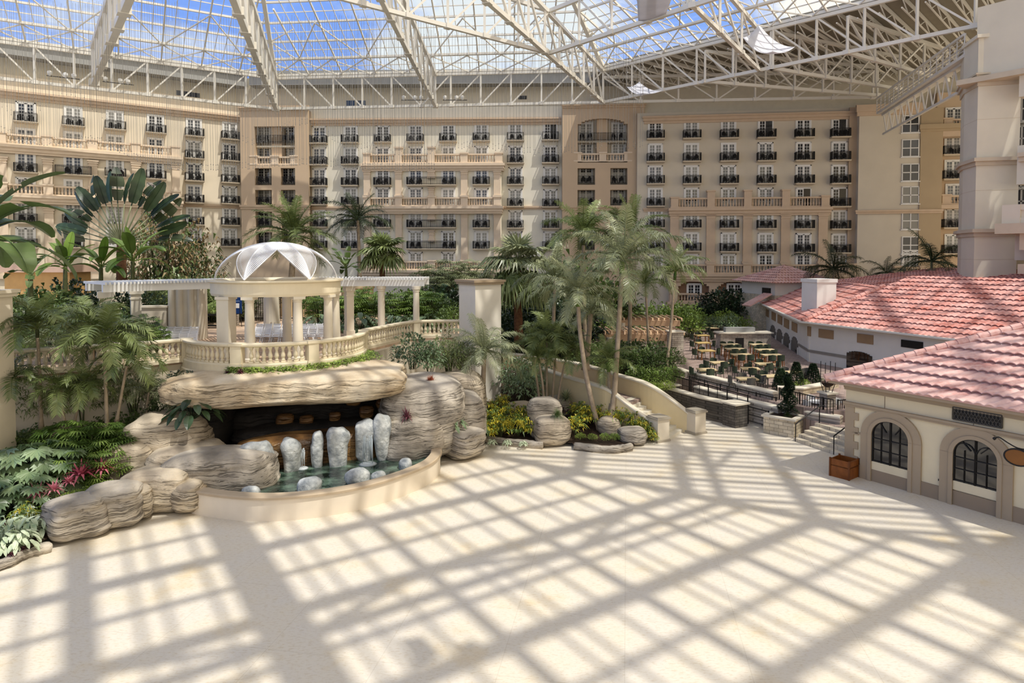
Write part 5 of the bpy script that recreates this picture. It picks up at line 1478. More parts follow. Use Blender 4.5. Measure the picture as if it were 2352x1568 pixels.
def arched_window(u0, u1, vtop, vbot, style):
    s0, s1 = PK.s_of(u0), PK.s_of(u1); sc = (s0 + s1) / 2; hw = (s1 - s0) / 2
    zb = zof(PK, u0, vbot); ztop = zof(PK, (u0 + u1) / 2, vtop); zsp = ztop - hw * 0.92
    def arch(r, k, z):                                            # half outline from right spring to left spring
        return [(sc + r * math.cos(a), z + (r * 0.92) * math.sin(a)) for a in [PI * i / k for i in range(k + 1)]]
    w = None
    m = MB(); n = 20; fw = 0.5
    inner, outer = arch(hw, n, zsp), arch(hw + fw, n, zsp)
    for oo, ww in ((0.11, fw), (0.16, 0.16)):
        outr = arch(hw + ww, n, zsp)
        for i in range(n):
            q = [inner[i], inner[i + 1], outr[i + 1], outr[i]]
            A_ = [PK.pt(s, z, oo) for s, z in q]; B_ = [PK.pt(s, z, -0.1) for s, z in q]
            m.add(A_ + B_, [(0, 3, 2, 1), (0, 1, 5, 4), (2, 3, 7, 6), (4, 5, 6, 7), (1, 2, 6, 5), (3, 0, 4, 7)])
        for sg in (-1, 1):
            wbox(m, PK, sc + sg * hw, sc + sg * (hw + ww), 0.0, zsp + 0.01, -0.1, oo)
    w = wpart('arched_window', m, M['rest_tan'], nb)
    g = MB(); pts = arch(hw, n, zsp); vs = [PK.pt(s, z, 0.02) for s, z in pts] + [PK.pt(sc - hw, zb, 0.02), PK.pt(sc + hw, zb, 0.02)]
    g.add(vs, [tuple(range(len(vs)))[::-1]])
    g.build('glass', M['pane_rest'], w)
    b = MB()
    def bar(pa, pb, t=0.04): b.beam(PK.pt(*pa, 0.05), PK.pt(*pb, 0.05), t, t)
    for sg, t in ((-0.5, 0.035), (0, 0.06), (0.5, 0.035)):
        z1 = ztop - 0.02 if sg == 0 else zsp + (hw * 0.92 * math.sqrt(1 - sg * sg) if style == 0 else hw * 0.25)
        bar((sc + sg * hw, zb), (sc + sg * hw, z1), t)
    for i in range(3): bar((sc - hw, zb + 0.05 + i * (zsp - zb) * 0.42), (sc + hw, zb + 0.05 + i * (zsp - zb) * 0.42), 0.03)
    for a, c in zip(pts, pts[1:]): bar(a, c, 0.06)
    for sg in (-1, 1): bar((sc + sg * hw, zb), (sc + sg * hw, zsp), 0.06)
    if style == 0:
        for a in (PI * 0.3, PI * 0.7): bar((sc + 0.4 * hw * math.cos(a), zsp + 0.3 * hw * math.sin(a)), (sc + hw * math.cos(a), zsp + 0.92 * hw * math.sin(a)), 0.035)
    else:
        for c0 in (-0.5, 0.5):
            pr = None
            for i in range(11):
                a = PI * i / 10; q = (sc + c0 * hw + 0.5 * hw * math.cos(a), zsp + 0.62 * hw * math.sin(a))
                if pr: bar(pr, q, 0.035)
                pr = q
        for a in (PI * 0.28, PI * 0.72): bar((sc + 0.35 * hw * math.cos(a), zsp + 0.35 * hw * math.sin(a)), (sc + hw * math.cos(a), zsp + 0.92 * hw * math.sin(a)), 0.035)
    b.build('muntins', M['black'], w)
    l = MB(); wbox(l, PK, sc - hw, sc + hw, zb - 0.36, zb, -0.05, 0.07); l.build('sill_panel', M['rest'], w)
M['pane_rest'] = glass('dark_restaurant_glass', '#171412', 0.05, 1.0)
arched_window(2013, 2099, 970, 1060, 0)
arched_window(2203, 2307, 1012, 1105, 1)
# dark pierced vent
vg = MB(); s0, s1 = PK.s_of(2199), PK.s_of(2313); zt_, zb_ = zof(PK, 2199, 935), zof(PK, 2199, 963)
wbox(vg, PK, s0, s1, zb_, zt_, -0.05, 0.04)
v_ = wpart('vent_grille', vg, M['black'], nb)
lt = MB(); nx = 14
for i in range(nx):
    a, b = lerp(s0, s1, i / nx), lerp(s0, s1, (i + 1) / nx); zm = (zt_ + zb_) / 2; mid = (a + b) / 2
    for z0, z1 in ((zb_, zm), (zm, zt_)):
        lt.beam(PK.pt(a, z0, 0.06), PK.pt(b, z1, 0.06), 0.022, 0.022); lt.beam(PK.pt(a, z1, 0.06), PK.pt(b, z0, 0.06), 0.022, 0.022); lt.beam(PK.pt(mid, z0, 0.06), PK.pt(mid, z1, 0.06), 0.016, 0.016)
for z in (zt_, zb_): lt.beam(PK.pt(s0, z, 0.06), PK.pt(s1, z, 0.06), 0.05, 0.05)
for s in (s0, s1): lt.beam(PK.pt(s, zb_, 0.06), PK.pt(s, zt_, 0.06), 0.05, 0.05)
lt.build('lattice', surf('dark_bronze', '#4A4640', var=0.1, rough=0.4), v_)
kbox('tap', [(PK.s_of(2168), PK.s_of(2168) + 0.06, 0.8, 0.88, 0, 0.06)], M['black'])
OV = 0.65; ZEV = 4.28; PIT = 0.47
E0 = PK.pt(-OV, ZEV, OV); E1 = PK.pt(KL, ZEV, OV); inn = -PK.n
RUN = 6.2
wpart('roof', tiles(E0, E1, inn, RUN, PIT, h0=1.0, course=0.7, wave=0.36, step=0.13, amp=0.05), M['tile'], nb)
E2 = E0 + inn * 14
bk = MB().quad(E0, E0 + (inn + PK.d) * RUN + Vector((0, 0, RUN * PIT)), E2 + (-inn + PK.d) * RUN + Vector((0, 0, RUN * PIT)), E2)
wpart('roof_back_slope', bk, M['tile'], nb)
tp = E0 + (inn + PK.d) * RUN + Vector((0, 0, RUN * PIT + 0.06))
wpart('hip_tiles', ridge([E0 + Vector((0, 0, 0.1)), tp, tp + PK.d * 8]), M['tile'], nb)
kbox('eaves', [(-OV + 0.1, KL, 4.16, 4.27, -1.0, OV - 0.12)], M['rest_tan'])
# hanging oval sign on its bracket, cut by the picture edge
pb = at(2338, 1050, Y=23.6)
sg = thing('hanging_sign', 'oval brown sign hanging from a black scroll bracket at the right edge', 'sign', pb)
u_ = Vector((0.55, -0.83, 0))
m = MB()
for i in range(24):
    a, b = 2 * PI * i / 24, 2 * PI * (i + 1) / 24
    m.beam(u_ * (0.42 * math.cos(a)) + Vector((0, 0, 0.3 * math.sin(a))), u_ * (0.42 * math.cos(b)) + Vector((0, 0, 0.3 * math.sin(b))), 0.09, 0.05)
m.build('rim', M['black'], sg)
m = MB(); n = 28
for oo in (-0.03, 0.03):
    vs = [u_ * (0.4 * math.cos(2 * PI * i / n)) + Vector((0, 0, 0.28 * math.sin(2 * PI * i / n))) + PK.d.cross(Vector((0, 0, 1))) * 0 + Vector((u_.y, -u_.x, 0)) * oo for i in range(n)]
    m.add(vs, [tuple(range(n))])
m.build('board', surf('brown_sign_board', '#8A5A2C', var=0.15), sg)
m = MB(); arm = [u_ * -0.75 + Vector((0, 0, 0.52)), u_ * -0.6 + Vector((0, 0, 0.6)), u_ * -0.3 + Vector((0, 0, 0.45)), u_ * 0 + Vector((0, 0, 0.34)), u_ * 0.4 + Vector((0, 0, 0.36)), u_ * 0.7 + Vector((0, 0, 0.4)), PK.pt((pb - PK.p0).dot(PK.d) + 0.9, pb.z + 0.42, 0.0) - pb]
m.tube(smooth_path(arm, 5), 0.025, 6); m.lathe([(0.02, -0.06), (0.07, 0), (0.02, 0.06)], arm[0], 8)
m.build('bracket', M['black'], sg)
# ------------------------------------------------------------------ middle building with arcade, chimney and turret
W0, W1_, W2_ = (30.1, 79.5), (24.1, 52.8), (30.4, 37.5)
PW1, PW2 = Plane(W0, W1_), Plane(W1_, W2_)
M['rest_white'] = surf('restaurant_white_plaster', '#DCD8CE', var=0.05, scale=0.8)
M['vent_brown'] = surf('brown_louvre', '#9A7F60', var=0.12)
M['shutter_grey'] = surf('grey_shutter', '#6A655E', var=0.08)
M['grey_trim'] = surf('grey_plaster_trim', '#8B857B', var=0.06)
ZE2 = 4.75
mbld = thing('restaurant_building', 'white restaurant with arcade, chimney and long red tiled roof behind the patio', 'building', (W1_[0], W1_[1], 1.5))
def mpart(name, boxes, m):
    mb = MB()
    for P, b in boxes: wbox(mb, P, *b)
    return wpart(name, mb, m, mbld)
L1, L2 = (PW1.p1 - PW1.p0).length, (PW2.p1 - PW2.p0).length
mpart('wall', [(PW1, (0, L1 + 0.1, 0, ZE2, -6, 0)), (PW2, (-0.1, L2, 0, ZE2, -6, 0))], M['rest_white'])
for u0, u1, vt in ((1772, 1785, 748), (1787, 1801, 757), (1803, 1818, 766), (1821, 1837, 775)):
    s0, s1 = PW1.s_of(u0), PW1.s_of(u1); zt = min(4.1, zof(PW1, (u0 + u1) / 2, vt)); m = MB(); n = 8; sc = (s0 + s1) / 2; hw = (s1 - s0) / 2
    wbox(m, PW1, s0, s1, 1.5, zt - hw * 0.6, -0.02, 0.05)
    for i in range(n):
        t = 2 * (i + 0.5) / n - 1
        wbox(m, PW1, lerp(s0, s1, i / n), lerp(s0, s1, (i + 1) / n), zt - hw * 0.61, zt - hw * 0.6 + hw * 0.6 * math.sqrt(1 - t * t), -0.02, 0.05)
    a = wpart('arched_shutter', m, M['shutter_grey'], mbld)
    m = MB(); wbox(m, PW1, sc + hw * 0.25, s1, 1.6, zt - hw * 0.7, 0.03, 0.07); m.build('dark_opening', M['black'], a)
    m = MB(); wbox(m, PW1, s0 - 0.18, s0, 1.5, zt - hw * 0.5, -0.02, 0.12); wbox(m, PW1, s1, s1 + 0.18, 1.5, zt - hw * 0.5, -0.02, 0.12); m.build('white_jamb', M['rest_white'], a)
for u0, u1, v0, v1 in ((1761, 1768, 710, 726), (1775, 1784, 716, 734), (1789, 1799, 723, 742), (1804, 1815, 731, 751), (1822, 1834, 739, 759)):
    s0, s1 = PW1.s_of(u0), PW1.s_of(u1); zt, zb = zof(PW1, u0, v0), zof(PW1, u0, v1)
    mpart('louvre_vent', [(PW1, (s0, s1, zb, zt, -0.02, 0.06))], M['vent_brown'])
for u0, u1, v0, v1 in ((1842, 1853, 748, 770), (1884, 1918, 757, 777), (1973, 2010, 768, 789)):
    P = PW2
    s0, s1 = P.s_of(max(u0, 1858)), P.s_of(max(u1, 1866)); zt, zb = zof(P, (u0 + u1) / 2, v0), zof(P, (u0 + u1) / 2, v1)
    mpart('louvre_vent', [(P, (s0, s1, zb, zt, -0.02, 0.06))], M['vent_brown'])
zb = zof(PW2, 1900, 812)
mpart('belt_course', [(PW2, (0, L2, zb - 0.1, zb + 0.1, -0.02, 0.06)), (PW1, (PW1.s_of(1838), L1, zb - 0.1, zb + 0.1, -0.02, 0.06))], M['grey_trim'])
m = MB(); s0, s1 = PW2.s_of(1950), PW2.s_of(2008); zt = zof(PW2, 1980, 808); n = 10
for i in range(n):
    t = 2 * (i + 0.5) / n - 1; wbox(m, PW2, lerp(s0, s1, i / n), lerp(s0, s1, (i + 1) / n), 1.6, zt - 0.35 + 0.35 * math.sqrt(1 - t * t), -0.02, 0.07)
wpart('dark_arched_window', m, M['pane_rest'], mbld)
mpart('dark_opening', [(PW2, (PW2.s_of(2075), PW2.s_of(2125), zof(PW2, 2100, 800), zof(PW2, 2100, 783), -0.02, 0.07))], M['black'])
d1, d2 = PW1.d, PW2.d; OV2 = 0.55
bis = (PW1.n + PW2.n).normalized(); bis = bis / bis.dot(PW1.n)
EA, EB, EC = PW1.pt(-0.6, ZE2, OV2), Vector((W1_[0], W1_[1], ZE2)) + bis * OV2, PW2.pt(L2, ZE2, OV2)
ht = math.tan(math.acos(min(1, d1.dot(d2))) / 2)
wpart('roof_long_slope', tiles(EA, EB, -PW1.n, 6.6, 0.42, h0=1.0, h1=ht, course=0.7, wave=0.4), M['tile_red'], mbld)
wpart('roof_front_slope', tiles(EB, EC, -PW2.n, 8.8, 0.42, h0=ht, h1=-0.1, course=0.7, wave=0.4), M['tile_red'], mbld)
G0, G1 = Vector((31.5, 67.5, 7.35)), Vector((37.4, 34.0, 7.0)); gd = (G1 - G0).normalized(); gi = Vector((-gd.y, gd.x, 0))
if gi.x < 0: gi = -gi
wpart('roof_upper_slope', tiles(G0, G1, gi, 10.5, 0.15, h0=0.4, course=0.7, wave=0.4), M['tile_red'], mbld)
wpart('eaves', MB().beam(EA, EB, 0.5, 0.12).beam(EB, EC, 0.5, 0.12), M['rest_white'], mbld)
hp = EB + (-bis) * 6.4 * 1.0; hp.z = ZE2 + 6.4 * 0.44
wpart('hip_tiles', ridge([EB + Vector((0, 0, 0.1)), EB - bis * 6.6 + Vector((0, 0, 6.6 * 0.42 + 0.1))], 0.2), M['tile_red'], mbld)
cpos = Vector((26.9, 57.2, 0))
ch_ = MB().obox((cpos.x, cpos.y, 6.6), (1.95, 1.95, 2.9), 0.25).obox((cpos.x, cpos.y, 7.95), (2.1, 2.1, 0.3), 0.25)
wpart('chimney', ch_, surf('white_chimney', '#E4E3DE', var=0.03), mbld)
# turret
tc_ = Vector((31.9, 76.5, 0))
tt = thing('turret', 'square turret with pyramid red tile roof at the far end of the white restaurant', 'turret', (tc_.x, tc_.y, 1.5), 0.2)
MB().box((-3.4, -3.4, -1.5), (3.4, 3.4, 5.7)).build('body', M['rest_white'], tt)
MB().box((-3.55, -3.55, -1.5), (-3.0, 3.5, 4.2)).box((-3.5, -3.5, -1.5), (-1.2, -3.0, 4.2)).build('stone_facing', M['stone_pale'], tt)
for a in range(4):
    R4 = Matrix.Rotation(a * PI / 2, 3, 'Z')
    m = tiles(R4 @ Vector((-4.3, -4.3, 5.65)), R4 @ Vector((4.3, -4.3, 5.65)), R4 @ Vector((0, 1, 0)), 4.3, 0.44, h0=1.0, h1=1.0, course=0.6, wave=0.4)
    m.build('roof_slope', M['tile'], tt)
MB().box((-3.5, -2.6, 2.6), (-3.38, -1.0, 5.0)).build('shutter', M['black'], tt)
MB().beam((-3.9, -2.8, 4.4), (-6.6, -2.8, 3.1), 1.6, 0.14).build('lean_to_roof', M['tile'], tt)
# red roof corner farther back beside the pillar
fr = thing('red_roof', 'small bright red tiled roof in the shade beside the big pillar', 'roof', (46, 72, 1.5))
FA, FB = at(2118, 646, Y=70), at(2225, 650, Y=60)
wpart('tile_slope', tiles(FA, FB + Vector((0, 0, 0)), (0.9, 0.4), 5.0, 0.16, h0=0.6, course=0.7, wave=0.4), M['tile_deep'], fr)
wpart('wall', MB().prism([(FA.x, FA.y), (FB.x, FB.y), (FB.x + 5, FB.y + 3), (FA.x + 5, FA.y + 3)], 0.0, 7.0), M['rest_white'], fr)
# ------------------------------------------------------------------ big pillar and right wing arcade
M['pier'] = surf('big_pillar_plaster', '#DFD5C0', var=0.05, scale=0.5)
M['pier_trim'] = surf('big_pillar_moulding', '#CFBFA6', var=0.05)
pp = at(2236, 590, Y=56.0)
dr2 = Vector((0.60, -0.80, 0)); nl2 = Vector((-0.80, -0.60, 0))           # along the wing towards the viewer; its outward face
PX = Plane((pp.x, pp.y), (pp.x + dr2.x, pp.y + dr2.y))
bp = thing('corner_pillar', 'massive cream pillar with two moulded bands carrying the right wing arcade', 'pillar', (pp.x, pp.y, 0))
def xz(v, u=2236): return zof(PX, u, v)
def bx(name, boxes, m, par=bp):
    mb = MB()
    for b in boxes: wbox(mb, PX, *b)
    return wpart(name, mb, m, par)
PWD = PX.s_of(2335)
pP, pL, pR = at(2237, HZ, Y=56.0), at(2207, HZ, Y=58.6), at(2335, HZ, Y=55.2)
pq = [pL, pP, pR, pR + Vector((1.4, 2.6, 0)), pL + Vector((1.2, 2.2, 0))]; pcn = sum(pq, Vector()) / 5
def pillar_mb(z0, z1, off, mb=None):
    mb = mb or MB()
    return mb.prism([((p - pcn) * (1 + off / 2.2) + pcn)[:2] for p in pq], z0, z1)
wpart('shaft', pillar_mb(0, xz(200), 0), M['pier'], bp)
wpart('capital', pillar_mb(xz(176), xz(172), 0.5, pillar_mb(xz(186), xz(176), 0.35, pillar_mb(xz(200), xz(186), 0.15))), M['pier_trim'], bp)
wpart('upper_block', pillar_mb(xz(92), xz(84), 0.4, pillar_mb(xz(172), xz(92), 0.15)), M['pier'], bp)
for v in (372, 534):
    wpart('moulded_band', pillar_mb(xz(v + 9), xz(v), 0.18, pillar_mb(xz(v), xz(v - 8), 0.45)), M['pier_trim'], bp)
wpart('panel_joint', pillar_mb(xz(596), xz(595), 0.01, pillar_mb(xz(438), xz(437), 0.01, pillar_mb(xz(276), xz(275), 0.01))), M['pier_trim'], bp)
# wing to the right: beams with arches between the pillar and the next one out of frame
aw = MB(); s_a, s_b = PWD - 0.2, PWD + 9.0
def archbeam(zlo, zspring_drop, ztop):
    n = 14
    for i in range(n):
        t = 2 * (i + 0.5) / n - 1
        wbox(aw, PX, lerp(s_a, s_b, i / n), lerp(s_a, s_b, (i + 1) / n), zlo - zspring_drop * (1 - math.sqrt(max(0, 1 - t * t))), ztop, -1.3, -0.2)
archbeam(xz(205) + 0.4, 2.6, xz(100)); archbeam(xz(390), 2.4, xz(372) + 1.0); archbeam(xz(560), 2.2, xz(534) + 0.8)
struct('wall_right_wing_arches', aw, M['pier'])
rb_ = MB()
for v in (372, 534): wbox(rb_, PX, PWD, s_b + 6, xz(v), xz(v - 9), -1.5, 0.5); wbox(rb_, PX, PWD, s_b + 6, xz(v + 10), xz(v), -1.5, 0.25)
wbox(rb_, PX, PWD - 4.5, s_b + 12, xz(192), xz(180), -1.5, 0.4)
struct('trim_right_wing', rb_, M['pier_trim'])
struct('wall_right_wing_top', wbox(MB(), PX, PWD - 3.2, s_b + 14, xz(178), xz(60) + 1.5, -2.2, -0.1), M['pier'])
struct('wall_right_wing_back', wbox(MB(), PX, -2, s_b + 16, 0, xz(60), -7.0, -6.2), M['wall_cream'])
for i, (u, v) in enumerate(((2347, 250), (2347, 318), (2346, 402), (2346, 462))):
    nwin[0] += 1
    o = tag(link('window_%d' % nwin[0], WME, None, PX.px(u, v, -6.0) , PX.rot), kind='structure'); link('glass_pane', WGL[0], o)
# projecting balcony with stone balustrade, cut by the edge
rbp = thing('stone_balcony', 'projecting stone balcony with moulded corbel at the right edge beside the big pillar', 'balcony', PX.pt(PWD + 0.6, xz(525), 0))
bx('floor_slab', [(PWD - 0.9, PWD + 8, xz(540), xz(518), -0.2, 2.2)], M['pier_trim'], rbp)
bx('pier', [(PWD - 0.5, PWD + 0.7, xz(518), xz(478), 1.0, 2.0)], M['pier'], rbp)
bx('parapet', [(PWD + 0.7, PWD + 8, xz(518), xz(506), 1.2, 1.9), (PWD + 0.7, PWD + 8, xz(490), xz(478), 1.2, 1.9), (PWD + 0.7, PWD + 8, xz(506), xz(490), 1.35, 1.75)], M['pier'], rbp)
bx('corbel', [(PWD + 0.6, PWD + 8, xz(575), xz(540), -0.2, 1.6), (PWD + 0.9, PWD + 8, xz(605), xz(575), -0.2, 1.1), (PWD + 0.5, PWD + 8, xz(626), xz(605), -0.2, 1.5)], M['pier_trim'], rbp)
# ================================================================== restaurant patio
ZP = 1.5
def capwall(label, pts, zt, z0, m, w=0.42, cap=None, capw=0.56):
    P = [Vector((p[0], p[1], 0)) for p in pts]
    t = thing('stone_wall', label, 'wall', (P[0].x, P[0].y, 0))
    wpart('stone_face', MB().sweep(P, [(-w / 2, z0), (w / 2, z0), (w / 2, zt - 0.1), (-w / 2, zt - 0.1)][::-1]), m, t)
    wpart('cap', MB().sweep(P, [(-capw / 2, zt - 0.1), (capw / 2, zt - 0.1), (capw / 2, zt - 0.02), (capw * 0.35, zt + 0.03), (-capw * 0.35, zt + 0.03), (-capw / 2, zt - 0.02)][::-1]), cap or M['cap'], t)
    return t
capwall('long pale capped stone wall in front of the patio tables', [(12.6, 46.0), (14.0, 42.6), (15.75, 38.7)], 1.95, 0, M['stone'])
capwall('lower capped stone wall along the ramp down to the stone planter', [(12.4, 43.6), (14.0, 40.2), (15.5, 37.4)], 1.35, 0, M['stone'])
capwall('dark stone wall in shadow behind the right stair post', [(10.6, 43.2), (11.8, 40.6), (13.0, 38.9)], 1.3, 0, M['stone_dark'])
capwall('short pale bed wall beside the stone pier at the end of the pergola', [(10.5, 52.0), (11.6, 49.0), (12.5, 46.2)], 1.9, 0, M['stone'])
capwall('pale curved bed wall under the conical shrubs', [(16.6, 40.6), (17.9, 40.2), (19.8, 41.4), (21.2, 42.5)], 1.95, 0.5, M['stone_pale'])
capwall('low stone kerb wall under the picket railing', [(15.9, 39.0), (17.0, 36.4), (18.0, 35.4)], 1.3, 0, M['stone'])
def squarepier(name, label, p, w, z0, z1, m, rot=0.5, cap=True):
    t = thing(name, label, 'pier', (p[0], p[1], z0), rot)
    MB().box((-w / 2, -w / 2, 0), (w / 2, w / 2, z1 - z0)).build('shaft', m, t)
    if cap: MB().box((-w / 2 - 0.1, -w / 2 - 0.1, z1 - z0), (w / 2 + 0.1, w / 2 + 0.1, z1 - z0 + 0.09)).build('cap', M['cap'], t)
    return t
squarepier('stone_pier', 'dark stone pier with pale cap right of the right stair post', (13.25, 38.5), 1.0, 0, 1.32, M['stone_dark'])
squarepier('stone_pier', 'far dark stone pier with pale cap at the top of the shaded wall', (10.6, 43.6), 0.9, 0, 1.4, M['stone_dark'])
squarepier('stone_pier', 'stacked stone pier at the right end of the front pergola', (13.3, 53.0), 1.0, 0, 3.9, M['stone'], 0.2)
squarepier('stone_pier', 'stacked stone pier carrying an iron flower stand behind the near restaurant corner', (17.95, 36.9), 0.6, 0.6, 2.25, M['stone'], 0.3)
# iron railings
def railing(label, pts, z0f, h, gap, pickets=True, name='iron_railing'):
    P = [Vector((p[0], p[1], z0f(i))) for i, p in enumerate(pts)]
    t = thing(name, label, 'railing', P[0])
    m = MB()
    for a, b in zip(P, P[1:]):
        m.beam(a + Vector((0, 0, h)), b + Vector((0, 0, h)), 0.05, 0.05); m.beam(a + Vector((0, 0, 0.15)), b + Vector((0, 0, 0.15)), 0.035, 0.035)
        if not pickets: m.beam(a + Vector((0, 0, h * 0.55)), b + Vector((0, 0, h * 0.55)), 0.03, 0.03)
    wpart('rails', m, M['black'], t)
    m = MB()
    for p, a in along(P, gap): m.beam(p, p + Vector((0, 0, h)), 0.03, 0.03)
    wpart('bars', m, M['black'], t)
    for p, a in along(P, 1.5):
        wpart('post', MB().beam(p - Vector((0, 0, 0.05)), p + Vector((0, 0, h + 0.06)), 0.06, 0.06), M['black'], t)
railing('black railing along the ramp between the two stone walls', [(11.0, 43.9), (12.9, 40.6), (14.2, 38.6)], lambda i: 0.95 - 0.12 * i, 1.0, 0.75, False)
railing('black handrail on the foot of the ramp wall by the stone planter', [(13.4, 40.0), (14.8, 37.3)], lambda i: 0.1, 1.0, 1.4, False)
railing('black railing against the long patio wall above the ramp', [(12.3, 45.0), (13.9, 41.6), (15.6, 38.2)], lambda i: 0.7, 1.0, 0.9, False)
railing('black picket railing round the white dining set', [(16.0, 38.8), (17.0, 36.5), (17.7, 35.7)], lambda i: 1.3, 0.85, 0.17)
railing('black picket gate beside the near restaurant corner', [(18.2, 36.2), (19.2, 36.6)], lambda i: 0.9, 1.1, 0.16)
# stone planter, steps, handrails
t = thing('stone_planter', 'pale stone planter box with a spiral topiary beside the patio steps', 'planter', (15.45, 36.85, 0), -0.75)
MB().box((-0.85, -0.75, 0), (0.85, 0.75, 0.95)).build('box', M['stone_pale'], t)
MB().box((-0.95, -0.85, 0.95), (0.95, -0.55, 1.05)).box((-0.95, 0.55, 0.95), (0.95, 0.85, 1.05)).box((-0.95, -0.55, 0.95), (-0.65, 0.55, 1.05)).box((0.65, -0.55, 0.95), (0.95, 0.55, 1.05)).build('rim', M['cap'], t)
MB().box((-0.66, -0.56, 0.9), (0.66, 0.56, 1.0)).build('soil', M['soil'], t)
A0, A1 = at(1822, 1012, z=0), at(1928, 1048, z=0)
sdv = (A1 - A0).normalized(); up = Vector((-sdv.y, sdv.x, 0))
if up.x < 0: up = -up
st = MB()
for i in range(5):
    a = A0 + up * (0.38 * i); b = A1 + up * (0.38 * i) + sdv * 0.6; c = b + up * 3.2; d = a + up * 3.2
    st.prism([(a.x, a.y), (b.x, b.y), (c.x, c.y), (d.x, d.y)], 0.17 * i, 0.17 * (i + 1))
tag(st.build('patio_steps', brickmat('pale_step_stone', '#D6CAB4', '#CBBEA7', '#A79B87', 0.9, 0.5, horizontal=True, bump=0.1)), 'broad pale stone steps up to the patio beside the near restaurant', 'steps')
struct('floor_patio_landing', MB().prism([(17.0, 35.6), (18.2, 34.0), (22, 36), (24, 44), (16.5, 41), (15.9, 38.5)], -0.2, 0.87), M['paver'])
def handrail(label, a, b, za, zb):
    a, b = Vector(a), Vector(b); t = thing('handrail', label, 'railing', (a.x, a.y, za))
    for p, z in ((a, za), (b, zb)): wpart('post', MB().tube([(p.x, p.y, z), (p.x, p.y, z + 0.95)], 0.028, 6), M['black'], t)
    e = b + (b - a).normalized() * 0.35
    wpart('rail', MB().tube([(a.x, a.y, za + 0.95), (b.x, b.y, zb + 0.95), (e.x, e.y, zb + 0.95)], 0.03, 6), M['black'], t)
h0 = A0 + sdv * 0.15; h1_ = A1 - sdv * 0.35
handrail('black handrail at the left of the patio steps beside the stone planter', h0, h0 + up * 1.7, 0, 0.85)
handrail('black handrail at the right of the patio steps beside the restaurant corner', h1_, h1_ + up * 1.5, 0.0, 0.7)
# wooden box planter at the corner
bpn = at(1948, 1103, z=0)
t = thing('wooden_box', 'empty brown wooden box planter at the restaurant corner', 'planter', (bpn.x + 0.1, bpn.y + 0.56, 0), PK.rot + PI / 2 + 0.08)
wd = surf('varnished_wood', '#8A4F1E', var=0.18, scale=3, rough=0.4, col2='#6E3B14')
b = MB(); s = 0.43
for x0, y0, x1, y1 in ((-s, -s, s, -s + 0.04), (-s, s - 0.04, s, s), (-s, -s, -s + 0.04, s), (s - 0.04, -s, s, s)): b.box((x0, y0, 0), (x1, y1, 0.82))
b.build('sides', wd, t)
dvw = surf('dark_varnished_wood', '#6A3A16', var=0.15, rough=0.4)
for sx in (-1, 1):
    for sy in (-1, 1): MB().box((sx * s - 0.035, sy * s - 0.035, 0), (sx * s + 0.035, sy * s + 0.035, 0.86)).build('corner_post', dvw, t)
MB().box((-s, -s, 0.5), (s, s, 0.55)).build('bottom', M['soil'], t)
# iron flower stand on the pier
t = thing('iron_flower_stand', 'black iron stand with a bowl on the stone pier', 'stand', (17.95, 36.9, 2.35))
b = MB()
for x in (-0.28, 0.28):
    for y in (-0.28, 0.28): b.tube([(x * 0.6, y * 0.6, 0), (x, y, 0.5), (x, y, 1.7)], 0.02, 5)
b.build('frame', M['black'], t)
MB().lathe([(0.1, 0.25), (0.3, 0.4), (0.36, 0.55), (0.3, 0.55), (0.05, 0.4)], (0, 0, 0), 14).build('bowl', surf('brown_bowl', '#3B2A20', var=0.2), t)
# ------------------------------------------------------------------ tables and chairs
M['table_wood'] = surf('pale_wood_table', '#D3BE94', var=0.12, scale=3, rough=0.5)
M['table_gold'] = surf('golden_wood_table', '#CDB074', var=0.14, scale=3, rough=0.5)
M['wood_leg'] = surf('orange_wood_leg', '#9C6636', var=0.15, rough=0.5)
M['green_weave'] = surf('dark_green_weave', '#3C4636', var=0.2, scale=6, rough=0.7)
M['grey_iron'] = surf('grey_iron_chair', '#5E5B54', var=0.15, rough=0.6)
def table_proto(name, w, d, h, top, legm, edge=None):
    t = thing(name, 'x', 'table', (0, 0, -50))
    m = MB(); n = 5
    for i in range(n): m.box((-w / 2 + w * i / n + 0.006, -d / 2, h - 0.05), (-w / 2 + w * (i + 1) / n - 0.006, d / 2, h))
    m.box((-w / 2 + 0.03, -d / 2 + 0.03, h - 0.09), (w / 2 - 0.03, d / 2 - 0.03, h - 0.05)); m.build('table_top', top, t)
    for x in (-1, 1):
        for y in (-1, 1): MB().beam((x * (w / 2 - 0.07), y * (d / 2 - 0.07), 0), (x * (w / 2 - 0.12), y * (d / 2 - 0.12), h - 0.05), 0.07, 0.07).build('leg', legm, t)
    return template(t)
def chair_proto(name, m, legm, h=0.45, back=0.45):
    t = thing(name, 'x', 'chair', (0, 0, -50))
    MB().lathe([(0.2, h - 0.05), (0.25, h - 0.02), (0.25, h), (0.02, h + 0.01)], (0, 0, 0), 10).build('seat', m, t)
    b = MB()
    for i in range(7):
        a = math.radians(200 + 140 * i / 6) + PI
        b.obox((0.25 * math.cos(a), 0.25 * math.sin(a), h + back * (0.62 - 0.05 * abs(i - 3))), (0.03, 0.13, back * 0.95), a)
    b.build('backrest', m, t)
    for x in (-1, 1):
        for y in (-1, 1): MB().beam((x * 0.2, y * 0.2, 0), (x * 0.16, y * 0.16, h - 0.02), 0.035, 0.035).build('leg', legm, t)
    return template(t)
T_low = table_proto('dining_table', 1.25, 0.85, 0.75, M['table_wood'], M['grey_iron'])
T_gold = table_proto('dining_table', 1.3, 0.95, 0.76, M['table_gold'], M['wood_leg'])
T_high = table_proto('high_table', 1.5, 0.85, 1.05, M['table_wood'], M['wood_leg'])
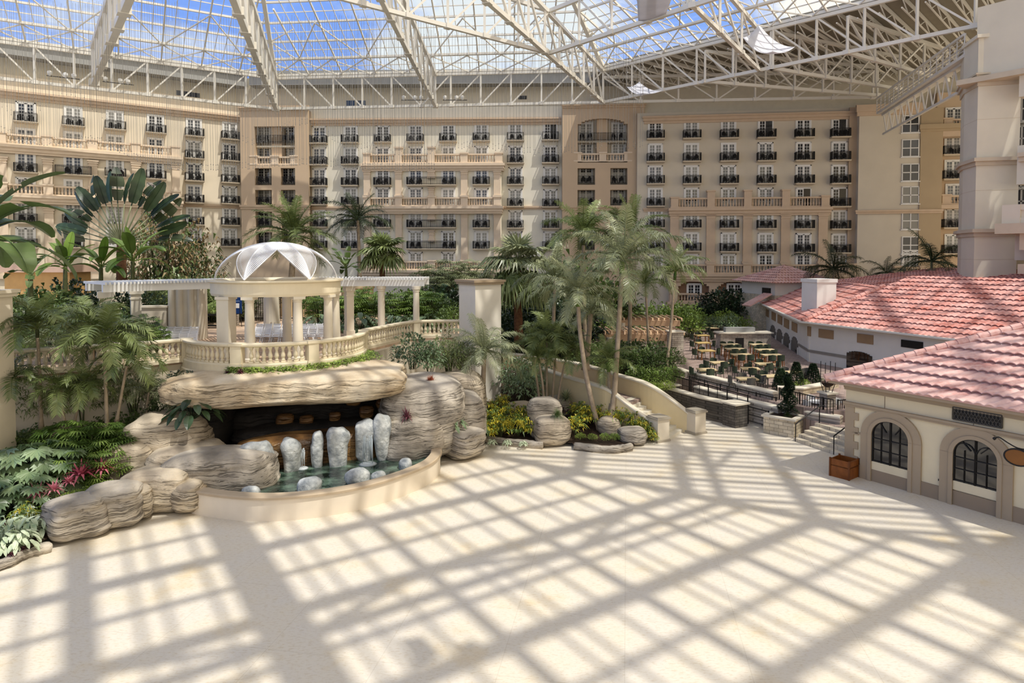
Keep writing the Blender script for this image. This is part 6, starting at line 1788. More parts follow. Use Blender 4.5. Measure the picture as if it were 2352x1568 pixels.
C_green = chair_proto('dining_chair', M['green_weave'], M['grey_iron'])
C_bar = chair_proto('bar_chair', M['green_weave'], M['wood_leg'], 0.74, 0.4)
C_grey = chair_proto('dining_chair', M['grey_iron'], M['grey_iron'])
def spot(u, v, h): return at(u, v, z=ZP + h)
rt = random.Random(9)
TAB = [('gold', 1612, 769, 0.76, 'golden table in the left row of three near the pergola, farthest'), ('gold', 1614, 786, 0.76, 'golden table in the left row of three near the pergola, middle'), ('gold', 1622, 804, 0.76, 'golden table in the left row of three near the pergola, nearest'),
    ('high', 1678, 790, 1.05, 'high table in the middle row of three, farthest'), ('high', 1689, 800, 1.05, 'high table in the middle row of three, second'), ('high', 1704, 813, 1.05, 'high table in the middle row of three, nearest'),
    ('high', 1744, 790, 1.05, 'high table in the row along the arcade, farthest'), ('high', 1758, 802, 1.05, 'high table in the row along the arcade, second'), ('high', 1773, 814, 1.05, 'high table in the row along the arcade, nearest'),
    ('low', 1651, 831, 0.75, 'pale dining table alone between the golden and the high tables'), ('low', 1623, 847, 0.75, 'pale dining table nearest the left corner of the long stone wall'), ('low', 1723, 845, 0.75, 'pale dining table in front of the middle high tables'), ('low', 1756, 834, 0.75, 'pale dining table in front of the arcade high tables'),
    ('low', 1716, 868, 0.75, 'pale dining table close behind the middle of the long stone wall'), ('low', 1772, 862, 0.75, 'pale dining table left of the conical shrubs'), ('low', 1822, 853, 0.75, 'pale dining table against the white restaurant wall'),
    ('low', 1606, 756, 0.75, 'small far table left at the back of the patio'), ('low', 1636, 752, 0.75, 'small far table at the back of the patio by the bushes'), ('low', 1654, 762, 0.75, 'small far table at the back, left of the stone bar'), ('low', 1648, 747, 0.75, 'small far table farthest back before the garden')]
for kind, u, v, h, lab in TAB:
    src = {'gold': T_gold, 'high': T_high, 'low': T_low}[kind]
    p = spot(u, v, h); p.z = ZP; rot = 0.15 if kind != 'high' else 0.05
    if kind == 'low': rot = rt.uniform(-0.2, 0.3)
    if src.location.z < -10: src.location = p; src.rotation_euler = (0, 0, rot); src['label'] = lab
    else: dup(src, p, rot, lab)
    if src in (T_gold, T_high): pass
    cs = C_bar if kind == 'high' else (C_green if kind == 'gold' or rt.random() < 0.6 else C_grey)
    sides = (((-0.35, -0.78, 0), (0.35, -0.78, 0), (-0.35, 0.78, PI), (0.35, 0.78, PI)) if kind == 'high' else ((-0.95, 0, -PI / 2), (0.95, 0, PI / 2), (0, 0.75, PI)) if kind == 'gold' else ((-0.95, 0, -PI / 2), (0.95, 0, PI / 2), (0, -0.75, 0), (0, 0.75, PI)))
    for k, (dx, dy, r) in enumerate(sides):
        if v < 765 and k > 1: continue
        q = p + Matrix.Rotation(rot, 3, 'Z') @ Vector((dx, dy, 0))
        nm = {0: 'left', 1: 'right', 2: 'third', 3: 'fourth'}[k]
        if kind == 'high': nm = {0: 'near left', 1: 'near right', 2: 'far left', 3: 'far right'}[k]
        elif kind == 'low' and k > 1: nm = {2: 'near', 3: 'far'}[k]
        elif kind == 'gold' and k > 1: nm = 'far'
        lb = '%s chair at the %s' % (nm, lab.replace(' in the row along', ' by').replace('in the left row of three near the pergola', 'of the left three').replace('in the middle row of three', 'of the middle three'))
        rr = rot + r + PI + rt.uniform(-0.25, 0.25)
        if cs.location.z < -10: cs.location = q; cs.rotation_euler = (0, 0, rr); cs['label'] = lb; cs['group'] = 'patio chairs'
        else: dup(cs, q, rr, lb, 'patio chairs')
# white round dining set
M['white_iron'] = surf('white_iron', '#E2E2E0', rough=0.5, var=0.03)
wp_ = at(1882, 905, z=2.05); 
t = thing('round_table', 'white round iron table behind the picket railing', 'table', (wp_.x, wp_.y, 0.87))
MB().lathe([(0.05, 0.7), (0.58, 0.72), (0.58, 0.76), (0.02, 0.77)], (0, 0, 0), 24).build('table_top', M['white_iron'], t)
MB().lathe([(0.3, 0), (0.05, 0.1), (0.04, 0.7)], (0, 0, 0), 10).build('pedestal', M['black'], t)
C_wh = chair_proto('dining_chair', M['white_iron'], M['black'])
for k, (a, nm) in enumerate(((200, 'left'), (-10, 'right'), (95, 'far'))):
    a = math.radians(a); q = Vector((wp_.x + 0.85 * math.cos(a), wp_.y + 0.85 * math.sin(a), 0.87)); lb = 'white chair at the round white table, %s side' % nm
    if k == 0: C_wh.location = q; C_wh.rotation_euler = (0, 0, a - PI / 2); C_wh['label'] = lb; C_wh['group'] = 'white patio chairs'
    else: dup(C_wh, q, a - PI / 2, lb, 'white patio chairs')
C_wh2 = dup(C_wh, (19.0, 37.6, 0.87), 0.4, 'white chair half hidden by the near restaurant corner', 'white patio chairs')
# stone bar with its worktop
p = at(1714, 800, z=ZP)
t = thing('stone_bar', 'stone bar counter with dark pass-through in front of the turret', 'bar', (p.x, p.y + 0.8, ZP), 0.05)
MB().box((-2.4, -0.6, 0), (2.4, 0.6, 1.35)).build('counter', M['stone'], t); MB().box((-2.6, -0.75, 1.35), (2.6, 0.75, 1.47)).build('top', M['cap'], t)
MB().box((-1.0, -0.63, 0.0), (-0.2, -0.55, 0.95)).build('door', M['black'], t)
MB().box((-1.8, -0.3, 1.47), (1.0, 0.3, 1.9)).build('equipment', M['fascia'], t)
# two timber pergolas over the garden paths
M['perg_wood'] = surf('peach_pergola', '#CDA985', var=0.08)
def timber_pergola(label, u0, u1, v, Y, hb, col_u):
    a, b = at(u0, v, Y=Y), at(u1, v + 1, Y=Y - 1)
    t = thing('garden_pergola', label, 'pergola', ((a.x + b.x) / 2, (a.y + b.y) / 2, 1.6))
    for dy in (0, 2.6):
        wpart('beam', MB().beam(a + Vector((0, dy, 0)), b + Vector((0, dy, 0)), 0.35, hb), M['perg_wood'], t)
    n = int((b.x - a.x) / 0.5)
    for i in range(n + 1):
        p = a.lerp(b, i / n) + Vector((0, 0, hb / 2 + 0.12))
        wpart('rafter', MB().tube([p + Vector((-0.05, -0.9, -0.12)), p + Vector((0, -0.6, 0.1)), p + Vector((0, 1.3, 0.12)), p + Vector((0, 3.4, 0.1))], [0.05, 0.08, 0.08, 0.06], 6), M['perg_wood'], t)
    for u in col_u:
        q = at(u, v, Y=Y - 0.3)
        for dy in (0, 2.6): wpart('column', MB().lathe([(0.34, 0), (0.3, 0.2), (0.26, q.z - 1.6)], (q.x, q.y + dy, 1.6), 12), M['cream'], t)
timber_pergola('peach pergola with upright rafter ends, the nearer of two behind the palms', 1388, 1566, 774, 55, 0.6, (1400, 1548))
timber_pergola('peach pergola with upright rafter ends, the farther of two behind the palms', 1418, 1562, 741, 64, 0.55, (1430, 1545))
# distant orange awning seen past the left banana leaves
ob = at(95, 632, Y=60); t = thing('orange_stand', 'orange walled stand with a pink roof behind the left banana plants', 'stand', (ob.x, ob.y, 4.7))
wpart('wall', MB().box((ob.x - 3.4, ob.y, 4.6), (ob.x + 2.6, ob.y + 3, 8.6)), surf('orange_wall', '#C9A067', var=0.1), t)
wpart('roof', MB().prism([(ob.x - 3.8, ob.y - 0.5), (ob.x + 3.0, ob.y - 0.5), (ob.x + 3.0, ob.y + 3.4), (ob.x - 3.8, ob.y + 3.4)], 8.6, 9.3), surf('pink_roof', '#CDAE9A', var=0.08), t)
# ================================================================== plants
M['palm'] = leafmat('palm_green', '#4C5A2C', '#95A265', rough=0.38)
M['palm_grey'] = leafmat('grey_green_palm', '#656E4A', '#B0B48C', rough=0.38)
M['palm_dark'] = leafmat('dark_palm_green', '#26301B', '#4E5C3A', rough=0.35)
M['palm_bright'] = leafmat('bright_palm_green', '#4A6B22', '#8AA844', rough=0.4, trans=0.35)
M['dry'] = leafmat('dry_brown_leaf', '#6B5738', '#A08A62', rough=0.8, trans=0.1)
M['leaf'] = leafmat('garden_leaf_green', '#2F4220', '#6F8448', rough=0.4)
M['leaf_dark'] = leafmat('dark_glossy_leaf', '#1B2A1A', '#44593A', rough=0.3)
M['leaf_mid'] = leafmat('mid_leaf_green', '#40581F', '#88A04E', rough=0.4)
M['leaf_blue'] = leafmat('blue_green_leaf', '#445A38', '#93A87E', rough=0.35)
M['leaf_light'] = leafmat('light_leaf_green', '#67842C', '#B2C662', rough=0.4, trans=0.3)
M['croton'] = leafmat('yellow_croton_leaf', '#8A8A22', '#DCCB45', scale=2.5, rough=0.4)
M['caladium'] = leafmat('pale_veined_leaf', '#8FA57E', '#D3DDBE', scale=3.0, rough=0.5)
M['pink'] = leafmat('pink_bromeliad_leaf', '#B04A60', '#EC9AA8', scale=2.0, rough=0.45)
M['maroon'] = leafmat('maroon_leaf', '#45222C', '#7C4650', scale=2.0, rough=0.45)
M['redbrown'] = leafmat('red_brown_leaf', '#6E3320', '#A8583A', scale=2.0, rough=0.6)
M['trunk'] = surf('grey_palm_trunk', '#A1907B', var=0.2, scale=3, bump=0.5, bscale=12, rough=0.9)
M['trunk_brown'] = surf('brown_palm_trunk', '#6A4A33', var=0.35, scale=6, bump=0.9, bscale=18, rough=0.95)
M['stem'] = surf('dark_green_stem', '#4E5334', var=0.25, scale=4, rough=0.8)
UPV = Vector((0, 0, 1))
def feather(L, a0, droop, n=26, ll=0.55, lw=0.05, hang=0.5, seed=0, spread=0.9):
    """a feather frond springing from the origin along +x"""
    m = MB(); rr = random.Random(seed); P = [Vector((0, 0, 0))]; T = []
    K = 16
    for i in range(K):
        s = (i + 0.5) / K; e = a0 - droop * s ** 1.25
        t = Vector((math.cos(e), 0.0, math.sin(e))); T.append(t); P.append(P[-1] + t * (L / K))
    m.tube(P[::2], [lerp(0.035, 0.006, i / 8) * (L / 3) ** 0.5 for i in range(9)], 5, caps=False)
    for i in range(n):
        t = 0.14 + 0.86 * (i + 0.5) / n; k = min(K - 1, int(t * K)); f = t * K - k
        p = P[k].lerp(P[k + 1], f); tg = T[k]; le = ll * (0.35 + 0.65 * math.sin(PI * min(1, 0.15 + t * 0.82)) ** 0.7)
        nrm = Vector((-tg.z, 0, tg.x))
        for sg in (-1, 1):
            d = (tg * (0.35 + 0.5 * t) + Vector((0, sg, 0)) * spread + nrm * (0.28 + rr.uniform(-0.3, 0.3))).normalized()
            l = le * rr.uniform(0.8, 1.12); w = tg * (lw * 0.5)
            b = p + d * l * 0.5 - UPV * (hang * l * 0.12); c = p + d * l * (1 - 0.12 * hang) - UPV * (hang * l * 0.6)
            m.add([p - w * 0.6, p + w * 0.6, b + w, b - w, c], [(0, 1, 2, 3), (3, 2, 4)])
    return m
def fanleaf(pet, R, n=22, a0=0.9, seed=0, droop=0.25, arc=5.0):
    """a fan blade on a long stalk, stalk leaving the origin along +x"""
    m = MB(); rr = random.Random(seed)
    tip = Vector((math.cos(a0) * pet, 0, math.sin(a0) * pet)); m.tube([(0, 0, 0), tip * 0.5 + UPV * 0.04, tip], [0.03, 0.02, 0.015], 5, caps=False)
    ax = Vector((math.cos(a0 - 0.5), 0, math.sin(a0 - 0.5))); sd = Vector((0, 1, 0)); nr_ = ax.cross(sd)
    for i in range(n):
        a = -arc / 2 + arc * (i + 0.5) / n; d = ax * math.cos(a) + sd * math.sin(a); r = R * (0.82 + 0.18 * math.cos(a * 0.6)) * rr.uniform(0.93, 1.05)
        w = (ax * -math.sin(a) + sd * math.cos(a)) * (R * arc / n * 0.30); lift = nr_ * (0.04 * R * (1 if i % 2 else -1))
        b = tip + d * r * 0.55; c = tip + d * r - UPV * (droop * r)
        m.add([tip, b - w + lift, b + lift * -0.5 + d * 0.01, b + w + lift, c], [(0, 1, 2), (0, 2, 3), (1, 4, 2), (2, 4, 3)])
    return m
def paddle(L, W, a0, droop, pet=0.25, seed=0, tatter=0):
    """banana like leaf along +x"""
    m = MB(); K = 14; P = [Vector((0, 0, 0))]; T = []; rr = random.Random(seed)
    for i in range(K):
        s = (i + 0.5) / K; e = a0 - droop * s ** 1.4; t = Vector((math.cos(e), 0, math.sin(e))); T.append(t); P.append(P[-1] + t * (L / K))
    m.tube(P, [lerp(0.05, 0.008, i / K) * (L / 3) for i in range(K + 1)], 5, caps=False)
    o = len(m.v); rows = []
    for i, p in enumerate(P):
        s = i / K
        if s < pet - 0.01: continue
        q = (s - pet) / (1 - pet); hw = W / 2 * max(0.02, (math.sin(PI * min(1, q * 0.93 + 0.05)) ** 0.55)); t = T[min(i, K - 1)]; nn = Vector((-t.z, 0, t.x))
        hw *= rr.uniform(0.9, 1.05)
        rows.append((p + Vector((0, -hw, 0)) + nn * (0.12 * hw), p - nn * 0.01, p + Vector((0, hw, 0)) + nn * (0.12 * hw)))
    for i, r in enumerate(rows):
        for v in r: m.v.append(tuple(v))
        if i:
            j = o + (i - 1) * 3
            if not (tatter and i % tatter == 0): m.f += [(j, j + 3, j + 4, j + 1), (j + 1, j + 4, j + 5, j + 2)]; m.m += [0, 0]
    return m
def leaf_into(m, p, d, l, w, curl=0.35, roll=0.0, mi=0):
    """one folded leaf blade from p along d"""
    d = d.normalized(); s = d.cross(UPV)
    if s.length < 0.05: s = Vector((1, 0, 0))
    s.normalize(); s = Matrix.Rotation(roll, 3, d) @ s; n = s.cross(d)
    b = p + d * l * 0.45 + n * (0.05 * l); c = p + d * l - UPV * (curl * l)
    m.add([p, b - s * w / 2 + n * (0.12 * w), b, b + s * w / 2 + n * (0.12 * w), c], [(0, 1, 2), (0, 2, 3), (1, 4, 2), (2, 4, 3)], mi)
def bush(r, h, n, ll, lw, seed, curl=0.35, up=0.4, cluster=1, mats=1, fill=0.35):
    m = MB(); rr = random.Random(seed)
    for i in range(n):
        while True:
            q = Vector((rr.uniform(-1, 1), rr.uniform(-1, 1), rr.uniform(-0.25, 1)))
            if fill < q.length <= 1: break
        p = Vector((q.x * r, q.y * r, (q.z * 0.62 + 0.38) * h)); k = 1 + 0.25 * NZ.noise(p * 2 + Vector((seed, 0, 0))); p = Vector((p.x * k, p.y * k, max(0.03, p.z * k)))
        mi = rr.randrange(mats) if mats > 1 else 0
        for c in range(cluster):
            a = rr.uniform(0, 2 * PI); d = Vector((q.x, q.y, q.z * 0.6)) + Vector((math.cos(a), math.sin(a), rr.uniform(-0.2, 0.6))) * (0.55 if cluster == 1 else 0.95) + UPV * up
            leaf_into(m, p, d, ll * rr.uniform(0.75, 1.15), lw * rr.uniform(0.8, 1.1), curl, rr.uniform(-0.5, 0.5), mi)
    return m
def stems(r, h, n, seed, t=0.02):
    m = MB(); rr = random.Random(seed)
    for i in range(n):
        a = 2 * PI * i / n + rr.uniform(-0.3, 0.3); q = rr.uniform(0.2, 0.7) * r
        m.tube([(q * 0.3 * math.cos(a), q * 0.3 * math.sin(a), -0.05), (q * 0.7 * math.cos(a), q * 0.7 * math.sin(a), h * 0.45), (q * math.cos(a), q * math.sin(a), h * 0.75)], [t, t * 0.8, t * 0.5], 5)
    return m
def bigleaf(n, ll, lw, h, r, seed, split=False, curl=0.3):
    """plant of broad leaves on stalks; split = cut into fingers like a monstera"""
    m = MB(); rr = random.Random(seed)
    for i in range(n):
        a = i * 2.4 + rr.uniform(-0.3, 0.3); t = (i + 0.5) / n; q = r * (0.25 + 0.75 * t ** 0.7); z = h * (1.0 - 0.75 * t) + rr.uniform(-0.08, 0.08)
        o = Vector((0.08 * math.cos(a), 0.08 * math.sin(a), 0.02)); p = Vector((q * math.cos(a), q * math.sin(a), max(0.12, z)))
        m.tube([o, o.lerp(p, 0.5) + UPV * 0.12, p], [0.014, 0.01, 0.008], 4, caps=False)
        d = Vector((math.cos(a), math.sin(a), -0.25 - 0.5 * t + rr.uniform(-0.15, 0.25))).normalized(); s = d.cross(UPV).normalized(); n_ = s.cross(d).normalized(); l = ll * rr.uniform(0.8, 1.1); w = lw * l / ll
        if split:
            for k in range(13):
                u = -1 + 2 * k / 12; ang = u * 2.35; e = d * math.cos(ang) + s * math.sin(ang); R_ = l * (0.62 + 0.38 * math.cos(ang * 0.5)) * 0.62
                ctr = p + d * l * 0.33; b = ctr + e * R_ * 0.62; c = ctr + e * R_ - UPV * (0.18 * R_); wd_ = (d * -math.sin(ang) + s * math.cos(ang)) * (R_ * 0.17)
                m.add([ctr + n_ * 0.02, b - wd_, c, b + wd_], [(0, 1, 2, 3)])
        else:
            rows = []
            for k in range(7):
                u = k / 6; hw = w / 2 * max(0.03, math.sin(PI * min(1, 0.12 + u * 0.86)) ** 0.75); c = p + d * (l * u) - UPV * (curl * l * u * u)
                rows.append((c - s * hw + n_ * hw * 0.25, c, c + s * hw + n_ * hw * 0.25))
            b = len(m.v)
            for k, rw_ in enumerate(rows):
                m.v += [tuple(v) for v in rw_]
                if k: j = b + (k - 1) * 3; m.f += [(j, j + 3, j + 4, j + 1), (j + 1, j + 4, j + 5, j + 2)]; m.m += [0, 0]
    return m
def rosette(n, l, w, seed, up=0.9, curl=0.55):
    m = MB(); rr = random.Random(seed)
    for i in range(n):
        a = i * 2.4; t = i / n; e = lerp(1.35, 0.25, t) * up; d = Vector((math.cos(a) * math.cos(e), math.sin(a) * math.cos(e), math.sin(e))); s = Vector((-math.sin(a), math.cos(a), 0)) * (w / 2)
        ln = l * rr.uniform(0.8, 1.1); p0 = Vector((0, 0, 0.03)); b = p0 + d * ln * 0.5 + UPV * 0.02; c = p0 + d * ln - UPV * (curl * ln * t)
        m.add([p0 - s * 0.6, p0 + s * 0.6, b + s, b - s, c], [(0, 1, 2, 3), (3, 2, 4)])
    return m
def rhapis(r, h, n, seed, R=0.36, fing=9):
    m = MB(); rr = random.Random(seed)
    for i in range(n):
        a = rr.uniform(0, 2 * PI); q = math.sqrt(rr.random()) * r; z = h * (0.35 + 0.65 * rr.random()) * (1 - 0.35 * (q / r) ** 2); p = Vector((q * math.cos(a), q * math.sin(a), z))
        d = Vector((math.cos(a), math.sin(a), rr.uniform(-0.1, 0.7))).normalized(); s = d.cross(UPV).normalized()
        for k in range(fing):
            g = -1.5 + 3.0 * k / (fing - 1); e = d * math.cos(g) + s * math.sin(g); w = (d * -math.sin(g) + s * math.cos(g)) * (R * 0.075); l = R * rr.uniform(0.85, 1.1)
            b = p + e * l * 0.55; c = p + e * l - UPV * (0.3 * l)
            m.add([p, b - w, c, b + w], [(0, 1, 2, 3)])
    return m
# ------------------------------------------------------------------ plant prototypes as shared meshes
PM = {}
def proto(key, fol, mats, stem=None):
    PM[key] = (fol.mesh(key + '_foliage', mats), stem.mesh(key + '_stem', M['stem']) if stem else None)
for i in range(3):
    proto('leafy%d' % i, bush(0.95, 1.5, 520, 0.26, 0.12, 20 + i), M['leaf'], stems(0.8, 1.3, 6, i))
    proto('darkbush%d' % i, bush(0.95, 1.5, 560, 0.24, 0.13, 40 + i), M['leaf_dark'], stems(0.8, 1.3, 6, i))
    proto('midbush%d' % i, bush(0.95, 1.4, 480, 0.27, 0.10, 60 + i), M['leaf_mid'], stems(0.8, 1.2, 6, i))
    proto('lightbush%d' % i, bush(0.95, 1.2, 420, 0.24, 0.1, 80 + i), M['leaf_light'], stems(0.8, 1.0, 5, i))
    proto('bluebush%d' % i, bush(0.95, 1.5, 420, 0.34, 0.11, 85 + i, curl=0.5), M['leaf_blue'], stems(0.8, 1.3, 6, i))
    proto('rhapis%d' % i, rhapis(1.0, 2.0, 105, 100 + i, 0.46, 10), M['leaf_mid'], stems(0.9, 2.0, 12, i, 0.022))
    proto('rhapisg%d' % i, rhapis(1.0, 2.0, 90, 110 + i, 0.42), M['palm_grey'], stems(0.9, 2.0, 10, i, 0.022))
    proto('croton%d' % i, bush(0.6, 0.95, 110, 0.36, 0.07, 120 + i, curl=0.55, up=0.5, cluster=3, mats=2), [M['croton'], M['leaf_mid']], stems(0.4, 0.8, 6, i, 0.014))
    proto('monstera%d' % i, bigleaf(26, 0.95, 0.8, 1.9, 1.25, 140 + i, True), M['leaf_blue'], stems(0.5, 1.3, 5, i, 0.03))
    proto('hosta%d' % i, bigleaf(30, 0.62, 0.36, 0.95, 0.95, 150 + i), M['leaf_dark'])
    proto('hostag%d' % i, bigleaf(28, 0.66, 0.34, 1.0, 0.95, 155 + i), M['leaf_blue'])
    proto('caladium%d' % i, bigleaf(46, 0.36, 0.17, 0.75, 0.62, 160 + i), M['caladium'])
    proto('brom%d' % i, rosette(34, 0.46, 0.07, 170 + i), M['pink'])
    proto('maroonrosette%d' % i, rosette(30, 0.5, 0.08, 175 + i), M['maroon'])
    proto('tuft%d' % i, rosette(150, 0.62, 0.018, 180 + i, 1.0, 0.8), M['leaf'])
    proto('yucca%d' % i, rosette(90, 0.85, 0.06, 190 + i, 1.0, 0.45), M['palm_grey'])
    proto('dracaena%d' % i, bush(0.8, 1.6, 150, 0.5, 0.055, 195 + i, curl=0.6, up=0.3, cluster=3), M['leaf_mid'], stems(0.6, 1.4, 6, i, 0.02))
    proto('browntree%d' % i, bush(1.0, 1.6, 800, 0.2, 0.07, 210 + i, curl=0.6, mats=2), [M['dry'], M['leaf']], stems(0.8, 1.5, 8, i, 0.03))
    proto('feathertree%d' % i, bush(1.0, 1.7, 560, 0.34, 0.045, 220 + i, curl=0.5, cluster=2), M['palm'], stems(0.8, 1.5, 8, i, 0.03))
rpl = random.Random(77)
NAMES = dict(leafy='leafy_shrub', darkbush='dark_shrub', midbush='green_shrub', lightbush='bright_green_shrub', bluebush='blue_green_shrub', rhapis='lady_palm', rhapisg='grey_lady_palm', croton='croton_plant', monstera='split_leaf_plant', hosta='broad_leaf_plant', hostag='broad_leaf_plant', caladium='pale_leaf_plant', brom='pink_bromeliad', maroonrosette='maroon_plant', tuft='grass_tuft', yucca='spiky_plant', dracaena='strap_leaf_shrub', browntree='brown_leaf_tree', feathertree='feathery_tree')
def plant(kind, label, u, Y, z, s, group=None, sz=None, x=None):
    k = kind + str(rpl.randrange(3)); X = at(u, HZ, Y=Y).x if x is None else x
    t = thing(NAMES[kind], label, 'tree' if 'tree' in kind else 'plant', (X, Y, z), rpl.uniform(0, 6.28), group)
    t.scale = (s, s, s * (sz or 1))
    link('foliage', PM[k][0], t)
    if PM[k][1]: link('stems', PM[k][1], t)
    return t
def plants(kind, fmt, lst, group):
    for i, a in enumerate(lst):
        plant(kind, fmt % ORD[i] if '%s' in fmt else fmt, *a[:4], group=group, sz=a[4] if len(a) > 4 else None)
# ------------------------------------------------------------------ palms
FR = {}
def frond_set(key, mat, specs, n, ll, lw, hang, L=1.0, sp=0.9):
    FR[key] = [[feather(L, math.radians(a0), dr, n, ll, lw, hang, 7 * i + j, sp).mesh('frond', mat) for j in range(2)] for i, (a0, dr) in enumerate(specs)]
SPEC = [(78, 0.7), (55, 1.3), (30, 1.5), (5, 1.35)]
frond_set('king', M['palm'], SPEC, 46, 0.27, 0.016, 0.75)
frond_set('king_grey', M['palm_grey'], SPEC, 46, 0.27, 0.016, 0.85)
frond_set('coco', M['palm'], [(80, 0.5), (55, 1.1), (25, 1.3), (-5, 1.1)], 48, 0.25, 0.015, 0.55)
frond_set('dark', M['palm_dark'], SPEC, 42, 0.26, 0.015, 0.8)
frond_set('manila', M['palm'], [(75, 1.2), (55, 1.9), (30, 2.0), (5, 1.6)], 34, 0.32, 0.028, 0.45)
FR['fan'] = [[fanleaf(0.55, 0.55, 20, math.radians(a0), i, dr).mesh('frond', M['palm_grey'] if i < 3 else M['palm']) for j in range(1)] for i, (a0, dr) in enumerate(((80, 0.05), (50, 0.25), (15, 0.45), (-35, 0.7)))]
FR['fan_green'] = [[fanleaf(0.5, 0.6, 20, math.radians(a0), i + 5, dr).mesh('frond', M['palm']) for j in range(1)] for i, (a0, dr) in enumerate(((80, 0.05), (50, 0.2), (20, 0.3), (-15, 0.45)))]
FR['banana'] = [[paddle(1.0, 0.26, math.radians(a0), dr, 0.22, i).mesh('leaf', M['leaf_mid'] if i else M['palm_bright'])] for i, (a0, dr) in enumerate(((82, 0.3), (62, 0.9), (45, 1.5), (20, 1.5)))]
FR['banana_big'] = [[paddle(1.0, 0.3, math.radians(a0), dr, 0.2, i, 6).mesh('leaf', M['leaf'])] for i, (a0, dr) in enumerate(((82, 0.3), (62, 0.9), (45, 1.5), (20, 1.5)))]
FR['banana_dark'] = [[paddle(1.0, 0.24, math.radians(a0), dr, 0.22, i, 4).mesh('leaf', M['leaf'])] for i, (a0, dr) in enumerate(((82, 0.3), (62, 0.9), (45, 1.5), (20, 1.5)))]
def trunkmb(pts, r0, r1, rings=True, flare=1.5):
    P = smooth_path([Vector(p) for p in pts], 8); n = len(P); m = MB(); rs_ = []
    for i in range(n):
        t = i / (n - 1); r = lerp(r0, r1, t) * (1 + (flare - 1) * max(0, 1 - t * 9)); rs_.append(r * (1.05 if (rings and i % 2) else 1.0))
    return m.tube(P, rs_, 10)
def palm(label, pts, r, fkey, L, counts, seed, name='palm_tree', group=None, trunk='trunk', shaft=None, bright=None, flare=1.5, fl='frond'):
    """pts: trunk line in world space; counts: fronds in each ring from the spear down"""
    rr = random.Random(seed); b = Vector(pts[0]); top = Vector(pts[-1])
    t = thing(name, label, 'palm', b, 0, group)
    wpart('trunk', trunkmb(pts, r, r * 0.72, flare=flare), M[trunk], t, True)
    d = (top - Vector(pts[-2])).normalized()
    if shaft:
        wpart('crownshaft', MB().tube([top - d * 0.1, top + d * shaft * 0.5, top + d * shaft], [r * 0.85, r * 0.95, r * 0.35], 10), M['palm_bright'] if bright else M['stem'], t, True)
        top = top + d * shaft * 0.8
    a0 = rr.uniform(0, 6.28); k = 0
    for ring, c in enumerate(counts):
        for i in range(c):
            k += 1; a = a0 + 2.399 * k + rr.uniform(-0.25, 0.25); s = L * rr.uniform(0.86, 1.08) * (0.85 if ring == 0 else 1.0)
            o = link(fl, rr.choice(FR[fkey][ring]), t, top - b, (rr.uniform(-0.15, 0.15), rr.uniform(-0.14, 0.14), a)); o.scale = (s, s, s)
    return t
W = lambda u, v, Y: at(u, v, Y=Y)
# left bed, in front of the terrace wall
palm('slim manila palm with a tall pale trunk before the left terrace wall', [W(246, 992, 28.4), W(243, 900, 28.6), W(240, 790, 28.8)], 0.085, 'manila', 2.5, (3, 5, 5, 3), 1, shaft=0.45)
palm('leaning slim palm just right of the tall pale trunk', [W(268, 968, 28.8), W(280, 900, 28.9), W(292, 835, 29.0)], 0.07, 'manila', 2.0, (2, 4, 5, 2), 2, shaft=0.35)
palm('yellowish palm rising at the left over the corner of the terrace', [W(95, 985, 28.6), W(92, 880, 28.6), W(86, 770, 28.6)], 0.08, 'manila', 2.6, (3, 5, 5, 3), 3, shaft=0.4)
palm('short dark stemmed palm with hanging fronds low before the terrace wall', [W(152, 985, 28.0), W(143, 940, 28.0), W(140, 890, 28.0)], 0.07, 'manila', 1.7, (2, 4, 4, 3), 4)
palm('small palm with drooping fronds left of the tall pale trunk', [W(168, 985, 28.6), W(180, 930, 28.6), W(196, 880, 28.6)], 0.06, 'manila', 1.6, (2, 3, 4, 3), 5)
palm('low palm clump at the far left under the balustrade', [W(15, 985, 27.5), W(22, 930, 27.5), W(30, 870, 27.5)], 0.07, 'manila', 1.7, (2, 4, 4, 2), 6)
palm('grey fronded palm between the palms and the dark grotto rock', [W(335, 965, 30.2), W(338, 930, 30.2), W(342, 900, 30.2)], 0.06, 'king_grey', 1.9, (3, 4, 4, 2), 7)
palm('green palm behind the tall pale trunk at the terrace edge', [W(215, 840, 33), W(212, 790, 33), W(205, 735, 33)], 0.07, 'manila', 2.2, (3, 4, 4, 2), 8)
plants('rhapis', 'lady palm clump in the left bed, %s of six from the left rear', [(140, 27.4, 0.9, 1.1), (185, 27.0, 0.9, 1.15), (225, 27.2, 0.9, 1.1), (262, 27.6, 0.9, 1.05), (180, 25.9, 0.7, 0.95), (228, 26.1, 0.7, 0.9)], 'lady palms in the left bed')
plants('monstera', 'split leaf plant in the left bed, %s from the left', [(8, 25.0, 0.7, 1.05), (70, 25.4, 0.7, 1.1), (128, 25.7, 0.7, 0.95)], 'split leaf plants')
plants('monstera', 'smaller split leaf plant in front of the others at the left, %s', [(-12, 23.8, 0.5, 0.8), (52, 24.2, 0.5, 0.75)], 'split leaf plants in front')
plants('leafy', 'leafy shrub behind the split leaf plants, %s from the left', [(-10, 27.5, 0.9, 1.1), (40, 28.5, 0.9, 1.1), (95, 28.0, 0.9, 1.0)], 'shrubs behind the split leaf plants')
plants('brom', 'pink bromeliad in the left bed, %s from the left', [(72, 23.9, 1.15, 1.15), (110, 24.1, 1.2, 1.1), (174, 24.9, 1.5, 1.5), (224, 25.5, 1.5, 1.3), (148, 24.7, 1.3, 1.0)], 'pink bromeliads')
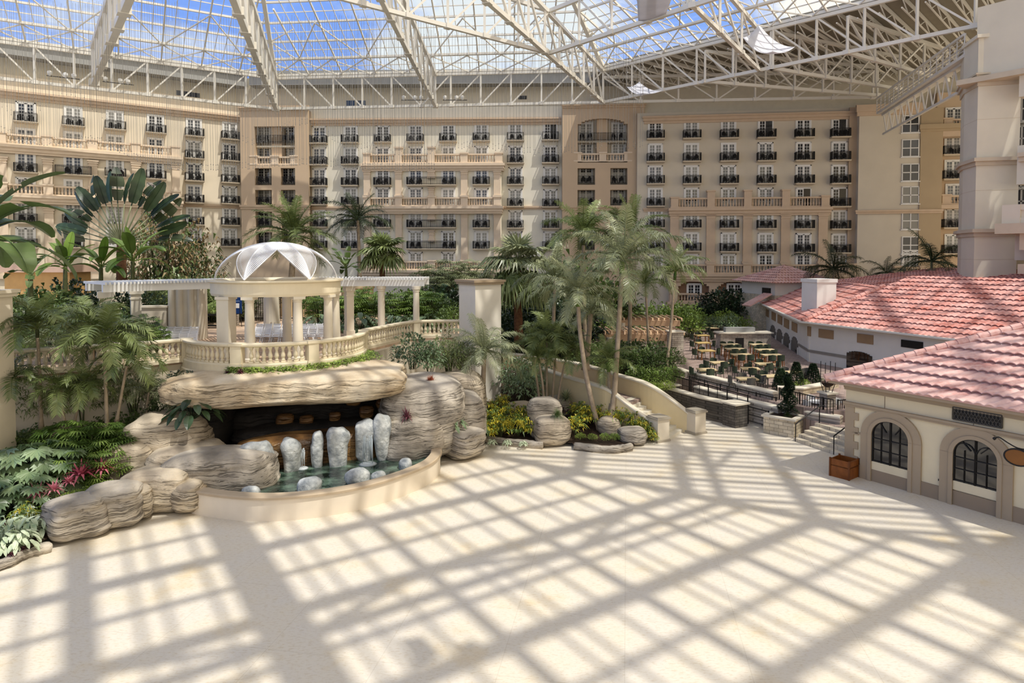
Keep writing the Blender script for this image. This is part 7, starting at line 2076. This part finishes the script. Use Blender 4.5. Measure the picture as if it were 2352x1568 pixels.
plants('lightbush', 'small bright green bush below the pink bromeliads, %s from the left', [(95, 23.6, 0.5, 0.42), (150, 24.2, 0.6, 0.5), (185, 24.6, 0.6, 0.52), (215, 25.1, 0.7, 0.5), (125, 23.9, 0.5, 0.42)], 'small bushes below the bromeliads')
plants('croton', 'yellow croton between bromeliads and pale leafed plants, %s', [(38, 23.2, 0.5, 0.62), (58, 22.9, 0.5, 0.5)], 'yellow crotons at the left')
plants('caladium', 'pale green and white leafed plant by the left kerb, %s from the left', [(8, 22.2, 0.35, 0.95), (48, 22.3, 0.35, 1.0), (82, 22.6, 0.35, 0.85), (28, 21.5, 0.32, 0.8), (-15, 21.3, 0.3, 0.8)], 'pale leafed plants')
plants('maroonrosette', 'small reddish plant in the soil behind the left kerb, %s', [(8, 20.9, 0.3, 0.4), (36, 21.3, 0.3, 0.32), (70, 21.9, 0.3, 0.32)], 'reddish plants by the kerb')
plant('hosta', 'dark broad leafed plant on top of the tall boulder beside the grotto', 437, 28.6, 2.85, 1.0)
plant('darkbush', 'dark bush squeezed between balustrade and grotto slab at the left', 408, 30.6, 3.5, 0.72)
plant('leafy', 'shrub trailing down left of the grotto slab', 372, 30.4, 2.3, 0.85)
plant('feathertree', 'feathery bush low against the terrace wall left of the tall boulder', 322, 30.0, 1.0, 0.95)
plants('leafy', 'leafy shrub under the terrace wall behind slim palms, %s from the left', [(60, 30.2, 0.9, 1.3), (118, 30.4, 0.9, 1.2), (205, 30.6, 0.9, 1.1), (298, 30.6, 1.0, 1.1)], 'shrubs at the foot of the terrace wall')
plants('feathertree', 'feathery shrub between the slim palms and the left balustrade, %s from the left', [(45, 29.6, 2.2, 1.2, 1.2), (180, 30.4, 2.4, 1.2, 1.2), (300, 31.2, 2.6, 1.1, 1.2)], 'feathery shrubs before the left balustrade')
plants('rhapisg', 'pale fan leafed shrub rising over the left balustrade, %s from the left', [(110, 33.0, 4.7, 0.95), (205, 33.8, 4.7, 0.95), (270, 35.0, 4.7, 1.0)], 'pale fan leafed shrubs over the left balustrade')
# ivy over the slab and the plants on the right-hand rocks
iv = MB(); ri = random.Random(4)
for i in range(2600):
    t = ri.random(); a = lerp(-98, 12, t); rr_ = RB + 0.25 + abs(ri.gauss(0, 0.42)) * (0.5 + 0.8 * math.sin(PI * t)); p = gpt(a, rr_)
    zt = 4.66 - 0.35 * max(0, rr_ - RB - 0.5) + ri.uniform(-0.05, 0.12); b = ri.uniform(0, 6.28)
    leaf_into(iv, Vector((p.x, p.y, zt)), Vector((math.cos(b), math.sin(b), ri.uniform(-0.1, 0.8))), ri.uniform(0.1, 0.19), 0.09, 0.4, 0, ri.randrange(2))
o = iv.build('ivy_groundcover', [M['leaf_mid'], M['leaf_light']]); tag(o, 'strip of green creeper along the grotto slab below the curved balustrade', 'ground cover', kind='stuff')
plant('maroonrosette', 'twiggy reddish plant on the slab left of the creeper', 548, 30.2, 4.55, 0.7)
plant('maroonrosette', 'second small reddish plant on the slab far left of the creeper', 518, 30.4, 4.5, 0.55)
t = thing('red_rosette_plant', 'ball of red brown spiky leaves on the right grotto rock', 'plant', (at(990, HZ, Y=33.0).x, 32.6, 3.55))
m = rosette(120, 0.55, 0.06, 5, 1.0, 0.7); m.build('foliage', M['redbrown'], t)
plant('maroonrosette', 'thin reddish plant growing in the rock right of the stream', 932, 30.5, 2.3, 0.9, sz=1.6)
plant('hostag', 'green broad leafed plant hanging on the right rock buttress', 1032, 32.2, 1.55, 0.75)
plants('hostag', 'green leafed plant between rock buttress and crotons, %s', [(1085, 34.2, 0.8, 0.75), (1080, 35.5, 1.6, 0.7)], 'plants beside the buttress')
plants('bluebush', 'bushy shrub above the right rocks, %s from the left', [(945, 36.8, 3.7, 1.25), (985, 36.4, 3.5, 1.1)], 'shrubs above the right rocks')
plants('feathertree', 'feathery shrub left of the tall square pillar, %s', [(1030, 37.5, 3.3, 1.25), (1060, 38.8, 3.0, 1.1)], 'feathery shrubs by the pillar')
# middle bed
CR = [(1112, 34.6, 0.35, 1.0), (1150, 35.0, 0.35, 1.1), (1190, 35.2, 0.35, 1.1), (1222, 35.2, 0.35, 0.95), (1130, 36.0, 0.5, 1.1), (1170, 36.6, 0.6, 1.1), (1210, 36.6, 0.6, 1.05), (1112, 37.4, 0.7, 1.1), (1150, 38.2, 0.8, 1.1)]
plants('croton', 'yellow and green croton left of the drum boulder, %s', CR, 'crotons left of the drum boulder')
plants('croton', 'yellow croton between drum boulder and leaning palms, %s', [(1322, 35.3, 0.4, 0.95), (1350, 36.6, 0.6, 1.0), (1332, 37.4, 0.7, 1.0), (1385, 37.2, 0.6, 0.95), (1408, 36.4, 0.5, 0.95)], 'crotons by the leaning palms')
plants('croton', 'yellow croton spilling along the inner stair wall, %s from the top', [(1422, 37.0, 0.9, 0.8), (1440, 36.4, 0.75, 0.85), (1458, 35.8, 0.55, 0.85), (1475, 35.4, 0.4, 0.8), (1492, 35.1, 0.25, 0.7), (1500, 34.8, 0.1, 0.55)], 'crotons along the stair wall')
plant('tuft', 'dark grass tuft spilling from the drum shaped boulder', 1281, 34.3, 1.5, 1.0)
plants('lightbush', 'tiny pale ground plant at the kerb below the leaning palms, %s', [(1335, 34.6, 0.25, 0.3), (1362, 34.5, 0.25, 0.28), (1392, 34.4, 0.25, 0.32), (1415, 34.4, 0.25, 0.32), (1436, 34.5, 0.25, 0.26)], 'ground plants at the kerb')
plants('caladium', 'small white leafed plant at the left kerb of the middle bed, %s', [(1130, 33.9, 0.2, 0.35), (1165, 33.8, 0.2, 0.35), (1202, 33.7, 0.2, 0.32)], 'white leafed plants at the kerb')
plants('maroonrosette', 'maroon plant among rocks below the stair wall, %s', [(1290, 38.4, 0.8, 0.9), (1308, 38.0, 0.8, 0.8), (1340, 38.6, 0.9, 0.9)], 'maroon plants below the stair wall')
plants('bluebush', 'blue green shrub in the shade below the stair wall, %s', [(1200, 40.5, 1.0, 1.3), (1175, 42.5, 1.2, 1.4), (1230, 43.0, 1.2, 1.3)], 'shrubs below the stair wall')
plant('yucca', 'spiky plant in front of the stair wall beside the clustered stems', 1300, 38.8, 1.4, 0.95)
palm('tall king palm leaning right with the highest crown in the middle', [W(1392, 1002, 36.4), W(1408, 930, 36.6), W(1416, 830, 37.0), W(1424, 700, 37.5), W(1428, 625, 37.8)], 0.17, 'king_grey', 4.0, (3, 6, 7, 5), 20, shaft=0.9, bright=True)
palm('king palm leaning left whose trunk starts beside the taller one', [W(1381, 1000, 36.3), W(1366, 950, 36.3), W(1346, 860, 36.5), W(1332, 760, 36.8), W(1328, 700, 36.9)], 0.15, 'king_grey', 3.2, (3, 5, 6, 4), 21, shaft=0.8, bright=True)
palm('pale trunked palm standing close against the tallest king palm', [W(1398, 1005, 36.6), W(1402, 930, 36.9), W(1398, 850, 37.3)], 0.13, 'king', 2.2, (3, 5, 5, 2), 22, shaft=0.7, bright=True)
palm('grey palm with long hanging fronds in front of the square pillar', [W(1108, 925, 37.0), W(1110, 870, 37.0), W(1112, 820, 37.0)], 0.16, 'king_grey', 2.7, (2, 5, 6, 6), 23, shaft=0.4)
for i, (u0, u1, v1, Y, L) in enumerate(((1240, 1222, 800, 38.6, 2.2), (1256, 1256, 775, 39.2, 2.2), (1268, 1278, 790, 38.9, 2.1), (1280, 1302, 815, 38.7, 1.9), (1250, 1238, 830, 38.0, 1.8))):
    palm('slender stem palm of the cluster behind the drum boulder, %s' % ORD[i], [W(u0, 930, Y), W((u0 * 2 + u1) / 3, 880, Y), W(u1, v1, Y)], 0.075, 'manila' if i % 2 else 'king', L, (2, 4, 4, 3), 30 + i, group='clustered stem palms', shaft=0.3)
palm('slim palm at the right with its trunk leaning over the garden shrubs', [W(1530, 850, 46), W(1540, 760, 46.4), W(1550, 640, 47)], 0.12, 'king', 2.6, (3, 5, 6, 4), 40, shaft=0.7, bright=True)
palm('palm crown behind the tall king palm, upper left of it', [W(1345, 820, 50), W(1342, 700, 50), W(1340, 560, 50)], 0.17, 'king', 4.2, (3, 6, 6, 4), 41, shaft=0.8)
palm('palm rising behind the king palms, upper right', [W(1445, 830, 52), W(1448, 680, 52), W(1450, 545, 52)], 0.17, 'coco', 3.6, (4, 6, 5, 3), 42, shaft=0.7, bright=True)
palm('palm with drooping grey fronds left of the leaning king palm', [W(1268, 800, 46), W(1272, 720, 46), W(1275, 640, 46)], 0.14, 'king_grey', 3.2, (3, 5, 6, 5), 43)
palm('slim dark trunk palm over the pergolas', [W(1490, 800, 50), W(1486, 720, 50), W(1482, 650, 50)], 0.1, 'king', 2.6, (2, 4, 5, 4), 44)
palm('thick trunk palm half hidden between the two king palms', [W(1345, 850, 42), W(1352, 780, 42), W(1356, 720, 42)], 0.2, 'king_grey', 2.4, (2, 4, 5, 5), 45)
palm('tall fan palm with a hanging skirt of leaves right of the square pillar', [W(1192, 800, 50), W(1190, 700, 50), W(1190, 610, 50)], 0.36, 'fan', 3.1, (4, 6, 10, 15), 46, trunk='trunk_brown', flare=1.1)
# garden behind the gazebo
palm('coconut palm standing behind the white petal dome', [W(668, 660, 60), W(672, 600, 60), W(674, 540, 60)], 0.3, 'coco', 4.6, (5, 8, 9, 7), 50)
palm('dark drooping palm before the middle facade', [W(826, 640, 66), W(824, 570, 66), W(822, 505, 66)], 0.2, 'dark', 3.8, (3, 6, 7, 6), 51)
palm('spiky fan palm right of the dark drooping palm', [W(878, 660, 60), W(878, 620, 60), W(878, 580, 60)], 0.28, 'fan_green', 2.5, (5, 8, 10, 8), 52, trunk='trunk_brown', flare=1.1)
def banana(label, u, vb, vt, Y, L, counts, seed, key='banana', r=0.16, group=None):
    return palm(label, [W(u, vb, Y), W(u, (vb + vt) / 2, Y), W(u, vt, Y)], r, key, L, counts, seed, 'banana_plant', group, 'stem', flare=1.1, fl='leaf')
banana('banana plant with one bright upright leaf left of the petal dome', 305, 680, 600, 46, 3.2, (1, 3, 4, 2), 60)
banana('banana plant with pale leaves left of the bright one', 232, 690, 615, 45, 2.6, (2, 3, 3, 2), 61)
banana('banana plant behind the left garden with broad leaves', 150, 680, 612, 46, 2.8, (2, 3, 4, 2), 62)
banana('dark banana plant far left behind the garden shrubs', 70, 700, 630, 40, 2.4, (1, 3, 3, 2), 63, 'banana_dark')
banana('banana plant low in the garden right of the dome', 795, 650, 618, 58, 2.6, (2, 3, 3, 2), 64, 'banana_dark')
banana('great dark banana plant whose leaves enter at the left edge', -75, 900, 560, 24, 4.2, (3, 5, 6, 5), 65, 'banana_big', 0.2)
# traveller's palm: a flat fan of paddle leaves
tb_ = W(280, 660, 52); tr_ = thing('travellers_palm', 'giant fan shaped palm of paddle leaves before the left wing', 'palm', tb_)
top = W(278, 560, 52) - tb_
MB().tube([(0, 0, 0), top * 0.5, top], [0.4, 0.36, 0.3], 10).build('trunk', M['trunk_brown'], tr_, True)
pet = MB(); rt_ = random.Random(8)
PAD = paddle(2.6, 0.85, 0.0, 0.35, 0.02, 3).mesh('leaf_blade', M['leaf_dark']); PAD2 = paddle(2.6, 0.85, 0.0, 0.6, 0.02, 4, 5).mesh('leaf_blade', M['palm_dark'])
NF = 19
for i in range(NF):
    a = math.radians(lerp(172, 8, i / (NF - 1))); le = 2.7 + 0.5 * math.sin(a); dv = Vector((math.cos(a), 0.1 * math.sin(3 * a), math.sin(a)))
    e = top + dv * le
    pet = MB().tube([top + Vector((0, 0, 0.0)), top + dv * le * 0.55, e], [0.1, 0.06, 0.04], 5)
    pt_ = pet.build('leaf_stalk', M['palm_grey'], tr_, True)
    o = link('leaf_blade', PAD if i % 3 else PAD2, pt_, e)
    o.rotation_euler = (Matrix.Rotation(-a, 3, 'Y') @ Matrix.Rotation(rt_.uniform(0.6, 1.1) * (1 if i % 2 else -1) * 0.8 + PI / 2, 3, 'X')).to_euler()
    o.scale = (rt_.uniform(0.95, 1.2),) * 3
# trees behind the left garden
plants('browntree', 'tall brown leafed tree right of the giant fan palm, %s', [(395, 56, 5.0, 3.6, 1.5), (432, 58, 5.0, 3.2, 1.3), (360, 57, 5.5, 3.0, 1.6)], 'brown leafed trees')
plants('feathertree', 'feathery dark green tree behind the white pergola, %s from the left', [(395, 51, 4.5, 2.2), (445, 52, 4.5, 2.4), (490, 53, 4.5, 2.2), (345, 50, 4.5, 2.1), (535, 54, 4.5, 1.9)], 'feathery trees behind the pergola')
plants('darkbush', 'dark shrub behind the white pergola, %s from the left', [(205, 48, 4.7, 2.0), (268, 48, 4.7, 1.9), (330, 47, 4.7, 1.7), (170, 52, 4.7, 2.2), (600, 56, 4.7, 1.6), (745, 56, 4.7, 1.6)], 'dark shrubs behind the pergola')
plants('leafy', 'leafy shrub in the left garden behind the balustrade, %s from the left', [(-5, 36, 4.7, 1.4), (40, 38, 4.7, 1.6), (95, 37, 4.7, 1.5), (150, 39, 4.7, 1.6), (200, 40, 4.7, 1.4), (20, 42, 4.7, 2.1), (75, 43, 4.7, 2.2), (130, 44, 4.7, 2.1)], 'leafy shrubs of the left garden')
plants('dracaena', 'yellow green strap leafed shrub in the left garden, %s from the left', [(125, 40, 4.7, 1.5), (170, 37, 4.7, 1.3), (215, 37.5, 4.7, 1.2), (60, 34.5, 4.7, 1.1), (285, 41, 4.7, 1.2)], 'strap leafed shrubs of the left garden')
plants('lightbush', 'bright green shrub showing between the left garden palms, %s', [(28, 33.5, 4.7, 0.8), (190, 35, 4.7, 0.85), (70, 45, 4.7, 2.0)], 'bright shrubs of the left garden')
plants('rhapis', 'lady palm left of the white chairs on the terrace, %s', [(335, 37.5, 4.7, 0.9), (352, 36.3, 4.7, 0.75), (318, 39, 4.7, 1.0)], 'lady palms by the white chairs')
# terrace planting right of the gazebo
plants('rhapis', 'lady palm in the bed right of the gazebo, %s from the left', [(735, 50, 4.7, 1.4), (800, 49, 4.7, 1.5), (850, 50, 4.7, 1.5), (905, 49, 4.7, 1.4), (945, 50, 4.7, 1.45), (985, 49, 4.7, 1.4)], 'lady palms right of the gazebo')
plants('hostag', 'broad leafed plant along the bed edge right of the gazebo, %s from the left', [(730, 46.8, 4.7, 1.2), (775, 46.6, 4.7, 1.25), (825, 46.6, 4.7, 1.3), (900, 46.4, 4.7, 1.25), (940, 46.6, 4.7, 1.2), (985, 46.8, 4.7, 1.2)], 'broad leafed plants right of the gazebo')
plants('midbush', 'green shrub behind the lady palms right of the gazebo, %s from the left', [(770, 53, 4.7, 1.7), (840, 54, 4.7, 1.8), (910, 54, 4.7, 1.7), (965, 53, 4.7, 1.9), (1010, 50, 4.7, 1.6), (1025, 46.5, 4.7, 1.2)], 'green shrubs right of the gazebo')
plants('darkbush', 'dark tall shrub behind the square pillar, %s from the left', [(1010, 56, 3.0, 2.9), (1050, 55, 2.5, 2.9), (1000, 60, 3.0, 2.6), (1165, 53, 1.75, 2.6), (1215, 54, 1.75, 2.8), (1255, 53, 1.75, 2.5), (1295, 55, 1.75, 2.6), (1330, 56, 1.75, 2.6), (1235, 58, 1.75, 3.4), (1300, 60, 1.75, 3.4)], 'dark shrubs behind the pillar')
plants('rhapisg', 'grey fan leafed palm behind the square pillar, %s from the left', [(990, 62, 5.5, 2.0), (1035, 61, 6.0, 2.0), (1075, 60, 6.0, 1.9), (1115, 61, 5.5, 2.0), (1020, 58, 6.0, 1.5)], 'grey fan palms behind the pillar')
plants('leafy', 'tall leafy tree behind the king palms, %s from the left', [(1290, 64, 1.75, 4.2, 1.2), (1345, 66, 1.75, 4.4, 1.2), (1400, 68, 1.75, 3.6), (1240, 64, 1.75, 3.6, 1.2), (1180, 62, 1.75, 3.4)], 'leafy trees behind the king palms')
# shrubs between stair wall and patio
plants('leafy', 'leafy shrub between the stair wall and the patio, %s', [(1395, 46, 1.75, 1.2), (1425, 46.5, 1.75, 1.2), (1455, 46, 1.75, 1.2), (1485, 46.5, 1.75, 1.2), (1515, 46, 1.75, 1.15), (1540, 47, 1.75, 1.1), (1440, 49, 1.75, 1.4), (1500, 49, 1.75, 1.3), (1360, 48, 1.75, 1.4)], 'shrubs between stairs and patio')
plants('midbush', 'mid green low shrub above the outer stair wall, %s', [(1465, 43.6, 1.5, 0.85), (1495, 43.2, 1.4, 0.85), (1525, 43.6, 1.4, 0.85), (1548, 44.5, 1.4, 0.8)], 'low shrubs above the stair wall')
plants('lightbush', 'light green ground shrub at the top of the outer stair wall, %s', [(1478, 42.2, 1.3, 0.6), (1506, 42.0, 1.2, 0.6), (1535, 42.6, 1.2, 0.6)], 'ground shrubs at the stair wall')
plants('midbush', 'green shrub behind the timber pergolas, %s from the left', [(1390, 60, 1.75, 1.7), (1425, 58.5, 1.75, 1.2), (1470, 60, 1.75, 1.3), (1520, 59, 1.75, 1.2), (1440, 70, 1.75, 2.2), (1500, 71, 1.75, 2.2), (1550, 70, 1.75, 2.3), (1575, 68, 1.75, 2.4)], 'shrubs behind the timber pergolas')
plants('lightbush', 'bright shrub in the far garden beyond the patio, %s from the left', [(1560, 74, 1.5, 2.4), (1600, 77, 1.5, 1.8), (1668, 76, 1.5, 1.9), (1705, 74, 1.5, 1.5), (1585, 70, 1.5, 1.5)], 'bright shrubs beyond the patio')
plants('darkbush', 'dark evergreen in the far garden before the arcade, %s from the left', [(1640, 81, 1.5, 2.6), (1672, 80, 1.5, 2.9), (1700, 80, 1.5, 2.8), (1622, 79, 1.5, 1.9), (1720, 81, 1.5, 2.3)], 'dark evergreens beyond the patio')
plants('bluebush', 'loose pale leafed shrub at the back of the patio, %s', [(1675, 72, 1.5, 1.4), (1610, 74, 1.5, 1.1), (1640, 75, 1.5, 1.1)], 'pale shrubs at the back of the patio')
# shaded trees behind the red roofs
for i, (u, v, Y, L, c, lab) in enumerate(((1915, 618, 74, 4.6, (1, 3, 6, 6), 'dark palm in the shade behind the long red roof'), (2036, 626, 72, 3.2, (1, 2, 4, 5), 'smaller dark palm in the shade in front of the blank wall'), (2140, 600, 66, 4.4, (1, 3, 5, 6), 'dark drooping palm beside the big pillar'))):
    palm(lab, [W(u, 720, Y), W(u, 670, Y), W(u, v, Y)], 0.15, 'dark', L, c, 70 + i)
# topiaries on the patio
def topiary(label, u, v, Y, h, spiral=False, z0=ZP):
    p = at(u, HZ, Y=Y); t = thing('topiary', label, 'plant', (p.x, Y, z0), 0, 'topiaries'); m = MB(); rr = random.Random(int(u))
    for i in range(2600 if spiral else 1500):
        s = rr.random() ** 0.8; a = rr.uniform(0, 6.28); r = (0.52 if spiral else 0.4) * (1 - s) ** 0.75 + 0.05
        if spiral: r *= 0.62 + 0.38 * math.cos(a - s * 17)
        q = Vector((r * math.cos(a), r * math.sin(a), 0.15 + s * (h - 0.2)))
        leaf_into(m, q, Vector((math.cos(a), math.sin(a), rr.uniform(-0.2, 0.9))), 0.17, 0.09, 0.2)
    m.build('foliage', M['leaf_dark'], t); MB().tube([(0, 0, 0), (0, 0, h * 0.9)], [0.04, 0.015], 6).build('stem', M['stem'], t)
topiary('tall spiral topiary in the pale stone planter', 1815, 0, 36.8, 2.4, True, 0.98)
topiary('conical topiary behind the stone wall end, left of three', 1797, 0, 41.0, 1.5)
topiary('conical topiary behind the stone wall end, middle of three', 1833, 0, 42.2, 1.7)
topiary('conical topiary against the white restaurant wall, right of three', 1872, 0, 42.8, 1.5)
plants('lightbush', 'low shrub at the feet of the conical topiaries, %s from the left', [(1805, 40.9, 1.5, 0.45), (1822, 41.2, 1.5, 0.5), (1848, 42.0, 1.5, 0.5), (1890, 42.8, 1.5, 0.45)], 'low shrubs under the topiaries')
plant('tuft', 'grass at the foot of the spiral topiary', 1815, 36.7, 0.95, 0.7)
plant('dracaena', 'leafy plant on the black bench stand behind the gazebo', 492, 48.6, ZTER + 1.05, 0.6)
for o in list(COL.objects):
    if o.type == 'MESH' and o.parent is None and not o.get('category') and not o.get('kind'):
        print('UNTAGGED', o.name)
print('objects', len(COL.objects))
